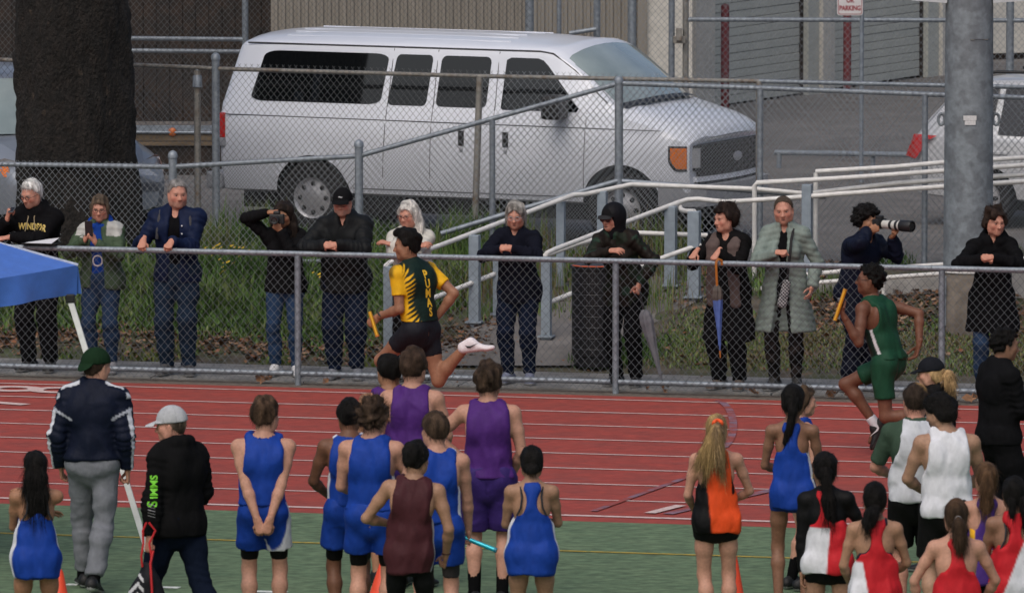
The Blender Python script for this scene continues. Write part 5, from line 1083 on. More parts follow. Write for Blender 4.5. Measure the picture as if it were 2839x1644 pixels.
def ribbons(V, Q, N, n, L, w, seed, flow, col, jitter=0.25, lift=0.3):
    """loose strands lying on and off a hair surface"""
    r = np.random.default_rng(seed); i = r.integers(0, len(V), n); P = V[i]; nn = N[i]
    d = flow(P); d = d - nn * (d * nn).sum(1, keepdims=True) * (1 - lift); d += r.normal(0, jitter, d.shape); d /= np.linalg.norm(d, axis=1, keepdims=True) + 1e-9
    d = d + nn * lift * 0.6; s_ = np.cross(d, nn); s_ /= np.linalg.norm(s_, axis=1, keepdims=True) + 1e-9; ll = (L * r.uniform(0.5, 1.3, n))[:, None]; g = np.array([0, 0, -1.0])
    p0 = P - nn * 0.004; p1 = P + d * ll * 0.5 + nn * 0.003; p2 = P + d * ll + g * ll * 0.18
    Vr = np.stack([p0 - s_ * w/2, p0 + s_ * w/2, p1 + s_ * w * .4, p1 - s_ * w * .4, p2 + s_ * w * .1, p2 - s_ * w * .1], 1).reshape(-1, 3); k = np.arange(n)[:, None] * 6
    Qr = np.concatenate([k + [0, 1, 2, 3], k + [3, 2, 4, 5]], 1).reshape(-1, 4)
    C = np.repeat(col[i] * r.uniform(0.65, 1.35, (n, 1)), 6, 0); return Vr, Qr, C
def zlim(y, zs): return np.interp(y, [-0.11, -0.06, -0.005, 0.025, 0.055, 0.09, 0.12], zs)
STYLES = dict(short=dict(o=0.016, zs=(-0.058, -0.052, -0.005, 0.020, 0.066, 0.084, 0.09), noise=0.006, f=(60, 130)), crop=dict(o=0.009, zs=(-0.055, -0.050, 0.005, 0.040, 0.072, 0.088, 0.095), noise=0.003, f=(80, 160)),
              curly=dict(o=0.028, zs=(-0.080, -0.070, -0.015, 0.015, 0.058, 0.072, 0.08), noise=0.012, f=(70, 140)), afro=dict(o=0.040, zs=(-0.070, -0.060, -0.010, 0.020, 0.056, 0.070, 0.08), noise=0.010, f=(90, 180)),
              tight=dict(o=0.008, zs=(-0.085, -0.075, -0.010, 0.035, 0.078, 0.092, 0.10), noise=0.003, f=(60, 130)), bob=dict(o=0.024, zs=(-0.105, -0.100, -0.085, -0.050, 0.052, 0.070, 0.08), noise=0.006, f=(50, 110)),
              fringe=dict(o=0.022, zs=(-0.10, -0.095, -0.080, -0.040, 0.036, 0.046, 0.05), noise=0.005, f=(50, 110)), full=dict(o=0.024, zs=(-0.080, -0.070, -0.010, 0.015, 0.064, 0.080, 0.09), noise=0.009, f=(50, 100)))
def person(label, loc, yaw, H=1.75, sex='m', mass=1.0, skin='fair', pose=None, wear=(), hair=None, group=None, hands=('relaxed', 'relaxed'), hand_dir=None, face=None, body_h=None, seed=0):
    B_ = Body(H, sex, mass, pose); J = B_.J; k = B_.k; sk = np.array(SKIN[skin] if isinstance(skin, str) else skin); face = dict(face or {})
    root = thing('person', label, 'person', loc, R(yaw), group)
    lo, hi = B_.box(0.16); lo[2] -= 0.03; F_ = Field(lo, hi, body_h or (0.021 if seed > 200 else 0.0155)); B_.torso(F_); parts = []
    F_.ecap(J['waist'] - J['fw'] * 0.125 * k, J['shl'] - J['fw'] * 0.105 * k, 0.018 * k, 0.016 * k, k=0.05, op='s')
    for g in (1, -1): B_.arm(F_, g); B_.leg(F_, g); F_.ecap(J['an'][g], J['an'][g] + J['toe'][g] * 0.11 * k - np.array([0, 0, 0.035 * k]), 0.034 * k, (0.030 * k, 0.018 * k), np.cross(J['toe'][g], (0, 0, 1)), 0.02)
    hd, Rh, hs = J['head'], J['Rh'], B_.hs; F_.ecap(J['neck'] - J['up'] * 0.02, hd + Rh @ np.array([0, -0.022, -0.085]) * hs, (0.055 if sex != 'f' else 0.047) * k, (0.052 if sex != 'f' else 0.045) * k, k=0.03)
    V, Q = F_.mesh(); C = np.tile(sk, (len(V), 1)) * (1 + 0.05 * wave_noise(V, 3, 8, 20))[:, None]; parts.append((V, Q, C))
    Vh, Qh = head_mesh(sex == 'f', face.get('mouth', 0.0), face.get('jaw', ((0.88, 0.92, 0.96) if sex == 'f' else (0.96, 1.0, 1.05))[seed % 3]), 0.0088 if face.get('away') else 0.0063); Ch = head_colours(Vh, sk, face.get('brow', (0.05, 0.035, 0.025)), stubble=face.get('stubble'), flush=face.get('flush', 0.12), inside=face.get('mouth', 0) > 0)
    parts.append(((Vh * hs) @ Rh.T + hd, Qh, Ch)); grips = {}
    for g, ps in zip((1, -1), hands):
        dr, do = (hand_dir or {}).get(g, (None, None)); fa = U(J['wr'][g] - J['el'][g]); dr = fa if dr is None else U(dr); do = J['sx'] * g if do is None else np.array(do, float)
        Vg, Qg, M3 = hand_mesh(J['wr'][g], dr, do, g, ps, k * (0.93 if sex == 'f' else 1.0)); parts.append((Vg, Qg, np.tile(sk * [1.02, 0.96, 0.93], (len(Vg), 1)))); grips[g] = (J['wr'][g], M3)
    off = 0; VV, QQ, CC = [], [], []
    for V, Q, C in parts: VV.append(V); QQ.append(Q + off); CC.append(C); off += len(V)
    obj('body', np.concatenate(VV), np.concatenate(QQ), MT['skin'], root, np.concatenate(CC), True)
    if not face.get('closed') and not face.get('away'):
        for g in (1, -1):
            mb = MB().sphere((0, 0, 0), (0.0125 * B_.hs0, 0.0060 * B_.hs0, 0.0048 * B_.hs0), 12, 8); V = np.array(mb.v); C = np.where((np.abs(V[:, 0]) < 0.0065 * B_.hs0)[:, None], np.array(face.get('iris', (0.02, 0.015, 0.01))), np.array((0.42, 0.38, 0.36))); 
            obj('eye', V @ Rh.T + hd + Rh @ np.array([g * 0.031, face.get('eye_y', 0.0845), 0.003]) * hs, mb.f, MT['eye'], root, C, True)
    if hair:
        hr = dict(hair); stl = STYLES[hr.get('style', 'short')]; o = stl['o'] * hr.get('vol', 1.0); zs = np.array(stl['zs']) + hr.get('line', 0.0); F_ = Field((-0.15, -0.20, -0.20), (0.15, 0.16, 0.20), 0.0085)
        F_.ball((0, -0.014, 0.032), (0.076 + o, 0.096 + o, 0.090 + o * hr.get('tall', 1.0)), 0.02); F_.ball((0, -0.036, -0.030), (0.064 + o, 0.060 + o, 0.06), 0.03)
        if hr.get('style') in ('bob', 'fringe'):
            for g in (1, -1): F_.ecap((g * 0.068, -0.01, 0.02), (g * 0.070, 0.005, -0.085), (0.02, 0.05), (0.016, 0.045), k=0.02)
        if hr.get('style') in ('short', 'crop', 'afro'): F_.F = F_.F + (0.95 * o * np.clip((0.015 - F_.ax[2]) / 0.065, 0, 1)).astype(np.float32)[None, None, :]
        for b in hr.get('balls', ()): F_.ball(b[0], b[1], 0.015)
        F_.limit(lambda x, y, z: zlim(y, zs) - z + 0 * x)
        if any(w_[0] == 'cap' for w_ in wear): F_.limit(lambda x, y, z: z - 0.030 + 0 * x + 0 * y); hr['strands'] = 60
        if hr.get('style') not in ('afro',): F_.ball((0, 0.120, -0.025), (0.066, 0.085, 0.105 + hr.get('open', 0.0)), 0.012, 's')
        Vh, Qh = F_.mesh(); Vh = (Vh * hs) @ Rh.T + hd; meshes = [(Vh, Qh)]
        for ch in hr.get('chains', ()):                    # falls of hair: (points, radii, frame)
            pts = [np.array(p, float) for p in ch[0]]; pts = [hd + Rh @ (p * hs) for p in pts] if ch[2] == 'head' else [hd + p * hs for p in pts]; rr = ch[1]
            P_ = np.array(pts); F2 = Field(P_.min(0) - 0.1, P_.max(0) + 0.1, 0.0095)
            for i in range(len(pts) - 1): F2.ecap(pts[i], pts[i + 1], rr[i], rr[i + 1], k=0.015)
            v, q = F2.mesh(); meshes.append((v, q))
        col0 = np.array(hr.get('col', (0.02, 0.014, 0.010)), float); VV, QQ, CC, off = [], [], [], 0; r = np.random.default_rng(seed + 5)
        for mi, (v, q) in enumerate(meshes):
            if len(v) == 0: continue
            nn = normals_np(v, q); a = stl['noise'] * 1.35 * hr.get('rough', 1.0) * (1.0 if mi == 0 else 0.8); v = v + nn * (a * np.clip(wave_noise(v, seed + mi, *stl['f'], 12, (1, 1, 0.5 if hr.get('style') not in ('afro', 'curly') else 1)) + 0.35, -0.5, 2.0))[:, None]
            tone = 1 + 0.38 * wave_noise(v, seed + 9 + mi, 60, 160, 8, (1, 1, 0.25)); c = col0 * np.clip(tone, 0.45, 1.7)[:, None]
            if 'col2' in hr: w = smooth(-0.4, 0.8, wave_noise(v, seed + 19, 15, 40, 6, (1, 1, 0.4))); c = c * (1 - w[:, None]) + np.array(hr['col2']) * w[:, None]
            if 'patch' in hr: pc, pr, pcol = hr['patch']; w = np.exp(-(np.linalg.norm((v - hd) @ Rh / hs - np.array(pc), axis=1) / pr) ** 4); c = c * (1 - w[:, None]) + np.array(pcol) * w[:, None]
            VV.append(v); QQ.append(q + off); CC.append(c); off += len(v)
            ns = int(1.8 * (hr.get('strands', 260) if mi == 0 else hr.get('fall_strands', 200)))
            if ns:
                flow = (lambda P: (P - (hd + Rh @ np.array([0, -0.03, 0.13]) * hs)) * 0 + (np.array([0, 0, -1.0]) + (P - hd) * np.array([1.5, 1.5, 0]))) if hr.get('style') not in ('curly', 'afro', 'full') else (lambda P: (P - hd) * 8)
                vr, qr, cr = ribbons(v, q, normals_np(v, q), ns, hr.get('strand_len', 0.035) * (1 if mi == 0 else 2.2), 0.0028, seed + mi, flow, c, 0.25 if mi == 0 else 0.12, lift=hr.get('lift', 0.25) if mi == 0 else 0.15); VV.append(vr); QQ.append(qr + off); CC.append(cr); off += len(vr)
        obj('hair', np.concatenate(VV), np.concatenate(QQ), MT['hair'], root, np.concatenate(CC), True)
    out = dict(root=root, B=B_, J=J, grips=grips, seed=seed, sk=sk, made={})
    for wi, wspec in enumerate(wear): GARMENTS[wspec[0]](out, seed + 31 * wi, **wspec[1])
    return out
# ------------------------------------------------------------------ clothes
def cloth_obj(o, name, F_, col, mat, seed, fold=0.006, f=(9, 26), stretch=(1, 1, 0.8), extra=None):
    V, Q = F_.mesh()
    if len(V) == 0: return None
    if fold:
        N = normals_np(V, Q); w = wave_noise(V, seed, f[0], f[1], 9, stretch); V = V + N * (fold * np.clip(0.75 * w - 0.8 * np.abs(wave_noise(V, seed + 3, f[0] * 1.2, f[1] * 1.3, 6, stretch)) + 0.55, -0.45, 1.5))[:, None]
        fine = wave_noise(V, seed + 8, 34, 80, 10, (1, 1, 0.35)) * smooth(-0.6, 0.9, wave_noise(V, seed + 11, 5, 12, 5)); V = V + normals_np(V, Q) * (min(0.0035, fold * 0.32) * np.clip(fine, -1.2, 1.6))[:, None]
    if extra is not None: V = extra(V, normals_np(V, Q))
    C = col(V, o) if callable(col) else np.tile(np.array(col, float), (len(V), 1))
    ob = obj(name, V, Q, MT[mat], o['root'], C, True); o['made'][name] = ob; return ob
GARMENTS = {}
def g_singlet(o, seed, col, off=0.018, hem=-0.02, racer=False, narrow=0.0, neck=0.0, flare=0.012, mat='satin', fold=0.012, name='singlet', h=0.0115, drape=0.85):
    B_, J, k = o['B'], o['J'], o['B'].k; hz_ = J['pelvis'][2] + hem * k; lo, hi = B_.box(0.06, zlo=hz_ - 0.02, arms=False, legs=False); lo[:2] -= 0.08; hi[:2] += 0.08; hi[2] = J['neck'][2] + 0.08
    F_ = Field(lo, hi, h); B_.torso(F_, off, low=1.6, hipflare=flare, drape=drape); sx, up, fw = J['sx'], J['up'], J['fw']
    for g in (1, -1):
        s = J['sh'][g]; F_.ecap(s + up * 0.09 * k - sx * g * (0.010 + narrow) * k - fw * 0.01, s - up * 0.115 * k + sx * g * (0.012 - narrow * 0.3) * k - fw * 0.01, (0.062 * k, 0.24), (0.060 * k, 0.24), sx, 0.012, 's')
        F_.ball(s + sx * g * 0.052 * k - fw * 0.0, (0.060 * k, 0.30, 0.15 * k), 0.012, 's')
        if racer: F_.ball(s - sx * g * 0.045 * k - fw * 0.10 * k - up * 0.065 * k, (0.078 * k, 0.10 * k, 0.115 * k), 0.015, 's')
    F_.ecap(J['neck'] - up * (0.012 + neck) * k, J['neck'] + up * 0.10, (0.070 * k, 0.072 * k), (0.10 * k, 0.10 * k), sx, 0.012, 's'); F_.ball(J['neck'] + fw * 0.06 * k, (0.06 * k, 0.06 * k, 0.08 * k), 0.02, 's')
    F_.limit(lambda x, y, z: hz_ - z + 0 * x + 0 * y); cloth_obj(o, name, F_, col, mat, seed, fold * 1.15, (16, 42), (1, 1, 0.45))
def g_top(o, seed, col, off=0.020, hem=-0.04, sleeve=2.0, flare=0.01, collar=0.03, hood=False, mat='cloth', fold=0.009, name='shirt', cuff=0.0, belly=0.0, sleeves=None, f=(13, 36), open_front=0.0, h=0.0135, skirt=0.0, quilt=0.0, mass=0.0, arm_off=None, drape=0.9, wr=0.0045):
    B_, J, k = o['B'], o['J'], o['B'].k; hz_ = J['pelvis'][2] + hem * k; lo, hi = B_.box(0.16, zlo=None); lo[2] = min(lo[2], hz_) if False else hz_ - 0.02; lo[2] = min(lo[2], min(J['wr'][1][2], J['wr'][-1][2]) - 0.10) if sleeve > 1 else lo[2]; hi[2] = max(hi[2], J['neck'][2] + 0.20) if True else hi[2]
    F_ = Field(lo, hi, h); B_.torso(F_, off, low=1.0, hipflare=flare, belly=belly, drape=drape); sx, up, fw = J['sx'], J['up'], J['fw']
    bz = J['pelvis'] - np.array([0, 0, 0.05 * k]); e = J['pelvis'][2] - hz_
    if e > 0.06: w0 = 0.162 * k * B_.m + off + flare; F_.ecap(bz, bz - np.array([0, 0, e]), (w0, w0 * 0.78), (w0 + skirt, w0 * 0.78 + skirt), J['hx'], 0.03)
    F_.limit(lambda x, y, z: hz_ - z + 0 * x + 0 * y)
    F2 = Field(lo, hi, h); ao = off * (0.72 if sleeve > 1.2 else 1.0) if arm_off is None else arm_off
    for g in (1, -1):
        t = (sleeves or {}).get(g, sleeve); B_.arm(F2, g, ao, t, flare=0.006 if t < 1.05 else cuff, hole=True)
    kk = 0.03; h_ = np.clip(0.5 + 0.5 * (F2.F - F_.F) / kk, 0, 1); F_.F = F2.F * (1 - h_) + F_.F * h_ - kk * h_ * (1 - h_)
    nk = J['neck']
    if collar: F_.ecap(nk - up * 0.03 * k, nk + up * collar * k + fw * 0.012, (0.078 * k, 0.078 * k), (0.072 * k, 0.076 * k), sx, 0.02, flat=(False, True)); F_.ecap(nk + up * 0.012 * k, nk + up * 0.16 * k + fw * 0.02, (0.060 * k, 0.062 * k), (0.063 * k, 0.07 * k), sx, 0.008, 's'); F_.ball(nk + fw * 0.085 * k + up * 0.02, (0.035, 0.04, 0.07 * k), 0.02, 's')
    if hood:
        r = 0.040 * k
        for a0, a1 in zip(np.linspace(-2.6, 2.6, 9)[:-1], np.linspace(-2.6, 2.6, 9)[1:]):
            pt = lambda a: nk - fw * math.cos(a) * 0.085 * k + sx * math.sin(a) * 0.095 * k + up * (0.012 + 0.03 * math.cos(a)) * k
            F_.ecap(pt(a0), pt(a1), r * (0.7 + 0.5 * max(0, math.cos(a0))), r * (0.7 + 0.5 * max(0, math.cos(a1))), k=0.02)
        F_.ball(nk - fw * 0.10 * k - up * 0.055 * k, (0.10 * k, 0.05 * k, 0.075 * k), 0.03)
    if open_front: F_.ecap(J['neck'] + fw * 0.16, J['pelvis'] + fw * 0.20, (open_front * 0.8, 0.105), (open_front, 0.135), sx, 0.012, 's'); F_.ecap(J['pelvis'] + fw * 0.20, np.array([*(J['pelvis'] + fw * 0.24)[:2], hz_ - 0.1]), (open_front, 0.135), (open_front * 1.5, 0.17), sx, 0.012, 's')
    ex = None
    if quilt: ex = lambda V, N: V + N * (quilt * np.abs(np.sin((V[:, 2] + 0.25 * np.abs(V[:, 0])) * math.pi / 0.055)) ** 0.6)[:, None]
    if sleeve > 1.2 and not quilt:                  # creases round the sleeves, deepest at the elbow
        def ex(V, N):
            add = np.zeros(len(V)); ph = wave_noise(V, seed + 21, 10, 30, 6)
            for g in (1, -1):
                best = np.full(len(V), 9.0); tt = np.zeros(len(V))
                for i, (a, b) in enumerate(((J['sh'][g], J['el'][g]), (J['el'][g], J['wr'][g]))):
                    d = b - a; t = np.clip((V - a) @ d / (d @ d), 0, 1); r = np.linalg.norm(V - a - t[:, None] * d, axis=1); m = r < best; best = np.where(m, r, best); tt = np.where(m, i + t, tt)
                add += smooth(0.125, 0.085, best) * np.sin(tt * 34 + 2.2 * ph) * (0.35 + np.exp(-((tt - 1.0) / 0.35) ** 2) + 0.6 * np.exp(-((tt - 0.1) / 0.2) ** 2))
            return V + N * (wr * add)[:, None]
    return cloth_obj(o, name, F_, col, mat, seed, fold, f, extra=ex)
def g_bottom(o, seed, col, off=0.015, t=1.97, waist=0.075, flare=0.0, mat='denim', fold=0.008, name='trousers', f=(10, 30), h=0.0135, stretch=(0.7, 0.7, 1.3)):
    B_, J, k = o['B'], o['J'], o['B'].k; wz = J['pelvis'][2] + waist * k; lo, hi = B_.box(0.15, arms=False); hi[2] = wz + 0.02
    if t <= 1.3: lo[2] = min((J['hip'][g] + (J['kn'][g] - J['hip'][g]) * min(t, 1.0))[2] for g in (1, -1)) - (0.14 if t <= 1 else 0.3)
    F_ = Field(lo, hi, h); B_.torso(F_, off, low=1.0, top=False)
    for g in (1, -1): B_.leg(F_, g, off, t, flare=flare, end=1, k=0.022)
    cr = J['pelvis'] - np.array([0, 0, 0.06 * k]) - J['fw'] * (0.150 * k + off)
    if t <= 1: F_.ecap(cr, cr - np.array([0, 0, 0.34]), (0.005, 0.055), (0.010, 0.085), J['hx'], 0.02, 's')
    F_.limit(lambda x, y, z: z - wz + 0 * x + 0 * y); 
    def ex(V, N):
        add = np.zeros(len(V)); ph = wave_noise(V, seed + 22, 10, 28, 6)
        for g in (1, -1):
            kn, an = J['kn'][g], J['an'][g]; w = np.exp(-(np.linalg.norm(V - kn, axis=1) / 0.13) ** 2) + 1.1 * np.exp(-(np.linalg.norm(V - an, axis=1) / 0.16) ** 2) + 0.5 * np.exp(-(np.linalg.norm(V - J['hip'][g], axis=1) / 0.14) ** 2); add += w * np.sin(V[:, 2] * 75 + 2.6 * ph)
        return V + N * (0.0045 * add)[:, None]
    cloth_obj(o, name, F_, col, mat, seed, fold, f, stretch, extra=ex if t > 1.3 and off > 0.010 else None)
def g_shoes(o, seed, col=(0.03, 0.03, 0.035), sole=(0.5, 0.5, 0.5), sock=None, sock_h=0.10, which=(1, -1), swoosh=None, slim=1.0):
    J, k = o['J'], o['B'].k
    for g in which:
        an, td = J['an'][g], J['toe'][g]; sd = U(np.cross(td, (0, 0, 1) if abs(td[2]) < 0.9 else (0, 1, 0))); upv = np.cross(sd, td); heel = an - td * 0.055 * k - upv * 0.045 * k; toe = an + td * 0.165 * k - upv * 0.055 * k
        P = np.array([heel, toe, an]); F_ = Field(P.min(0) - 0.11, P.max(0) + 0.13, 0.0115 if o['seed'] < 130 else 0.0085)
        F_.ecap(heel, toe + td * 0.03 * (1 - slim) * 5 * k, (0.040 * k * slim, 0.034 * k * slim), (0.045 * k * slim ** 2, 0.024 * k * slim), sd, 0.02); F_.ecap(heel + upv * 0.02, an + td * 0.02 + upv * 0.0, (0.040 * k, 0.045 * k), (0.040 * k, 0.05 * k), sd, 0.03); F_.ecap(an + td * 0.03, toe - td * 0.03, (0.038 * k * slim, 0.034 * k * slim), (0.04 * k * slim, 0.02 * k * slim), sd, 0.03)
        V, Q = F_.mesh(); hgt = (V - an) @ upv; V = V - upv * np.minimum(0, hgt + 0.083 * k)[:, None]; C = np.where((hgt < -0.062 * k)[:, None], np.array(sole), np.array(col)); obj('shoe', V, Q, MT['shoe'], o['root'], C, True)
        if sock is not None:
            kn = J['kn'][g]; e = an + U(kn - an) * sock_h * k; F_ = Field(np.minimum(an, e) - 0.1, np.maximum(an, e) + 0.1, 0.009); F_.ecap(an - U(kn - an) * 0.03, e, 0.044 * k, 0.044 * k + 0.006 * (sock_h > .12), k=0.01, flat=(False, True)); cloth_obj(o, 'sock', F_, sock, 'cloth', seed, 0.002)
        if swoosh is not None:
            sgn = swoosh[1]; base = an + td * 0.03 * k + sd * sgn * 0.047 * k - upv * 0.02 * k; q = [(-0.055, 0.012), (-0.035, -0.012), (-0.01, -0.014), (0.07, 0.02), (-0.005, 0.000), (-0.03, 0.002)]
            obj('swoosh', [base + td * a * k * 1.0 + upv * b * k * 1.1 + sd * sgn * 0.004 for a, b in q], [(0, 1, 5), (1, 2, 4, 5), (2, 3, 4)], M('swoosh_mark', swoosh[0], 0.5), o['root'])
def g_cap(o, seed, col, brim_col=None, back=False, brim=0.075, dome=1.0, text=None):
    hd, Rh, hs = o['J']['head'], o['J']['Rh'], o['B'].hs; F_ = Field((-0.14, -0.20, -0.08), (0.14, 0.24, 0.19), 0.0065); F_.ball((0, -0.012, 0.035), (0.094, 0.115, 0.104 * dome), 0.02); sg = -1 if back else 1
    F_.limit(lambda x, y, z: (0.028 - 0.12 * (y * sg + 0.05) * 0.35) - z + 0 * x); F2 = Field((-0.14, -0.20, -0.08), (0.14, 0.24, 0.19), 0.0065)
    F2.ball((0, sg * 0.085, 0.030), (0.085 if not back else 0.068, 0.035 + brim, 0.012), 0.01); F_.F = np.minimum(F_.F, F2.F); V, Q = F_.mesh(); isb = (V[:, 1] * sg > 0.104); C = np.where(isb[:, None], np.array(brim_col or col), np.array(col))
    V[:, 2] -= np.where(isb, (V[:, 0] / 0.09) ** 2 * 0.018 + (V[:, 1] * sg - 0.104) * (0.25 if not back else 1.0), 0); seamd = np.minimum(np.abs(np.arctan2(V[:, 0], V[:, 1] + 0.012) / (math.pi / 3) % 1 - 0.5), 1); C = C * np.where((seamd > 0.48) & ~isb, 0.8, 1.0)[:, None]
    o['made']['cap'] = obj('cap', (V * hs) @ Rh.T + hd, Q, MT['cloth'], o['root'], C, True); MB().sphere((0, 0, 0), 0.009).build('cap_button', MT['cloth'], o['root'], True, loc=hd + Rh @ np.array([0, -0.012, 0.14 * dome + 0.0]) * hs) if False else None
def g_glasses(o, seed, mat='frame', lens=None, size=0.021):
    hd, Rh, hs = o['J']['head'], o['J']['Rh'], o['B'].hs; mb = MB()
    for g in (1, -1):
        mb.tube([(g * 0.033 + size * 1.15 * math.cos(a), 0.103 - 0.06 * abs(0.0), 0.000 + size * 0.8 * math.sin(a)) for a in np.linspace(0, 6.283, 14)], 0.0022, 5, False); mb.tube([(g * (0.033 + size * 1.15), 0.103, 0.004), (g * 0.076, 0.085, 0.006), (g * 0.085, -0.005, 0.008)], 0.0022, 5)
    mb.tube([(-0.011, 0.106, 0.002), (0.011, 0.106, 0.002)], 0.002, 5); mb.v = [tuple(hd + Rh @ (np.array(v) * hs)) for v in mb.v]; gl_ = mb.build('spectacles', MT[mat], o['root'], True)
    if lens:
        for g in (1, -1):
            q = [(g * 0.033 + size * 1.12 * math.cos(a), 0.1035, size * 0.78 * math.sin(a)) for a in np.linspace(0, 6.283, 15)[:-1]]; obj('lens', [hd + Rh @ (np.array(v) * hs) for v in q], [tuple(range(14))], MT[lens], gl_)
def g_shape(o, seed, fn, name, col, mat='cloth', h=0.010, fold=0.004, lo=None, hi=None):
    P = np.array([lo, hi], float); F_ = Field(P[0], P[1], h); fn(F_, o); cloth_obj(o, name, F_, col, mat, seed, fold)
GARMENTS.update(singlet=g_singlet, top=g_top, bottom=g_bottom, shoes=g_shoes, cap=g_cap, glasses=g_glasses, shape=g_shape)
def decal(o, on, txt, size, loc, normal, up, mat, name='lettering', sx=1.0, offset=0.0, lift=0.004):
    """lettering laid onto a garment: each corner is dropped onto the cloth"""
    g = o['made'][on]; me = g.data; bv = BVHTree.FromPolygons([v.co.copy() for v in me.vertices], [tuple(p.vertices) for p in me.polygons]); q = flat_text(name, txt, size, mat, o['root'], (0, 0, 0), (0, 0, 0), 1.0, offset)
    m = q.data; bm = bmesh.new(); bm.from_mesh(m); bmesh.ops.triangulate(bm, faces=bm.faces); bmesh.ops.subdivide_edges(bm, edges=[e for e in bm.edges if e.calc_length() > size * 0.3], cuts=1); bmesh.ops.triangulate(bm, faces=bm.faces); bm.to_mesh(m); bm.free()
    n, u = U(normal), U(up); x = np.cross(u, n)
    for v in m.vertices:
        p = np.array(loc) + x * v.co.x * sx + u * v.co.y + n * 0.25; hit = bv.ray_cast(Vector(p), Vector(-n)); p2 = np.array(hit[0]) + n * lift if hit[0] is not None else p - n * 0.25; v.co = Vector(p2)
    return q
def at_top(px, ytop, H, lo=40.0, hi=110.0):     # where someone of height H stands for the head to reach that sight line
    for _ in range(60):
        m = 0.5 * (lo + hi)
        if at_y(px, ytop, m)[2] > H: lo = m
        else: hi = m
    p = at_y(px, ytop, lo); return (p[0], p[1], 0.008)
# ================================================================== the people themselves
BLUE, PURPLE, MAROON, BLACK, NAVY = (0.009, 0.046, 0.29), (0.070, 0.020, 0.155), (0.055, 0.015, 0.019), (0.0045, 0.0045, 0.005), (0.006, 0.009, 0.024)
RED, WHITE, ORANGE = (0.50, 0.018, 0.026), (0.66, 0.67, 0.71), (0.72, 0.075, 0.015)
LIT = {n: M(n + '_print', c, 0.6, 0.1, 30) for n, c in (('gold', (0.50, 0.37, 0.10)), ('lime', (0.18, 0.62, 0.03)), ('yellow', (0.75, 0.45, 0.02)), ('grey', (0.22, 0.22, 0.23)), ('white', (0.6, 0.6, 0.62)), ('orange', (0.65, 0.22, 0.03)))}
def tc(V, o):                                  # torso coordinates: across, forward, height over the pelvis
    J = o['J']; D = V - J['pelvis']; return D @ J['sx'], D @ J['fw'], V[:, 2] - J['pelvis'][2]
def sides(base, side, thr=0.93, which=(1, -1), zmax=9.0, zmin=-9.0):
    def fn(V, o):
        x, y, z = tc(V, o); C = np.tile(np.array(base, float), (len(V), 1)); r = np.abs(x) / (np.sqrt(x*x + (1.35*y) ** 2) + 1e-6)
        m = smooth(thr - 0.014, thr + 0.014, r) * np.isin(np.sign(x), which) * (z < zmax) * (z > zmin); return C * (1 - m[:, None]) + np.array(side) * m[:, None]
    return fn
def local(o_loc, yaw, px, py, dY, H):          # a sight line at a depth, in a figure's own scaled frame
    p = at_y(px, py, o_loc[1] + dY) - np.array(o_loc); a = -R(yaw); return np.array([p[0]*math.cos(a) - p[1]*math.sin(a), p[0]*math.sin(a) + p[1]*math.cos(a), p[2]]) / (H / 1.75)
def ldir(yaw, v): a = -R(yaw); return np.array([v[0]*math.cos(a) - v[1]*math.sin(a), v[0]*math.sin(a) + v[1]*math.cos(a), v[2]])
def world(o, p): rt = o['root']; a = rt.rotation_euler[2]; return np.array([p[0]*math.cos(a) - p[1]*math.sin(a) + rt.location[0], p[0]*math.sin(a) + p[1]*math.cos(a) + rt.location[1], p[2] + rt.location[2]])
SH = lambda c=BLACK, sole=(0.4, 0.4, 0.4), **k: ('shoes', dict(col=c, sole=sole, **k))
fold_arms = dict(wrist_r=(-0.02, 0.26, 1.12), elbow_r=(1, -0.25, -0.5), wrist_l=(0.02, 0.24, 1.08), elbow_l=(-1, -0.25, -0.5))
BLK_H, BRN_H, DBR_H = (0.006, 0.005, 0.0045), (0.070, 0.042, 0.026), (0.035, 0.022, 0.015)
def strap(o, pts, w=0.010, col=(0.012, 0.012, 0.014), name='strap'):
    mb = MB(); P_ = [np.array(p) for p in pts]; J = o['J']
    mb.tube(P_, w, 6).build(name, M('black_strap', col, 0.7, 0.1), o['root'], True)
def bra_straps(o, col=(0.012, 0.012, 0.016), cross=True):
    J, k = o['J'], o['B'].k
    for g in (1, -1):
        s = J['shl'] + J['sx'] * g * 0.085 * k; up, fw = J['up'], J['fw']; P_ = [s + up * 0.045 * k + fw * 0.02, s + up * 0.045 * k - fw * 0.045 * k, s - up * 0.03 * k - fw * 0.095 * k + J['sx'] * g * (-0.01) * k, s - up * 0.11 * k - fw * 0.108 * k + J['sx'] * g * (0.0) * k, s - up * 0.17 * k - fw * 0.100 * k + J['sx'] * g * 0.03 * k]
        strap(o, P_, 0.008, col)
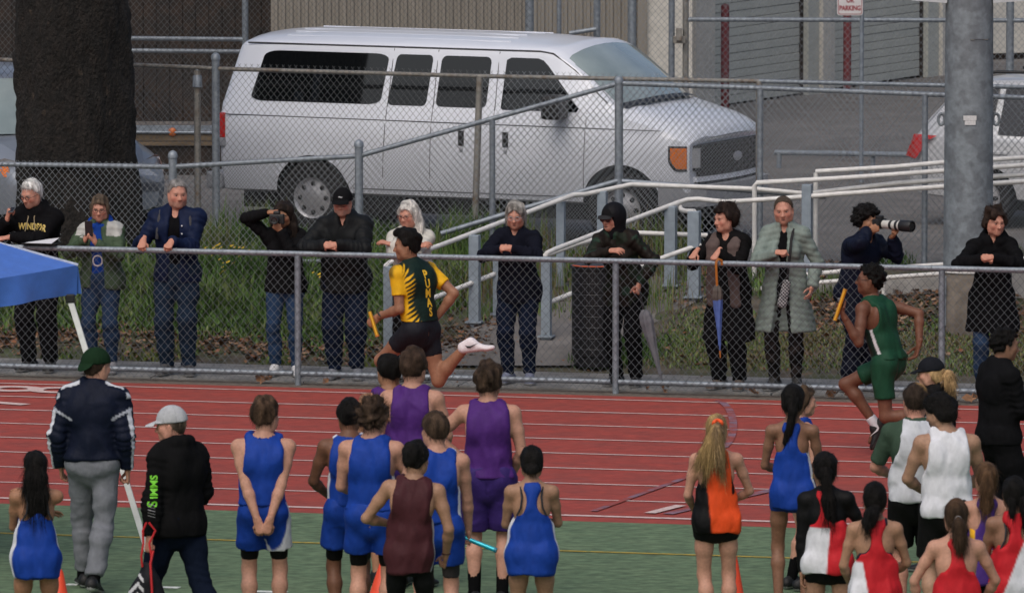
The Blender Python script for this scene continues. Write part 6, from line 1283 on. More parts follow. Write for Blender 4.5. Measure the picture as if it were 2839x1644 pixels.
# --- girl with long black hair, arms crossed in front
o = person('girl with long loose black hair in a blue singlet hugging her own shoulders', at_top(100, 1246, 1.62), 8, 1.60, 'f', 0.97, 'tan', seed=101, face=dict(away=1),
    pose=dict(wrist_r=(-0.135, 0.10, 1.44), elbow_r=(0.6, 0.7, -1), wrist_l=(0.08, 0.19, 1.22), elbow_l=(-1, 0.1, -0.8), head=(-2, 0, 6)), hands=((30, 40, 30, 0.3), 'relaxed'), hand_dir={1: ((-0.45, -1, 0.12), (-0.25, 0.1, 1))},
    hair=dict(style='tight', col=BLK_H, vol=1.6, chains=[([(0, -0.085, 0.06), (0.0, -0.12, -0.06), (0.005, -0.135, -0.20), (0.005, -0.13, -0.32), (0.0, -0.125, -0.40)], [(0.062, 0.035), (0.075, 0.035), (0.074, 0.03), (0.062, 0.024), (0.035, 0.012)], 'body'), ([(-0.05, -0.05, -0.02), (-0.075, -0.07, -0.16), (-0.07, -0.10, -0.28)], [0.03, 0.022, 0.008], 'body')], fall_strands=420, strand_len=0.05),
    wear=[('singlet', dict(col=sides(BLUE, WHITE, 0.94), hem=-0.16, racer=True, narrow=0.03, neck=0.04, flare=0.012, off=0.016, drape=0.8)), ('bottom', dict(col=BLUE, off=0.005, t=0.30, mat='satin', name='shorts', fold=0.003)), SH()])
bra_straps(o)
# --- coach in navy track jacket and backward green cap
def coach_col(V, o):
    x, y, z = tc(V, o); J = o['J']; C = np.tile(np.array((0.006, 0.009, 0.022)), (len(V), 1)); k = o['B'].k
    for g in (1, -1):
        sh, el, wr = J['sh'][g], J['el'][g], J['wr'][g]
        for a, b in ((sh, el), (el, wr)):
            d = b - a; t = (V - a) @ d / (d @ d); n = U(d); sv = J['sx'] * g * 0.85 - J['fw'] * 0.5; side = U(sv - n * (sv @ n)); q = V - a - np.outer(np.clip(t, 0, 1), d); r = np.linalg.norm(q, axis=1); m = (t > -0.02) & (t < 1.05) & (r < 0.14) & ((q @ side) / (r + 1e-6) > 0.955) & (np.abs(x) > 0.17)
            if a is sh: m &= (t > 0.38) | (t < 0.12)
            C[m] = (0.55, 0.57, 0.62)
        m = (np.abs((V - sh) @ J['up'] - 0.02 - 0.45 * (np.abs(x) - 0.19)) < 0.0) ; C[m] = (0.5, 0.5, 0.5)
        pip = (np.abs(z - 0.335 * k - 0.55 * (np.abs(x) - 0.20)) < 0.010) & (np.sign(x) == g) & (np.abs(x) > 0.15) & (np.abs(x) < 0.30) & (y < 0); C[pip] = (0.42, 0.44, 0.5)
        top = (z > 0.40 * k) & (np.sign(x) == g) & (np.abs(x) > 0.10) & (np.abs(x) < 0.24) & (np.abs(y + 0.040) < 0.022); C[top] = (0.58, 0.60, 0.64)
    return C
L_ = at_top(258, 962, 1.87)
o = person('coach in a navy track jacket with white shoulder stripes and grey sweatpants walking away', L_, -4, 1.85, 'm', 1.0, 'fair', seed=102, face=dict(away=1),
    pose=dict(ankle_r=(0.02, -0.22, 0.10), knee_r=(0.3, 1, 0), toe_r=(0.1, 1, -0.25), ankle_l=(-0.10, 0.20, 0.085), knee_l=(-0.1, 1, 0), wrist_r=(0.245, 0.0, 0.88), elbow_r=(0.35, -1, 0), wrist_l=(-0.245, 0.06, 0.90), elbow_l=(-0.35, -1, 0), head=(-3, 0, -38)),
    hair=dict(style='crop', col=DBR_H), hands=('grip', 'relaxed'),
    wear=[('top', dict(col=coach_col, off=0.036, hem=0.02, drape=1.0, flare=0.022, collar=0.05, mat='shell', fold=0.014, name='jacket', cuff=0.004, f=(13, 34))), ('bottom', dict(col=(0.17, 0.18, 0.20), off=0.024, t=1.90, mat='cloth', name='sweatpants', fold=0.013)), SH(BLACK, (0.5, 0.5, 0.5), sock=BLACK, sock_h=0.16), ('cap', dict(col=(0.011, 0.030, 0.014), back=True, brim=0.045))])
hd, Rh = o['J']['head'], o['J']['Rh']; decal(o, 'cap', 'CARRILLO', 0.022, hd + Rh @ np.array([-0.01, -0.11, 0.055]), Rh @ np.array([0, -1, 0.1]), Rh @ np.array([0, 0, 1]), LIT['yellow'], sx=0.9) if False else MB().tube([hd + Rh @ np.array([x * 0.001, -0.128 + 0.0016 * abs(x) * 0.4, 0.050]) for x in range(-28, 29, 8)], 0.0035, 5).build('cap_stitching', LIT['yellow'], o['root'])
# --- man in black hoodie and pale cap, carrying a bag
L_ = at_top(490, 1124, 1.80); YW = 42
bag_w = local(L_, YW, 412, 1515, -0.22, 1.78)
o = person('man in a black hoodie with green sleeve lettering and pale grey cap', L_, YW, 1.78, 'm', 1.06, 'pink', seed=103, face=dict(brow=(0.2, 0.15, 0.1)),
    pose=dict(wrist_l=tuple(bag_w), elbow_l=(-0.6, -1, 0), wrist_r=(0.20, 0.22, 0.98), ankle_l=(-0.10, 0.30, 0.085), ankle_r=(0.12, -0.30, 0.11), knee_l=(0, 1, 0), head=(-4, 0, 40)), hands=('grip', 'fist'),
    hair=dict(style='crop', col=(0.10, 0.075, 0.055), vol=0.5), wear=[('top', dict(col=(0.007, 0.007, 0.0075), off=0.030, hem=-0.10, collar=0.0, hood=True, name='hoodie', belly=0.02, fold=0.012, f=(13, 34))), ('bottom', dict(col=(0.006, 0.010, 0.022), off=0.022, name='jeans')), SH((0.03, 0.03, 0.03)), ('cap', dict(col=(0.42, 0.43, 0.45), brim_col=(0.48, 0.49, 0.51), brim=0.07, dome=1.06))])
J = o['J']; mid = (J['sh'][-1] * 0.28 + J['el'][-1] * 0.72); nd = ldir(YW, (0, -1, 0)); axis = U(J['sh'][-1] - J['el'][-1]); decal(o, 'hoodie', 'IMMS', 0.074, mid + axis * 0.015, nd, ldir(YW, (-1, 0, 0)), LIT['lime'], sx=1.0, offset=0.002); decal(o, 'hoodie', 'S', 0.100, mid - axis * 0.108, nd, ldir(YW, (-1, 0, 0)), LIT['lime'], sx=1.0, offset=0.002)
mid2 = J['el'][-1] * 0.62 + J['wr'][-1] * 0.38; decal(o, 'hoodie', '/////', 0.075, mid2 + axis * 0.03, nd, ldir(YW, (-1, 0, 0)), LIT['grey'], sx=1.0)
g = world(o, J['wr'][-1]) + np.array([0.0, -0.03, -0.09])
bag = thing('drawstring_bag', 'black drawstring bag with white zigzag print and red cords', 'bag', (g[0] - 0.02, g[1], g[2] - 0.42))
F_ = Field((-0.16, -0.11, 0.0), (0.16, 0.11, 0.36), 0.010); F_.ecap((0, 0, 0.10), (0.01, 0, 0.30), (0.135, 0.07), (0.05, 0.03), (1, 0, 0), 0.03); V, Q = F_.mesh(); N = normals_np(V, Q); V = V + N * (0.010 * wave_noise(V, 5, 20, 50))[:, None]
z_, x_ = V[:, 2], V[:, 0]; C = np.where(((np.abs(((z_ * 14 + np.abs((x_ * 16) % 2 - 1)) % 1) - 0.5) < 0.22) & (x_ < -0.02) & (z_ < 0.26))[:, None], np.array((0.55, 0.55, 0.57)), np.array((0.014, 0.014, 0.018))); obj('sack', V, Q, MT['shell'], bag, C, True)
cord = M('red_cord', (0.55, 0.015, 0.02), 0.6, 0.1)
for dx in (-0.03, 0.03): MB().tube([(dx, -0.04, 0.30), (dx * 1.2, -0.06, 0.38), (dx * 0.7, -0.05, 0.47), (dx * 1.5 + 0.02, -0.04, 0.56), (dx * 0.3 + 0.01, -0.05, 0.62)], 0.008, 6).build('cord', cord, bag, True)
MB().tube([(0.045, -0.09, -0.02), (0.04, -0.085, 0.15), (0.03, -0.08, 0.33), (0.05, -0.06, 0.42)], 0.009, 6).build('cord', cord, bag, True)
# --- boy in blue, hands clasped behind his back
blue_sh = sides(BLUE, WHITE, 0.955, zmax=0.2)
o = person('boy in royal blue singlet with both hands clasped behind his back', at_top(730, 1096, 1.79), 0, 1.76, 'm', 1.0, 'fair', seed=104, face=dict(away=1),
    pose=dict(wrist_r=(0.035, -0.19, 0.83), elbow_r=(1, -0.35, 0), wrist_l=(-0.035, -0.17, 0.86), elbow_l=(-1, -0.35, 0), head=(-2, 0, -30), ankle_r=(0.11, 0, 0.085)), hands=('clasp', 'clasp'), hand_dir={1: ((-0.35, -0.1, -1), (0.2, -1, 0)), -1: ((0.35, -0.2, -1), (-0.2, -1, 0))},
    hair=dict(style='short', col=BRN_H, lift=0.2, strands=420, vol=0.9, tall=1.6), wear=[('singlet', dict(col=BLUE, hem=0.045, off=0.016, flare=0.0, fold=0.013, drape=0.5, narrow=-0.020, neck=0.022)), ('bottom', dict(col=sides(BLUE, WHITE, 0.93, (1,), zmax=0.2), off=0.014, t=0.62, flare=0.022, mat='satin', name='shorts', fold=0.009)), ('bottom', dict(col=BLACK, off=0.004, t=0.80, mat='satin', name='under_shorts', fold=0.001, waist=0.0)), SH()])
# --- five boys standing close together
o = person('dark-skinned boy in blue singlet standing behind the curly-haired boy', at_top(968, 1102, 1.75), 6, 1.73, 'm', 0.97, 'brown', seed=105, face=dict(away=1), pose=dict(wrist_l=(-0.13, 0.27, 1.0), elbow_l=(-1, -0.6, -0.4), wrist_r=(0.10, 0.27, 1.0), head=(-6, 0, -8)),
    hair=dict(style='short', col=BLK_H, rough=0.7, strands=120, lift=0.2), wear=[('singlet', dict(col=sides(BLUE, WHITE, 0.95), hem=0.03, off=0.014, flare=0.0, drape=0.5, narrow=-0.018, neck=0.022)), ('bottom', dict(col=BLUE, off=0.014, t=0.62, flare=0.022, mat='satin', name='shorts')), ('bottom', dict(col=BLACK, off=0.004, t=0.86, mat='satin', name='under_shorts', fold=0.001, waist=0.0)), SH()])
o = person('curly-haired boy in blue singlet with a white side panel', at_top(1030, 1100, 1.81), -8, 1.78, 'm', 1.04, 'fair', seed=106, face=dict(away=1), pose=dict(wrist_l=(-0.10, 0.28, 1.05), elbow_l=(-0.7, -0.8, -0.4), wrist_r=(0.14, 0.28, 1.02), elbow_r=(0.9, -0.6, -0.3), head=(-4, 0, -18)),
    hair=dict(style='curly', col=(0.055, 0.035, 0.023), strands=500, lift=0.8, vol=0.85), wear=[('singlet', dict(col=sides(BLUE, WHITE, 0.93, (1,), zmax=0.30, zmin=0.10), hem=0.03, fold=0.010, off=0.014, flare=0.0, drape=0.5, narrow=-0.018, neck=0.022)), ('bottom', dict(col=BLUE, off=0.014, t=0.62, flare=0.022, mat='satin', name='shorts')), ('bottom', dict(col=BLACK, off=0.004, t=0.84, mat='satin', name='under_shorts', fold=0.001, waist=0.0)), SH()])
o = person('black-haired boy in purple shirt half hidden behind another in purple', at_top(1082, 977, 1.80), 4, 1.78, 'm', 1.0, 'tan', seed=107, face=dict(away=1), pose=dict(head=(-3, 0, 12)), hair=dict(style='short', col=BLK_H, rough=0.8), wear=[('singlet', dict(col=PURPLE, off=0.015, hem=-0.04, narrow=-0.026, name='sleeveless_shirt')), ('bottom', dict(col=(0.04, 0.018, 0.12), off=0.03, t=0.85, flare=0.03, mat='satin', name='shorts', fold=0.003)), SH()])
o = person('brown-haired boy in purple sleeveless shirt with a bare right shoulder', at_top(1142, 964, 1.85), -6, 1.82, 'm', 1.03, 'fair', seed=108, face=dict(away=1), pose=dict(wrist_r=(0.19, 0.25, 0.98), head=(-2, 0, -14)), hair=dict(style='short', col=(0.050, 0.030, 0.020), lift=0.25, tall=1.9, vol=1.1), wear=[('singlet', dict(col=PURPLE, off=0.015, hem=-0.05, narrow=-0.018, name='sleeveless_shirt', fold=0.009)), ('bottom', dict(col=(0.04, 0.018, 0.12), off=0.03, t=0.85, flare=0.03, mat='satin', name='shorts', fold=0.003)), SH()])
L_ = at_top(1211, 1139, 1.77)
o = person('short-haired boy in blue singlet and grey under-shorts holding a bright baton', L_, 4, 1.75, 'm', 1.0, 'fair', seed=109, face=dict(away=1), pose=dict(wrist_r=(0.24, 0.16, 0.86), elbow_r=(0.8, -1, 0), wrist_l=(-0.15, 0.26, 1.0), head=(-2, 0, 24)), hands=('fist', 'relaxed'),
    hair=dict(style='crop', col=(0.060, 0.038, 0.025), lift=0.25, vol=1.6), wear=[('singlet', dict(col=sides(BLUE, WHITE, 0.95, (1,)), hem=0.03, fold=0.010, off=0.014, flare=0.0, drape=0.5, narrow=-0.018, neck=0.022)), ('bottom', dict(col=BLUE, off=0.014, t=0.62, flare=0.022, mat='satin', name='shorts')), ('bottom', dict(col=(0.045, 0.04, 0.042), off=0.004, t=0.86, mat='satin', name='under_shorts', fold=0.001, waist=0.0)), SH(sock=BLACK, sock_h=0.2)])
def baton(label, p, q, col, bands=None):
    p, q = np.array(p), np.array(q); t = thing('relay_baton', label, 'baton', p); d = q - p; MB().tube([(0, 0, 0), tuple(d)], 0.017, 14).build('tube', M('anodised_baton', col, 0.3, 0.05, metal=0.4, coat=0.4), t, True)
    MB().tube([tuple(d * 0.94), tuple(d * 1.005)], 0.0185, 14).build('end_ring', M('baton_ring', tuple(np.array(bands or col)), 0.4, 0.05), t, True); return t
hp = world(o, o['J']['wr'][1]) + np.array([0.0, 0.0, -0.06]); baton('bright turquoise relay baton beside the bare calf', hp - np.array([0.06, -0.02, -0.02]), hp + np.array([0.20, -0.05, -0.075]), (0.02, 0.50, 0.62), (0.01, 0.2, 0.3))
L_ = at_top(1135, 1219, 1.70)
o = person('boy in maroon sleeveless top and black tights with one arm hanging out', L_, -4, 1.68, 'm', 0.98, 'olive', seed=110, face=dict(away=1), pose=dict(tilt=5, wrist_l=tuple(local(L_, -4, 1085, 1452, 0.22, 1.68)), elbow_l=(-1, -0.7, -0.2), wrist_r=tuple(local(L_, -4, 1238, 1545, 0.12, 1.68)), elbow_r=(0.6, -1, -0.1), head=(-2, 0, -22)), hands=('relaxed', 'fist'), skin_=None) if False else person('boy in maroon sleeveless top and black tights with one arm hanging out', L_, -4, 1.68, 'm', 0.98, (0.36, 0.20, 0.125), seed=110, face=dict(away=1), pose=dict(tilt=4, wrist_l=tuple(local(L_, -4, 1085, 1452, 0.22, 1.68)), elbow_l=(-1, -0.7, -0.2), wrist_r=tuple(local(L_, -4, 1236, 1540, 0.10, 1.68)), elbow_r=(0.6, -1, -0.1), head=(-2, 0, -22)), hands=('fist', 'relaxed'),
    hair=dict(style='short', col=BLK_H, lift=0.3), wear=[('singlet', dict(col=sides(MAROON, (0.45, 0.44, 0.46), 0.94, (1,), zmax=0.24), off=0.016, hem=-0.15, flare=0.012, narrow=-0.020, neck=0.022, fold=0.011, name='sleeveless_top')), ('bottom', dict(col=BLACK, off=0.005, t=1.97, mat='satin', name='tights', fold=0.002)), SH()])
wr = o['J']['wr'][1]; MB().lathe([(0.031, -0.006), (0.034, 0), (0.031, 0.006)], 16, tuple(wr + U(o['J']['el'][1] - wr) * 0.02), cap=False).build('bracelet', M('dark_bracelet', (0.05, 0.01, 0.01), 0.6), o['root'], True)
L_ = at_top(1354, 1002, 1.85)
o = person('tall messy-haired boy in purple with his left hand on his hip', L_, -3, 1.82, 'm', 1.02, 'fair', seed=111, face=dict(away=1), pose=dict(wrist_l=tuple(local(L_, -3, 1287, 1272, 0.10, 1.82)), elbow_l=(-1, 0.15, -0.1), wrist_r=tuple(local(L_, -3, 1418, 1318, 0.14, 1.82)), elbow_r=(0.7, -1, 0), head=(2, 0, 0)), hands=('relaxed', 'grip'), hand_dir={-1: ((1, 0.3, -0.2), (0, -1, 0.3))},
    hair=dict(style='short', col=(0.050, 0.032, 0.021), lift=0.45, strands=420, rough=1.6, strand_len=0.028, tall=1.8, vol=1.2), wear=[('singlet', dict(col=PURPLE, off=0.018, hem=0.0, narrow=-0.022, name='sleeveless_shirt', fold=0.011, flare=0.002, drape=0.8)), ('bottom', dict(col=(0.040, 0.020, 0.135), off=0.020, t=0.86, flare=0.030, mat='satin', name='shorts', fold=0.010)), SH(BLACK, sock=BLACK, sock_h=0.24)])
# --- girl in blue racerback, hair pinned up
o = person('girl in blue racerback singlet with braided black hair pinned up', at_top(1474, 1232, 1.63), 0, 1.61, 'f', 1.02, (0.33, 0.185, 0.115), seed=112, face=dict(away=1), pose=dict(fold_arms, head=(-8, 0, 0)), hair=dict(style='tight', col=BLK_H, vol=1.5, balls=[((0, -0.105, -0.055), (0.045, 0.035, 0.045))], strands=160, lift=0.1),
    wear=[('singlet', dict(col=sides(BLUE, WHITE, 0.945, zmax=0.30), hem=-0.17, racer=True, narrow=0.035, flare=0.012, off=0.016, drape=0.8, fold=0.010)), ('bottom', dict(col=BLUE, off=0.005, t=0.33, mat='satin', name='shorts', fold=0.003)), SH()]); bra_straps(o)
# --- girl in orange and black with blonde ponytail
def orange_col(V, o): x, y, z = tc(V, o); C = np.tile(np.array(ORANGE), (len(V), 1)); m = smooth(0.005, -0.005, x + 0.052 + 0.02 * np.sin(z * 5)); C = C * (1 - m[:, None]) + np.array(BLACK) * m[:, None]; m = np.abs(x - 0.118) < 0.012 + 0.1 * np.maximum(0, z - 0.42); C[m & (z > 0.18)] = BLACK; return C
BLOND = (0.42, 0.28, 0.12)
o = person('girl with a swinging blonde ponytail in orange and black singlet', at_top(1986, 1143, 1.67), 4, 1.65, 'f', 0.97, 'fair', seed=113, face=dict(away=1), pose=dict(wrist_r=(0.10, 0.24, 1.02), elbow_r=(1, -0.4, -0.3), wrist_l=(-0.15, 0.25, 0.98), elbow_l=(-0.5, -1, -0.1), head=(0, 0, -10), ankle_l=(-0.05, -0.04, 0.085)),
    hair=dict(style='tight', col=(0.22, 0.15, 0.085), vol=1.2, chains=[([(0, -0.105, 0.065), (-0.02, -0.15, 0.03), (-0.06, -0.16, -0.06), (-0.12, -0.15, -0.15), (-0.17, -0.14, -0.20)], [0.024, 0.034, 0.042, 0.034, 0.010], 'body'), ([(0, -0.11, 0.06), (-0.005, -0.155, 0.0), (-0.01, -0.165, -0.11), (0.02, -0.15, -0.22), (0.045, -0.14, -0.29)], [0.022, 0.036, 0.045, 0.034, 0.010], 'body'), ([(-0.02, -0.15, 0.0), (-0.06, -0.16, -0.12), (-0.08, -0.15, -0.22), (-0.10, -0.14, -0.27)], [0.028, 0.036, 0.024, 0.006], 'body')], col2=BLOND, fall_strands=420, strand_len=0.055),
    wear=[('singlet', dict(col=orange_col, off=0.016, hem=-0.10, flare=0.016, narrow=0.012, fold=0.009)), ('bottom', dict(col=BLACK, off=0.010, t=0.32, mat='satin', name='shorts', fold=0.003)), SH()])
hd, Rh, hs = o['J']['head'], o['J']['Rh'], o['B'].hs
mb = MB(); mb.tube([hd + np.array([0.030 * math.cos(a) - 0.003, -0.118 - 0.008 * math.sin(3 * a), 0.064 + 0.024 * math.sin(a)]) for a in np.linspace(0, 6.283, 20)], 0.014, 8, False); mb.build('scrunchie', M('neon_orange', (0.85, 0.10, 0.02), 0.7, 0.2, 40, emit=None), o['root'], True)
# --- girl with long black braid, and someone half hidden beside her
o = person('slim girl with a long black braid in blue racerback singlet', at_top(2197, 1062, 1.73), -3, 1.71, 'f', 0.86, (0.225, 0.115, 0.07), seed=114, face=dict(away=1), pose=dict(wrist_r=(0.05, 0.26, 1.05), elbow_r=(0.8, -0.6, -0.5), wrist_l=(-0.05, 0.26, 1.05), elbow_l=(-0.8, -0.6, -0.5), head=(-2, 0, -10)),
    hair=dict(style='tight', col=BLK_H, vol=1.6, chains=[([(0.0, -0.10, 0.02), (0.0, -0.125, -0.06), (-0.015, -0.13, -0.14), (-0.035, -0.13, -0.22), (-0.055, -0.125, -0.29), (-0.06, -0.12, -0.33)], [(0.05, 0.035), 0.034, 0.030, 0.026, 0.021, 0.006], 'body')], fall_strands=160, strand_len=0.03),
    wear=[('singlet', dict(col=sides(BLUE, WHITE, 0.90, (1,), zmax=0.33), hem=-0.13, racer=True, narrow=0.035, flare=0.020, off=0.016, drape=0.85, fold=0.009)), ('bottom', dict(col=(0.010, 0.04, 0.22), off=0.005, t=0.30, mat='satin', name='shorts', fold=0.003)), SH()])
L_ = at_y(2218, 1100, 62.7); o = person('brown-haired youngster mostly hidden behind the girl with the black braid', (L_[0], L_[1], 0.008), -60, 1.55, 'f', 0.92, 'fair', seed=115, face=dict(brow=BRN_H), pose=dict(head=(0, 0, -18)), hair=dict(style='full', col=(0.075, 0.048, 0.03)), wear=[('singlet', dict(col=BLUE, hem=-0.1)), ('bottom', dict(col=BLUE, off=0.014, t=0.3, name='shorts', mat='satin')), SH(sock=BLACK, sock_h=0.2)])
# --- girls in red, white and black
def redwhite(split, slope=0.0, red_right=True, low=None, blackstrap=0.0):
    def fn(V, o):
        x, y, z = tc(V, o); C = np.tile(np.array(RED), (len(V), 1)); m = smooth(0.005, -0.005, (x - split - slope * z) * (1 if red_right else -1)); m = m * (smooth(low + 0.005, low - 0.005, z) if low is not None else 1.0); return C * (1 - m[:, None]) + np.array(WHITE) * m[:, None]
    return fn
L_ = at_top(2296, 1249, 1.66)
o = person('girl in black long sleeves under a red and white singlet, hair to mid-back', L_, -10, 1.64, 'f', 0.98, (0.36, 0.2, 0.13), seed=116, face=dict(away=1), pose=dict(wrist_l=tuple(local(L_, -10, 2222, 1612, 0.05, 1.64)), elbow_l=(-0.9, -0.6, 0), wrist_r=(0.12, 0.26, 1.0), elbow_r=(1, -0.4, -0.3), head=(-3, 0, 22), tilt=-2),
    hair=dict(style='tight', col=BLK_H, vol=1.5, chains=[([(0.02, -0.10, 0.0), (0.035, -0.125, -0.08), (0.045, -0.14, -0.2), (0.05, -0.135, -0.32), (0.055, -0.12, -0.42), (0.05, -0.11, -0.47)], [(0.045, 0.035), 0.032, (0.05, 0.03), (0.05, 0.028), (0.036, 0.02), 0.008], 'body')], fall_strands=380, strand_len=0.045),
    wear=[('top', dict(col=BLACK, off=0.007, hem=0.0, collar=0.0, mat='satin', name='undershirt', fold=0.001, wr=0.0, drape=0.2, h=0.011)), ('singlet', dict(col=redwhite(0.015, 0.10, True, 0.24), off=0.020, hem=-0.09, racer=True, narrow=0.03, flare=0.014)), ('bottom', dict(col=BLACK, off=0.005, t=0.33, mat='satin', name='shorts', fold=0.003)), SH()])
hd, Rh = o['J']['head'], o['J']['Rh']; MB().tube([hd + Rh @ np.array([-0.087, 0.0 + 0.012 * math.cos(a), -0.045 + 0.014 * math.sin(a)]) for a in np.linspace(0, 6.283, 14)], 0.002, 5, False).build('earring', LIT['gold'], o['root'], True)
L_ = at_top(2426, 1332, 1.61)
o = person('girl in red singlet with white left side and low black ponytail', L_, 4, 1.59, 'f', 1.03, (0.36, 0.20, 0.125), seed=117, face=dict(away=1), pose=dict(wrist_l=(-0.16, 0.22, 0.95), elbow_l=(-0.7, -1, 0), wrist_r=(0.12, 0.25, 1.0), elbow_r=(0.9, -0.7, -0.2), head=(-4, 0, -6)),
    hair=dict(style='tight', col=BLK_H, vol=1.7, chains=[([(-0.01, -0.10, -0.05), (-0.04, -0.14, -0.09), (-0.065, -0.145, -0.15), (-0.08, -0.13, -0.20)], [0.035, 0.045, 0.045, 0.012], 'body')], strand_len=0.04), wear=[('top', dict(col=(0.012, 0.014, 0.028), off=0.006, sleeve=0.02, hem=0.26, collar=0.0, mat='satin', name='sports_bra', fold=0.0)) if False else ('singlet', dict(col=(0.012, 0.014, 0.028), off=0.007, hem=0.22, racer=True, narrow=0.0, flare=0.0, fold=0.0, name='sports_bra')), ('singlet', dict(col=redwhite(-0.06, -0.16, True, 0.20), off=0.017, hem=-0.14, racer=True, narrow=0.028, flare=0.014)), ('bottom', dict(col=BLACK, off=0.005, t=0.33, mat='satin', name='shorts', fold=0.003)), SH()])
# --- boys in white
o = person('boy in white singlet over a green shirt with a bleached streak in his hair', at_top(2540, 1059, 1.82), 2, 1.80, 'm', 1.02, 'pink', seed=118, face=dict(away=1), pose=dict(wrist_l=(-0.13, 0.28, 1.05), elbow_l=(-1, -0.5, -0.5), wrist_r=(0.10, 0.28, 1.05), head=(-4, 0, 4)), hair=dict(style='crop', col=(0.030, 0.020, 0.014), vol=1.4, patch=((0.05, -0.03, 0.115), 0.05, (0.42, 0.25, 0.10))),
    wear=[('top', dict(col=(0.045, 0.075, 0.052), off=0.012, sleeve=0.85, hem=0.0, collar=0.012, name='t_shirt', mat='cloth', fold=0.004)), ('singlet', dict(col=(0.56, 0.58, 0.62), off=0.024, hem=-0.03, flare=0.01, neck=0.05, narrow=0.012, fold=0.014)), ('bottom', dict(col=BLACK, off=0.018, t=0.8, flare=0.02, mat='satin', name='shorts', fold=0.003)), SH()])
o = person('black-haired boy in a plain white singlet looking down to his left', at_top(2626, 1086, 1.82), 6, 1.80, 'm', 1.06, (0.37, 0.215, 0.14), seed=119, face=dict(brow=BLK_H, stubble=(0.03, 0.02, 0.02)), pose=dict(wrist_l=(-0.12, 0.27, 1.02), elbow_l=(-1, -0.6, -0.3), wrist_r=(0.10, 0.27, 1.02), elbow_r=(1, -0.5, -0.3), head=(-14, 0, 48)), hair=dict(style='full', col=BLK_H, lift=0.3),
    wear=[('singlet', dict(col=WHITE, off=0.019, hem=-0.06, flare=0.008, narrow=-0.016, neck=0.022, fold=0.009)), ('bottom', dict(col=BLACK, off=0.018, t=0.8, flare=0.02, mat='satin', name='shorts', fold=0.003)), SH()])
# --- in black beyond them
o = person('blonde woman in black cap and black jacket with a curly ponytail', at_top(2594, 980, 1.70), 58, 1.66, 'f', 1.05, 'fair', seed=120, face=dict(brow=(0.25, 0.16, 0.08)), pose=dict(head=(-4, 0, 22)), hair=dict(style='tight', col=(0.45, 0.29, 0.14), vol=1.2, chains=[([(0, -0.105, 0.0), (0.0, -0.15, -0.03), (0.0, -0.16, -0.09), (0.0, -0.14, -0.15)], [0.026, 0.045, 0.048, 0.018], 'head')], rough=1.8, fall_strands=320), wear=[('top', dict(col=BLACK, off=0.035, hem=-0.08, collar=0.06, mat='shell', name='jacket')), ('bottom', dict(col=BLACK, off=0.015, name='trousers')), SH(), ('cap', dict(col=(0.013, 0.014, 0.018), brim=0.05))])
o = person('young man in black sweater and black trousers facing along the track', at_top(2772, 907, 1.80), -68, 1.78, 'm', 1.06, (0.24, 0.125, 0.08), seed=121, face=dict(brow=BLK_H), pose=dict(wrist_r=(0.10, 0.34, 1.08), elbow_r=(0.4, -1, -0.4), wrist_l=(-0.10, 0.36, 1.10), elbow_l=(-0.4, -1, -0.4), head=(-4, 0, -6)), hair=dict(style='afro', col=BLK_H, vol=0.36, rough=0.8, strands=260, lift=0.9, strand_len=0.010, line=0.012), hands=('fist', 'fist'), wear=[('top', dict(col=(0.007, 0.007, 0.008), off=0.030, hem=-0.08, collar=0.022, name='sweater')), ('bottom', dict(col=(0.007, 0.007, 0.008), off=0.035, name='trousers')), SH()])
# --- girls at the right edge
def purpgold(V, o): x, y, z = tc(V, o); C = np.tile(np.array((0.07, 0.03, 0.20)), (len(V), 1)); m = (np.abs(np.abs(x) - 0.105) < 0.018); C[m] = (0.70, 0.38, 0.02); return C
o = person('girl with a long brown ponytail in purple and gold singlet', at_top(2738, 1275, 1.64), -2, 1.62, 'f', 0.98, 'fair', seed=122, face=dict(away=1), pose=dict(fold_arms, head=(-2, 0, 14)), hair=dict(style='tight', col=(0.105, 0.058, 0.030), vol=1.3, chains=[([(0.0, -0.10, 0.075), (0.0, -0.145, 0.05), (0.0, -0.155, -0.06), (0.0, -0.145, -0.18), (0.005, -0.13, -0.26)], [0.022, 0.030, 0.045, 0.046, 0.012], 'body')], fall_strands=320, strand_len=0.05), wear=[('singlet', dict(col=purpgold, hem=-0.1, racer=True, narrow=0.02)), ('bottom', dict(col=BLACK, off=0.005, t=0.33, mat='satin', name='shorts', fold=0.003)), SH()])
L_ = at_top(2652, 1379, 1.63)
o = person('fair girl with brown ponytail in a plain red racerback top', L_, 2, 1.61, 'f', 1.06, 'fair', seed=123, face=dict(away=1), pose=dict(wrist_l=tuple(local(L_, 2, 2548, 1690, 0.14, 1.61)), elbow_l=(-1, -0.4, -0.1), wrist_r=(0.2, 0.2, 0.95), elbow_r=(1, -0.5, 0), head=(-6, 0, 0)), hair=dict(style='tight', col=(0.050, 0.030, 0.018), vol=1.3, chains=[([(0.005, -0.115, 0.01), (0.01, -0.15, -0.04), (0.015, -0.155, -0.12), (0.02, -0.14, -0.20), (0.02, -0.13, -0.24)], [0.020, 0.040, 0.046, 0.034, 0.010], 'body')], col2=(0.09, 0.05, 0.028), fall_strands=320, strand_len=0.045),
    wear=[('singlet', dict(col=redwhite(-0.10, -0.10, True, 0.05), hem=-0.12, racer=True, narrow=0.035, flare=0.02, neck=0.03)), ('bottom', dict(col=BLACK, off=0.005, t=0.33, mat='satin', name='shorts', fold=0.003)), SH()])
hd = o['J']['head']; MB().lathe([(0.022, -0.006), (0.024, 0), (0.022, 0.006)], 14, tuple(hd + np.array([0.006, -0.125, 0.0])), 'y', cap=False).build('hair_tie', M('pale_hair_tie', (0.35, 0.36, 0.38), 0.6), o['root'], True)
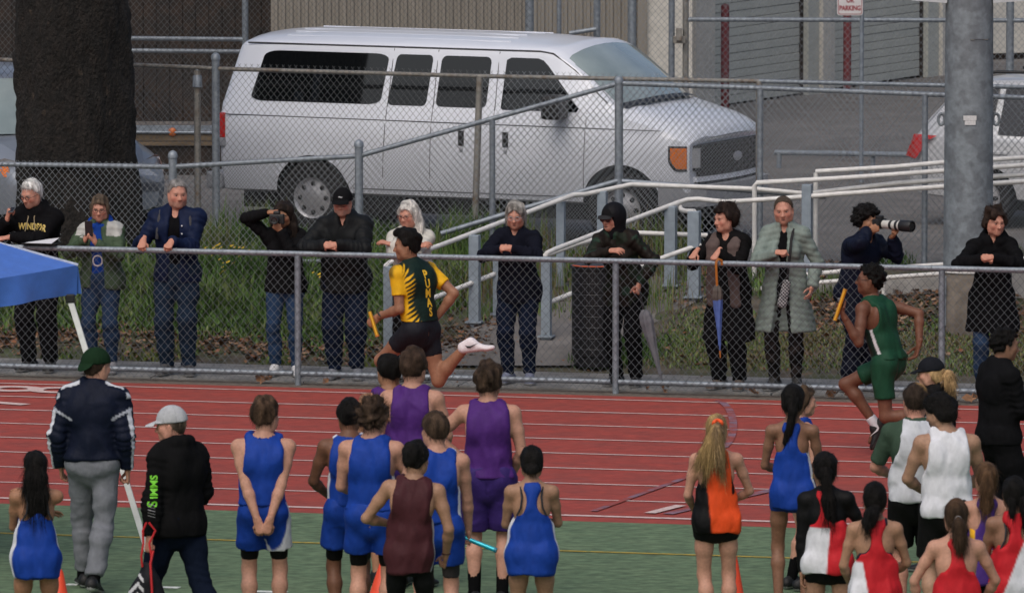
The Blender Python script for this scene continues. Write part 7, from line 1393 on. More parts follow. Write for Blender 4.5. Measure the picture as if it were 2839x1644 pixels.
def diagred(V, o): x, y, z = tc(V, o); C = np.tile(np.array(RED), (len(V), 1)); m = smooth(-0.006, 0.006, x - 0.075 + 0.42 * (0.36 - z)); return C * (1 - m[:, None]) + np.array(WHITE) * m[:, None]
o = person('girl with two dark braids in red singlet with a broad white diagonal', at_top(2812, 1316, 1.63), 6, 1.61, 'f', 1.04, (0.24, 0.125, 0.078), seed=124, face=dict(away=1), pose=dict(fold_arms, head=(0, 0, -6)), hair=dict(style='tight', col=BLK_H, vol=1.3, chains=[([(-0.03, -0.09, -0.04), (-0.035, -0.125, -0.12), (-0.035, -0.125, -0.22), (-0.03, -0.12, -0.30)], [0.028, 0.020, 0.018, 0.006], 'body'), ([(0.05, -0.09, -0.04), (0.06, -0.12, -0.12), (0.065, -0.125, -0.24)], [0.028, 0.02, 0.008], 'body')], strands=160), wear=[('singlet', dict(col=diagred, hem=-0.1, racer=True, narrow=0.02, flare=0.02)), ('bottom', dict(col=BLACK, off=0.005, t=0.33, mat='satin', name='shorts', fold=0.003)), SH()]); bra_straps(o)
# ------------------------------------------------------------------ the two relay runners
def run_col(V, o):
    x, y, z = tc(V, o); J = o['J']; C = np.tile(np.array((0.007, 0.020, 0.016)), (len(V), 1)); ye = np.array((0.76, 0.42, 0.015)); k = o['B'].k
    n = 0.5 + 0.5 * np.sin((z * 1.0 + np.abs(x) * 1.25) * 150 + 1.5 * np.sin(V[:, 0] * 40)); t = (np.abs(x) - 0.120) / 0.09 + (0.5 - n) * 0.9 + np.where(x < 0, 0.06, -0.15) + 3.0 * np.maximum(0, 0.20 - z) * (x < -0.02); w = smooth(0.5, 0.8, t) * np.maximum(smooth(0.0, -0.05, y), 0.9 * smooth(0.20, 0.12, z) * (x < 0))
    arm = np.min([np.linalg.norm(V - (J['sh'][g] + (J['el'][g] - J['sh'][g]) * np.clip(((V - J['sh'][g]) @ (J['el'][g] - J['sh'][g])) / ((J['el'][g] - J['sh'][g]) @ (J['el'][g] - J['sh'][g])), 0, 1)[:, None]), axis=1) for g in (1, -1)], 0); w = np.maximum(w, smooth(0.085, 0.072, arm)); return C * (1 - w[:, None]) + ye * w[:, None]
L_ = at_y(1163, 930, 73.0); L_ = (L_[0], 73.0, 0.008); YW = 52; HH = 1.88
loc = lambda x, y, d: local(L_, YW, x, y, d, HH)
pel = loc(1163, 908, 0.0)
o = person('relay runner in yellow-sleeved green top lettered PUMAS, white shoe kicked back', L_, YW, HH, 'm', 1.04, (0.30, 0.145, 0.085), seed=130, face=dict(brow=BLK_H), body_h=0.011,
    pose=dict(pelvis=tuple(pel), lean=9, twist=-6, ankle_r=tuple(loc(1300, 952, -0.10)), knee_r=tuple(ldir(YW, (0.1, 0.0, -1))), toe_r=tuple(ldir(YW, (1, -0.25, 0.14))), ankle_l=tuple(loc(1118, 1128, 0.18)), knee_l=tuple(ldir(YW, (-1, 0.5, 0.1))), toe_l=tuple(ldir(YW, (-1, 0.4, -0.2))),
              wrist_l=tuple(loc(1050, 878, 0.05)), elbow_l=tuple(ldir(YW, (0.3, -0.4, -1))), wrist_r=tuple(loc(1208, 884, 0.12)), elbow_r=tuple(ldir(YW, (1, -0.3, -0.2))), head=(-4, 0, 34)), hands=('relaxed', 'fist'), hand_dir={-1: (ldir(YW, (-0.75, 0.1, -0.65)), ldir(YW, (-0.3, -1, 0)))},
    hair=dict(style='short', col=BLK_H, tall=1.5, lift=0.35, balls=[((0, 0.05, 0.105), (0.05, 0.05, 0.04))]), wear=[('top', dict(col=run_col, off=0.012, sleeve=0.62, hem=0.06, collar=0.0, mat='satin', name='jersey', fold=0.004, h=0.0075)), ('bottom', dict(col=(0.012, 0.013, 0.018), off=0.012, t=0.52, mat='satin', name='shorts', fold=0.004, waist=0.085)), SH((0.72, 0.66, 0.68), (0.66, 0.60, 0.60), which=(1,), swoosh=((0.012, 0.012, 0.014), 1), slim=0.84), SH((0.72, 0.66, 0.68), (0.66, 0.60, 0.60), which=(-1,))])
J = o['J']; nb = -J['fw']
for i, ch in enumerate('PUMAS'): decal(o, 'jersey', ch, 0.105, J['neck'] - J['up'] * (0.105 + 0.078 * i) * o['B'].k + J['sx'] * 0.012, nb, J['up'], LIT['yellow'], sx=0.85, offset=0.004)
w_ = J['wr'][-1]; MB().tube([w_ + U(J['el'][-1] - w_) * 0.035 + ldir(YW, (0.034 * math.cos(a) * 0.75, 0.034 * math.sin(a), -0.034 * math.cos(a) * 0.6)) for a in np.linspace(0, 6.283, 16)], 0.009, 6, False).build('wristwatch', MT['black_trim'], o['root'], True)
c_ = world(o, w_) + np.array([-0.045, -0.03, -0.055]); baton('yellow relay baton in the fist of the runner lettered PUMAS', c_ + np.array([-0.035, 0.02, 0.10]), c_ + np.array([0.035, -0.03, -0.115]), (0.70, 0.36, 0.015), (0.55, 0.16, 0.01))
GRN = (0.010, 0.055, 0.028)
def green_col(V, o):
    x, y, z = tc(V, o); C = np.tile(np.array(GRN), (len(V), 1)); s_ = np.abs(x) / (np.sqrt(x*x + (1.3 * y) ** 2) + 1e-6); m = (x < 0) & (np.abs(y + 0.035 - 0.10 * (z - 0.15)) < 0.014) & (z < 0.33); C[m] = (0.6, 0.6, 0.63); m = (x < 0) & (y + 0.035 - 0.10 * (z - 0.15) > 0.014) & (z < 0.33); C[m] = (0.008, 0.026, 0.018); m = (x > 0) & (np.abs(y + 0.045) < 0.010) & (z < 0.33); C[m] = (0.6, 0.6, 0.63); return C
L_ = at_y(2452, 1000, 71.5); L_ = (L_[0], 71.5, 0.008); YW = 62; HH = 1.84; loc = lambda x, y, d: local(L_, YW, x, y, d, HH)
o = person('relay runner in dark green singlet and shorts carrying a yellow baton', L_, YW, HH, 'm', 0.96, (0.15, 0.062, 0.036), seed=131, face=dict(brow=BLK_H), body_h=0.011,
    pose=dict(pelvis=tuple(loc(2460, 1000, 0.0)), lean=17, twist=-8, ankle_r=tuple(loc(2430, 1180, 0.12)), knee_r=tuple(ldir(YW, (-1, 0.2, 0.2))), toe_r=tuple(ldir(YW, (-0.45, 0.1, -0.85))), ankle_l=tuple(loc(2600, 1170, -0.12)), knee_l=tuple(ldir(YW, (-0.4, 0, -1))), toe_l=tuple(ldir(YW, (0.1, 0, -1))),
              wrist_l=tuple(loc(2338, 874, -0.22)), elbow_l=tuple(ldir(YW, (0.2, -0.2, -1))), wrist_r=tuple(loc(2548, 955, 0.05)), elbow_r=tuple(ldir(YW, (1, 0.0, 0.5))), head=(6, 0, 24)), hands=('relaxed', 'fist'), hand_dir={-1: (ldir(YW, (-0.5, 0.2, 0.9)), ldir(YW, (-0.9, -0.3, -0.5))), 1: (ldir(YW, (-0.3, 0, -1)), ldir(YW, (1, 0.3, -0.2)))},
    hair=dict(style='afro', col=(0.005, 0.0045, 0.004), vol=0.36, rough=0.9, strands=260, lift=0.9, strand_len=0.010, line=0.012), wear=[('singlet', dict(col=green_col, hem=0.02, off=0.013, flare=0.004, fold=0.008, h=0.009, mat='satin')), ('bottom', dict(col=GRN, off=0.014, t=0.66, flare=0.012, mat='satin', name='shorts', fold=0.006, waist=0.085)), ('shoes', dict(col=BLACK, sole=(0.05, 0.05, 0.05), sock=(0.62, 0.62, 0.66), sock_h=0.09, which=(1,), swoosh=((0.6, 0.6, 0.62), -1))), SH(BLACK, sock=(0.6, 0.6, 0.62), sock_h=0.08, which=(-1,)), ('glasses', {})])
c_ = world(o, o['J']['wr'][-1]) + np.array([-0.03, -0.045, 0.075]); baton('yellow relay baton held upright by the runner in dark green', c_ + np.array([-0.045, -0.01, -0.115]), c_ + np.array([0.045, 0.01, 0.155]), (0.72, 0.33, 0.015), (0.45, 0.20, 0.01))
# ------------------------------------------------------------------ spectators leaning on the fence
FY = 166                                       # square to the fence
def by_fence(px, b=0.42): p = W(sb(B(px, 800, b))[0], b, 0.012); return (p[0], p[1], p[2])
def front(base, mid, w0=0.05, w1=None, z0=-9.0, z1=9.0):
    def fn(V, o): x, y, z = tc(V, o); C = np.tile(np.array(base, float), (len(V), 1)); m = (np.abs(x) < w0) & (y > 0.02) & (z > z0) & (z < z1); C[m] = mid; return C
    return fn
def lean_arms(zr=1.285, yr=0.40, ex=0.06, w=1.0): return dict(abs=True, wrist_r=(0.05, yr, zr), elbow_r=(1, ex, -0.55), wrist_l=(-0.05, yr + 0.02, zr + 0.01), elbow_l=(-1, ex, -0.55))
CL = {1: ((-1, 0.25, 0.0), (0, 0.75, 0.6)), -1: ((1, 0.25, 0.0), (0, 0.75, 0.6))}
JEAN, DKJEAN = (0.022, 0.042, 0.085), (0.008, 0.013, 0.030)
# white-haired man in black hoodie
o = person('white-haired man in black hoodie lettered WINDSOR speaking into a phone', by_fence(108), FY - 6, 1.85, 'm', 1.06, 'pink', seed=201, face=dict(brow=(0.35, 0.33, 0.3), stubble=(0.3, 0.2, 0.16)), pose=dict(abs=True, lean=6, wrist_r=(0.21, 0.27, 1.46), elbow_r=(1, 0.1, -1), wrist_l=(0.13, 0.38, 1.31), elbow_l=(-1, 0.2, -0.6), head=(-14, 0, -16)), hands=('grip', 'relaxed'), hand_dir={1: ((-0.35, 0.25, 1), (0.8, 0.6, -0.1)), -1: ((0.9, 0.3, -0.15), (0.1, 0.4, 1))},
    hair=dict(style='crop', col=(0.62, 0.62, 0.60), tall=1.8, vol=1.5, lift=0.2), wear=[('top', dict(col=(0.006, 0.006, 0.007), off=0.026, hem=-0.06, collar=0.0, hood=True, name='hoodie', belly=0.03, fold=0.010)), ('bottom', dict(col=(0.007, 0.007, 0.008), off=0.032, name='trousers', mat='cloth')), SH(), ('glasses', {})])
J = o['J']; decal(o, 'hoodie', 'WINDSOR', 0.082, J['chest'] + J['up'] * 0.062 - J['sx'] * 0.03, J['fw'], J['up'], LIT['gold'], sx=0.80, offset=0.003)
MB().lathe([(0.034, -0.007), (0.037, 0), (0.034, 0.007)], 16, (0, 0, 0), cap=False).build('wristband', M('yellow_band', (0.62, 0.50, 0.06), 0.6), o['root'], True, loc=J['wr'][-1] + U(J['el'][-1] - J['wr'][-1]) * 0.025, rot=(0, math.pi / 2 - 0.2, 0.4))
F_ = Field(J['chest'] - 0.2, J['neck'] + 0.15, 0.009)
for g in (1, -1): MB().tube([J['neck'] + J['fw'] * 0.085 + J['sx'] * g * 0.045, J['neck'] + J['fw'] * 0.12 + J['sx'] * g * 0.03 - J['up'] * 0.05, J['chest'] + J['fw'] * 0.175 + J['sx'] * g * 0.05 + J['up'] * 0.02], 0.005, 6).build('drawcord', M('tan_cord', (0.32, 0.26, 0.16), 0.8), o['root'], True)
obj('shoulder_patch', [J['shl'] - J['sx'] * 0.10 + J['fw'] * 0.125 + J['up'] * u + J['sx'] * a for a, u in ((-0.02, 0.0), (0.018, 0.01), (0.006, -0.085))], [(0, 1, 2)], LIT['gold'], o['root']) if False else None
def phone(label, p, a, col=(0.012, 0.012, 0.013), w=0.075, h=0.15, tilt=0.3):
    t = thing('phone', label, 'phone', p, a); MB().box((-w/2, -0.005, -h/2), (w/2, 0.005, h/2)).build('case', M('phone_case', col, 0.35, 0.05), t, bevel=0.004, rot=(tilt, 0, 0)); MB().box((-w/2 + .006, 0.0052, -h/2 + .008), (w/2 - .006, 0.0065, h/2 - .008)).build('screen', M('phone_screen', (0.02, 0.022, 0.026), 0.1), t, rot=(tilt, 0, 0)); return t
hp = world(o, o['J']['wr'][1]); ph = phone('small grey phone held near the mouth of the white-haired man', hp + np.array([0.05, -0.035, 0.10]), R(FY), (0.10, 0.11, 0.12), 0.05, 0.11, 1.2)
cb = W(sb(B(112, 665, 0.0))[0], 0.04, 1.275); cl = thing('clipboard', 'black clipboard with white papers resting on the fence rail', 'clipboard', cb, -YAW)
MB().box((-0.17, -0.12, -0.004), (0.17, 0.12, 0.003)).build('board', MT['black_trim'], cl, bevel=0.002); MB().add([(-0.14, -0.10, 0.006), (0.13, -0.11, 0.006), (0.15, 0.09, 0.045), (-0.10, 0.10, 0.012)], [(0, 1, 2, 3)]).build('paper', M('white_paper', (0.65, 0.65, 0.68), 0.8, 0.05), cl); MB().box((-0.04, 0.085, 0.003), (0.04, 0.115, 0.016)).build('clip', MT['bumper'], cl)
# woman in green jacket
def green_j(V, o): x, y, z = tc(V, o); C = np.tile(np.array((0.055, 0.085, 0.050)), (len(V), 1)); m = (z > 0.405) & (np.abs(x) > 0.09) & (np.abs(x) < 0.22); C[m] = (0.42, 0.42, 0.40); return C
o = person('woman with spectacles in green jacket over blue hoodie filming with her phone', by_fence(282), FY, 1.70, 'f', 1.06, 'pink', seed=202, face=dict(brow=(0.10, 0.07, 0.05)), pose=dict(abs=True, lean=3, wrist_r=(0.075, 0.30, 1.29), elbow_r=(1, -0.3, -0.9), wrist_l=(-0.03, 0.29, 1.27), elbow_l=(-1, -0.3, -0.9), head=(-6, 0, 10)), hands=('grip', 'grip'), hand_dir={1: ((-0.5, 0.35, 0.8), (0.7, 0.5, 0)), -1: ((0.4, 0.4, 0.8), (-0.7, 0.5, 0))},
    hair=dict(style='bob', col=(0.115, 0.085, 0.06), line=0.0, col2=(0.19, 0.15, 0.11), vol=0.7), wear=[('top', dict(col=(0.012, 0.050, 0.27), off=0.012, sleeve=0.8, hem=-0.06, collar=0.0, hood=True, name='hoodie', fold=0.005)), ('top', dict(col=green_j, off=0.034, hem=-0.10, collar=0.0, open_front=0.075, mat='shell', name='jacket', fold=0.011)), ('bottom', dict(col=JEAN, off=0.016, name='jeans')), SH((0.2, 0.2, 0.22)), ('glasses', {})])
a_, b_ = world(o, o['J']['wr'][1]), world(o, o['J']['wr'][-1]); phone('black phone held up in both hands by the woman in green', (a_ + b_) / 2 + np.array([-0.01, -0.05, 0.125]), R(FY), tilt=-0.15)
Jc = o['J']; decal(o, 'hoodie', '(O)', 0.16, Jc['pelvis'] + np.array([0, 0, 0.17]), Jc['fw'], Jc['up'], LIT['white'], sx=0.9)
# tall grey-haired man in navy jacket
o = person('tall grey-haired man in open navy jacket and jeans holding the rail', by_fence(492), FY + 4, 1.86, 'm', 1.04, 'pink', seed=203, face=dict(brow=(0.18, 0.15, 0.12), stubble=(0.3, 0.2, 0.16)), pose=dict(abs=True, lean=2, wrist_r=(0.25, 0.36, 1.31), elbow_r=(0.5, -0.9, -0.6), wrist_l=(-0.03, 0.38, 1.31), elbow_l=(-0.6, -0.8, -0.6), head=(-2, 0, 26)), hands=('grip', 'grip'), hand_dir={1: ((0.0, 0.75, -0.5), (0.1, 0.5, 1)), -1: ((0.2, 0.8, -0.5), (0, 0.5, 1))},
    hair=dict(style='crop', col=(0.24, 0.23, 0.22), vol=1.2), wear=[('top', dict(col=(0.005, 0.005, 0.006), off=0.010, sleeve=0.4, hem=-0.02, collar=0.012, name='shirt', fold=0.004)), ('top', dict(col=(0.006, 0.012, 0.040), off=0.032, hem=-0.10, collar=0.05, open_front=0.062, mat='shell', name='jacket', fold=0.012, f=(13, 34))), ('bottom', dict(col=(0.014, 0.026, 0.048), off=0.026, name='jeans', fold=0.012)), SH((0.05, 0.05, 0.055))])
J = o['J']
for g in (1, -1): strap(o, [J['shl'] + J['sx'] * g * 0.145 + J['up'] * 0.075 - J['fw'] * 0.05, J['shl'] + J['sx'] * g * 0.145 + J['up'] * 0.085 + J['fw'] * 0.06, J['shl'] + J['sx'] * g * 0.155 + J['fw'] * 0.145 - J['up'] * 0.08, J['chest'] + J['sx'] * g * 0.165 + J['fw'] * 0.13 - J['up'] * 0.05], 0.016, (0.05, 0.05, 0.055), 'backpack_strap')
for i in range(3): MB().sphere(tuple(J['chest'] + J['fw'] * (0.172 + 0.0) - J['sx'] * 0.085 + J['up'] * (0.08 - 0.075 * i)), 0.009).build('button', LIT['white'], o['root'], True)
# woman photographer with long dark hair
L_ = by_fence(792, 0.62)
o = person('photographer with long dark hair in black hoodie, camera raised to her eye', L_, FY + 6, 1.66, 'f', 1.0, 'tan', seed=204, face=dict(brow=BLK_H), pose=dict(abs=True, lean=7, near_head_r=(0.115, 0.10, 0.05), elbow_r=(1, 0.1, 0.45), near_head_l=(-0.02, 0.19, -0.11), elbow_l=(-0.5, 0, -1), head=(-6, 0, -4), ankle_r=(0.10, 0, 0.085)), hands=('grip', 'grip'), hand_dir={1: ((-0.8, 0.35, 0.1), (0.2, 0.4, 0.9)), -1: ((0.5, 0.5, 0.6), (-0.7, 0.4, -0.5))},
    hair=dict(style='bob', col=(0.022, 0.015, 0.012), vol=1.2, chains=[([(-0.085, -0.02, 0.0), (-0.10, -0.01, -0.10), (-0.105, 0.01, -0.2), (-0.10, 0.02, -0.27)], [0.035, 0.042, 0.036, 0.012], 'head'), ([(0.08, -0.04, 0.0), (0.095, -0.03, -0.12), (0.09, -0.02, -0.24)], [0.035, 0.04, 0.014], 'head')]), wear=[('top', dict(col=(0.008, 0.008, 0.009), off=0.030, hem=-0.10, collar=0.0, hood=True, name='hoodie')), ('bottom', dict(col=(0.024, 0.050, 0.105), off=0.013, name='jeans')), SH((0.6, 0.6, 0.62), (0.65, 0.65, 0.66))])
J = o['J']; decal(o, 'hoodie', 'MCHS', 0.075, J['chest'] - J['up'] * 0.02, J['fw'], J['up'], LIT['orange'], sx=0.8, offset=0.002) if False else decal(o, 'hoodie', 'IIII', 0.07, J['chest'] - J['up'] * 0.02, J['fw'], J['up'], LIT['orange'], sx=0.9, offset=0.002) if False else None
def camera_obj(label, p, yaw, lens_len, lens_r, lens_bands, black=True):
    t = thing('camera', label, 'camera', p, yaw); F_ = None
    MB().box((-0.07, -0.035, -0.05), (0.07, 0.035, 0.045)).build('camera_body', MT['black_trim'], t, bevel=0.012); MB().box((-0.03, -0.03, 0.04), (0.03, 0.035, 0.075)).build('prism_hump', MT['black_trim'], t, bevel=0.012)
    y = 0.03
    for L, r, m in lens_bands: MB().lathe([(r * 0.96, y), (r, y + 0.004), (r, y + L - 0.004), (r * 0.96, y + L)], 24, (0, 0, -0.005), 'y').build('lens_barrel', m, t, True); y += L
    MB().lathe([(lens_r * 0.85, y - 0.001), (lens_r * 0.8, y + 0.002), (0.0, y - 0.004)], 24, (0, 0, -0.005), 'y', cap=False).build('lens_glass', MT['glass_dark'], t, True); return t
hd, Rh = J['head'], J['Rh']; cp = world(o, hd + Rh @ np.array([0.025, 0.155, 0.0])); camera_obj('small black camera at the eye of the woman in black hoodie', cp, R(FY + 3), 0.08, 0.035, [(0.05, 0.034, MT['black_trim']), (0.04, 0.038, MT['black_trim'])])
# man in black cap and jacket, hands clasped over the rail
A = lean_arms(1.30, 0.42)
A.update(wrist_r=(0.115, 0.43, 1.30), wrist_l=(0.015, 0.45, 1.31))
o = person('man in black cap and black rain jacket with hands clasped over the rail', by_fence(958, 0.45), FY + 6, 1.83, 'm', 1.14, 'pink', seed=205, face=dict(brow=(0.10, 0.07, 0.05), stubble=(0.32, 0.22, 0.18)), pose=dict(A, lean=12, head=(-4, 0, -2)), hands=('clasp', 'clasp'), hand_dir=CL,
    hair=dict(style='crop', col=(0.2, 0.18, 0.16)), wear=[('top', dict(col=(0.010, 0.011, 0.012), off=0.036, hem=-0.14, collar=0.065, hood=True, mat='shell', name='rain_jacket', belly=0.03, fold=0.014, f=(13, 34))), ('bottom', dict(col=(0.009, 0.015, 0.034), off=0.030, name='jeans', fold=0.012)), SH((0.18, 0.19, 0.22), (0.5, 0.5, 0.5)), ('cap', dict(col=(0.008, 0.008, 0.009), brim=0.055)), ('glasses', dict(mat='frame_red'))])
hd, Rh = o['J']['head'], o['J']['Rh']; decal(o, 'cap', '~', 0.09, hd + Rh @ np.array([0, 0.10, 0.075]), Rh @ np.array([0, 1, 0.25]), Rh @ np.array([0, 0, 1]), LIT['white'], name='emblem', sx=0.8)
# white-haired woman in white jacket
A = dict(abs=True, wrist_r=(-0.13, 0.40, 1.31), elbow_r=(1, 0.4, -0.6), wrist_l=(0.13, 0.37, 1.32), elbow_l=(-1, 0.4, -0.6))
o = person('woman with long white hair and spectacles in a white jacket', by_fence(1146, 0.45), FY + 2, 1.72, 'f', 1.10, 'pink', seed=206, face=dict(brow=(0.3, 0.27, 0.24)), pose=dict(A, lean=13, head=(-6, 0, -18)), hands=('relaxed', 'relaxed'),
    hair=dict(style='bob', col=(0.60, 0.58, 0.54), vol=0.9, chains=[([(-0.07, -0.03, 0.02), (-0.095, -0.03, -0.10), (-0.11, -0.01, -0.21), (-0.115, 0.0, -0.28)], [0.04, 0.045, 0.036, 0.012], 'head'), ([(0.06, -0.05, 0.0), (0.075, -0.05, -0.12), (0.08, -0.04, -0.20)], [0.04, 0.035, 0.012], 'head')], strands=320), wear=[('top', dict(col=(0.56, 0.54, 0.49), off=0.028, hem=-0.05, collar=0.05, mat='shell', name='jacket', fold=0.012)), ('bottom', dict(col=BLACK, off=0.016, name='trousers', mat='cloth')), SH(), ('glasses', dict(mat='frame_red'))])
# grey-haired woman in dark jacket
A = dict(abs=True, wrist_r=(0.065, 0.42, 1.315), elbow_r=(1, 0.35, -0.75), wrist_l=(-0.02, 0.44, 1.32), elbow_l=(-1, 0.35, -0.75))
o = person('grey-haired woman in dark jacket leaning both elbows on the rail', by_fence(1438, 0.45), FY + 2, 1.74, 'f', 1.05, 'pink', seed=207, face=dict(brow=(0.2, 0.17, 0.15), mouth=0.003), pose=dict(A, lean=13, head=(-8, 0, 4)), hands=('clasp', 'clasp'), hand_dir=CL,
    hair=dict(style='fringe', col=(0.30, 0.285, 0.26), vol=1.0, strands=300), wear=[('top', dict(col=(0.008, 0.009, 0.016), off=0.028, hem=-0.16, collar=0.055, mat='cloth', name='jacket', fold=0.011)), ('bottom', dict(col=DKJEAN, off=0.022, name='jeans')), SH((0.16, 0.18, 0.26), (0.5, 0.5, 0.52)), ('glasses', dict(mat='bumper'))])
# person in hooded camouflage jacket
def camo(c0, c1, c2, sc_=26, thr=0.5):
    def fn(V, o): n1 = wave_noise(V, 77, sc_, sc_ * 2, 8); n2 = wave_noise(V, 78, sc_, sc_ * 2, 8); C = np.tile(np.array(c0, float), (len(V), 1)); C[n1 > thr] = c1; C[n2 > thr + 0.45] = c2; return C
    return fn
def hoodup(F_, o):
    J = o['J']; hd, Rh, hs = J['head'], J['Rh'], o['B'].hs; q = lambda p: hd + Rh @ np.array(p) * hs
    F_.ball(q((0, -0.03, 0.03)), (0.112, 0.125, 0.128), 0.02, rot=Rh); F_.ecap(q((0, -0.04, -0.02)), J['neck'] - J['fw'] * 0.02, (0.10, 0.10), (0.11, 0.10), J['sx'], 0.03); F_.ball(q((0, 0.125, -0.015)), (0.080, 0.10, 0.105), 0.015, 's', rot=Rh)
L_ = by_fence(1735, 0.50)
A = dict(abs=True, wrist_r=(-0.02, 0.44, 1.31), elbow_r=(0.9, 0.6, -0.7), wrist_l=(-0.20, 0.18, 0.98), elbow_l=(-1, -0.4, 0.1))
o = person('shouting person in hooded camouflage jacket, dark glasses and cap', L_, FY - 8, 1.74, 'f', 1.06, 'pink', seed=208, face=dict(mouth=0.010, brow=(0.1, 0.07, 0.05)), pose=dict(A, lean=17, tilt=7, head=(-2, 0, -18)), hands=('relaxed', 'fist'), hand_dir={1: ((-0.9, 0.3, 0.1), (0, 0.6, 0.8)), -1: ((-0.1, 0.5, -0.9), (-0.9, 0.2, 0))},
    hair=dict(style='crop', col=DBR_H), wear=[('top', dict(col=camo((0.014, 0.011, 0.009), (0.013, 0.018, 0.012), (0.017, 0.036, 0.024)), off=0.030, hem=-0.18, collar=0.03, mat='shell', name='camouflage_jacket', fold=0.014)), ('bottom', dict(col=(0.006, 0.006, 0.007), off=0.022, name='trousers', mat='cloth')), SH(), ('cap', dict(col=(0.010, 0.010, 0.011), brim_col=(0.03, 0.03, 0.032), brim=0.05)), ('glasses', dict(lens='lens_dark', size=0.024))])
hdp = o['J']['head']; g_shape(o, 1, hoodup, 'hood', (0.007, 0.007, 0.009), 'shell', 0.009, 0.004, hdp - 0.28, hdp + 0.22)
def umbrella(label, top, tip, col, handle, band=None, r=0.05, hook=False):
    t = thing('umbrella', label, 'umbrella', top); d = np.array(tip) - np.array(top); L = np.linalg.norm(d); n = d / L; mb = MB(); mb.tube([tuple(n * 0.0), tuple(n * L * 0.24)], 0.012, 8)
    if hook: mb.tube([tuple(n * 0.0), (0, 0, 0.05), (0.02, 0.02, 0.075), (0.05, 0.03, 0.06), (0.055, 0.03, 0.02)], 0.013, 8)
    mb.build('handle', handle, t, True); pts = []; rr = []
    for f_, q in ((0.22, 0.5), (0.26, 0.95), (0.32, 1.05), (0.45, 0.85), (0.65, 0.55), (0.85, 0.30), (0.93, 0.14)): pts.append(n * L * f_); rr.append(r * q)
    F_ = Field(np.minimum(0, d) - 0.09, np.maximum(0, d) + 0.09, 0.008)
    for i in range(len(pts) - 1): F_.ecap(pts[i], pts[i+1], rr[i], rr[i+1], k=0.01)
    V, Q = F_.mesh(); tt = V @ n / L; e1 = U(np.cross(n, (0.1, 1, 0))); e2 = np.cross(n, e1); an_ = np.arctan2(V @ e1, V @ e2); V = V + normals_np(V, Q) * (0.010 * np.sin(an_ * 6 + tt * 9) * (1 - tt))[:, None]; C = np.tile(np.array(col), (len(V), 1))
    if band is not None: C[tt < 0.36] = band
    obj('canopy', V, Q, MT['satin'], t, C, True); MB().tube([tuple(n * L * 0.92), tuple(d)], [0.009, 0.005], 8).build('tip', handle, t, True); return t
wl = world(o, o['J']['wr'][-1]) + np.array([0.0, -0.03, -0.06]); tip = B(1840, 1062, 0.28); tip[2] = 0.03; umbrella('furled grey umbrella held down by the person in camouflage', wl, tip, (0.17, 0.17, 0.19), MT['black_trim'], None, 0.055)
# dark-haired woman in black coat with taupe scarf
def scarf(F_, o):
    J = o['J']; nk, fw, sx, up = J['neck'], J['fw'], J['sx'], J['up']
    for g in (1, -1):
        P_ = [nk - fw * 0.07 + sx * g * 0.05 + up * 0.01, nk + sx * g * 0.10 - up * 0.005 + fw * 0.02, nk + sx * g * 0.105 + fw * 0.125 - up * 0.08, J['chest'] + sx * g * 0.10 + fw * 0.165 - up * 0.03, J['waist'] + sx * g * 0.115 + fw * 0.15 - up * 0.04, J['pelvis'] + sx * g * 0.12 + fw * 0.150 - up * 0.10]
        for i in range(len(P_) - 1): F_.ecap(P_[i], P_[i+1], (0.055, 0.026), (0.052, 0.022), sx, 0.02)
A = dict(abs=True, wrist_r=(0.20, 0.33, 1.31), elbow_r=(0.5, -1, -0.6), wrist_l=(-0.04, 0.37, 1.32), elbow_l=(-0.6, -0.8, -0.6))
o = person('dark-haired woman in black coat with taupe scarf smiling down the track', by_fence(2022, 0.42), FY - 10, 1.73, 'f', 1.06, 'pink', seed=209, face=dict(brow=BLK_H, mouth=0.002), pose=dict(A, lean=4, head=(-2, 0, -32)), hands=('grip', 'grip'), hand_dir={1: ((0.1, 0.75, -0.5), (0.1, 0.5, 1)), -1: ((0.2, 0.7, -0.6), (0, 0.5, 1))},
    hair=dict(style='full', col=(0.022, 0.014, 0.011), vol=1.15, tall=1.1, strands=420, rough=1.2), wear=[('top', dict(col=(0.008, 0.0075, 0.008), off=0.028, hem=-0.46, collar=0.02, skirt=0.045, mat='cloth', name='coat', fold=0.011)), ('bottom', dict(col=(0.007, 0.007, 0.008), off=0.030, name='trousers', mat='cloth')), SH((0.10, 0.075, 0.06))])
J = o['J']; g_shape(o, 2, scarf, 'scarf', (0.105, 0.078, 0.072), 'cloth', 0.009, 0.006, J['pelvis'] - 0.30, J['neck'] + 0.25)
wl = world(o, J['wr'][-1]); tp = np.array([wl[0] - 0.02, wl[1] - 0.11, 1.20]); umbrella('furled blue umbrella with amber handle hanging from the rail', tp, tp + np.array([0.04, -0.0, -0.84]), (0.085, 0.14, 0.38), M('amber_handle', (0.42, 0.14, 0.02), 0.3, 0.1, coat=0.6), (0.10, 0.085, 0.075), 0.042, True)
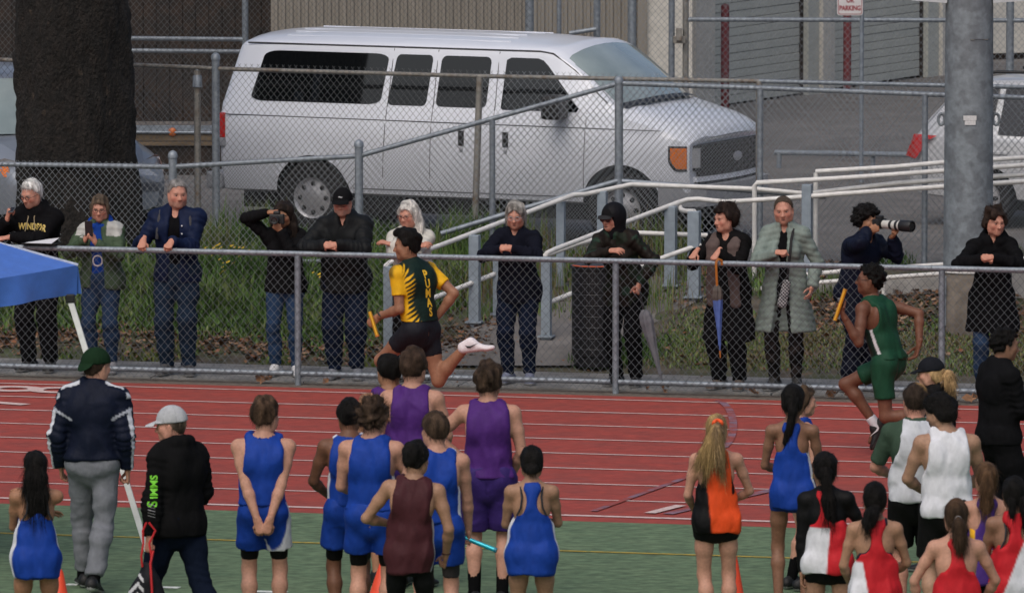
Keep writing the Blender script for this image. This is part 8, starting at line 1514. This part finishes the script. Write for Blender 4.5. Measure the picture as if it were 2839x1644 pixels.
# woman in pale green puffer coat
def scarf_n(F_, o): pass
A = dict(abs=True, wrist_r=(0.03, 0.33, 1.32), elbow_r=(1, -0.4, -0.7), wrist_l=(-0.27, 0.12, 0.98), elbow_l=(-0.5, -1, 0))
o = person('woman in a long pale green quilted coat with a shoulder strap', by_fence(2178, 0.50), FY + 2, 1.82, 'f', 1.0, 'pink', seed=210, face=dict(brow=(0.10, 0.065, 0.04), mouth=0.003), pose=dict(A, lean=2, head=(-4, 4, 4)), hands=('fist', 'relaxed'), hand_dir={1: ((-0.9, 0.3, 0), (0.1, 0.6, 0.8))},
    hair=dict(style='tight', col=(0.050, 0.032, 0.021), vol=0.7, col2=(0.10, 0.078, 0.06), line=0.008), wear=[('top', dict(col=(0.006, 0.006, 0.007), off=0.008, sleeve=0.3, hem=-0.10, collar=0.03, name='sweater', fold=0.003)), ('top', dict(col=(0.20, 0.245, 0.222), off=0.024, hem=-0.40, collar=0.06, open_front=0.070, skirt=0.10, mat='shell', name='quilted_coat', quilt=0.009, fold=0.008)), ('bottom', dict(col=camo((0.010, 0.009, 0.009), (0.030, 0.024, 0.022), (0.018, 0.016, 0.016), 30, 0.4), off=0.012, name='leggings', mat='cloth', fold=0.005)), SH((0.02, 0.02, 0.02))])
J = o['J']; strap(o, [J['neck'] + J['sx'] * (-0.09) + J['up'] * 0.03, J['shl'] - J['sx'] * 0.085 + J['fw'] * 0.17 - J['up'] * 0.02, J['chest'] - J['sx'] * 0.075 + J['fw'] * 0.205 - J['up'] * 0.06, J['waist'] - J['sx'] * 0.05 + J['fw'] * 0.20 - J['up'] * 0.08], 0.013, (0.012, 0.011, 0.012), 'shoulder_strap')
hb = world(o, J['waist'] - J['sx'] * 0.03 + J['fw'] * 0.22 - J['up'] * 0.18); hbag = thing('handbag', 'small black and white checked bag hanging before the quilted coat', 'bag', hb, R(FY)); F_ = Field((-0.09, -0.05, -0.15), (0.09, 0.05, 0.15), 0.008); F_.ecap((0.025, 0, -0.10), (-0.02, 0, 0.10), (0.045, 0.028), (0.04, 0.022), (1, 0, 0), 0.01); V, Q = F_.mesh(); ch = ((np.floor(V[:, 0] / 0.016) + np.floor(V[:, 2] / 0.016)) % 2 > 0); obj('pouch', V, Q, MT['cloth'], hbag, np.where(ch[:, None], np.array((0.45, 0.45, 0.46)), np.array((0.02, 0.02, 0.022))), True)
# photographer with white telephoto lens
YP = FY + 62
L_ = by_fence(2372, 0.50)
o = person('photographer with bushy black hair aiming a long white lens along the track', L_, YP, 1.74, 'm', 1.06, 'tan', seed=211, face=dict(brow=BLK_H), pose=dict(lean=13, near_head_r=(0.115, 0.10, -0.075), elbow_r=(1, -0.2, -0.8), near_head_l=(-0.03, 0.27, -0.13), elbow_l=(-0.6, 0.1, -1), head=(2, 0, 0)), hands=('grip', 'grip'), hand_dir={1: ((-0.35, 0.85, 0.35), (0.9, 0.3, 0)), -1: ((0.25, 0.8, 0.5), (-0.6, 0.0, -0.8))},
    hair=dict(style='afro', col=(0.008, 0.007, 0.007), vol=0.95, strands=300, lift=0.9, strand_len=0.02), wear=[('top', dict(col=(0.006, 0.009, 0.022), off=0.028, hem=-0.04, collar=0.04, mat='shell', name='jacket', fold=0.012)), ('bottom', dict(col=sides((0.006, 0.008, 0.018), (0.35, 0.36, 0.4), 0.985, (1,)), off=0.034, name='track_pants', mat='shell', fold=0.013)), SH((0.04, 0.05, 0.08))])
hd, Rh = o['J']['head'], o['J']['Rh']; wm = M('white_lens_barrel', (0.52, 0.51, 0.48), 0.5, 0.05); cp = world(o, hd + Rh @ np.array([0.02, 0.16, -0.01])); camera_obj('black camera with a long white telephoto lens and dark hood', cp, R(YP) + 0.0, 0.3, 0.055, [(0.02, 0.036, MT['black_trim']), (0.085, 0.040, wm), (0.03, 0.043, MT['black_trim']), (0.04, 0.043, wm), (0.03, 0.046, MT['black_trim']), (0.025, 0.046, wm), (0.13, 0.054, MT['black_trim'])])
# woman with bun in long black coat
A = dict(abs=True, wrist_r=(0.10, 0.40, 1.315), elbow_r=(1, 0.35, -0.7), wrist_l=(0.01, 0.42, 1.33), elbow_l=(-1, 0.35, -0.7))
o = person('woman with a dark hair bun in a long black coat looking along the track', by_fence(2752, 0.45), FY + 12, 1.77, 'f', 1.03, 'pink', seed=212, face=dict(brow=(0.05, 0.03, 0.02)), pose=dict(A, lean=12, head=(-4, 0, 24)), hands=('grip', 'grip'), hand_dir=CL,
    hair=dict(style='full', col=(0.030, 0.019, 0.014), vol=0.8, balls=[((0.0, -0.05, 0.135), (0.032, 0.032, 0.026))], rough=2.0, strands=300, lift=0.4), wear=[('top', dict(col=(0.0065, 0.0065, 0.0075), off=0.028, hem=-0.34, collar=0.05, hood=True, skirt=0.05, mat='cloth', name='coat', fold=0.012)), ('bottom', dict(col=(0.026, 0.050, 0.10), off=0.014, name='jeans')), SH((0.03, 0.03, 0.03))])
# dry leaves caught along the fence foot
lf = None; r_ = random.Random(5)
for px in (722, 740, 1790, 1838, 2085, 2100, 2300, 2318, 2345, 2690, 2700, 905):
    s_ = sb(B(px, 1060, 0))[0]; p = W(s_, 0.02 + r_.uniform(-0.09, 0.05), 0.045)
    if lf is None: lf = obj('dry_leaf', [(-.05, 0, 0), (-.018, .030, .012), (.012, .022, .002), (.028, .04, .018), (.024, .01, 0), (.055, 0, .02), (.024, -.012, 0), (.02, -.038, .016), (.004, -.02, .003), (-.02, -.028, .01)], [(0, 8, 1), (0, 9, 8), (1, 8, 2), (2, 8, 4), (2, 4, 3), (8, 6, 4), (6, 5, 4), (8, 7, 6)], M('brown_dry_leaf', (0.20, 0.10, 0.05), 0.8, 0.3, 20), None); q = lf
    else: q = share('dry_leaf', lf)
    tag(q, 'curled brown dry leaf caught at the foot of the chain-link fence', 'leaf', 'leaves caught along the fence foot'); q.location = tuple(p); q.rotation_euler = (r_.uniform(0.7, 1.6), r_.uniform(-.5, .5), r_.uniform(0, 6)); q.scale = (r_.uniform(.9, 1.6),) * 3
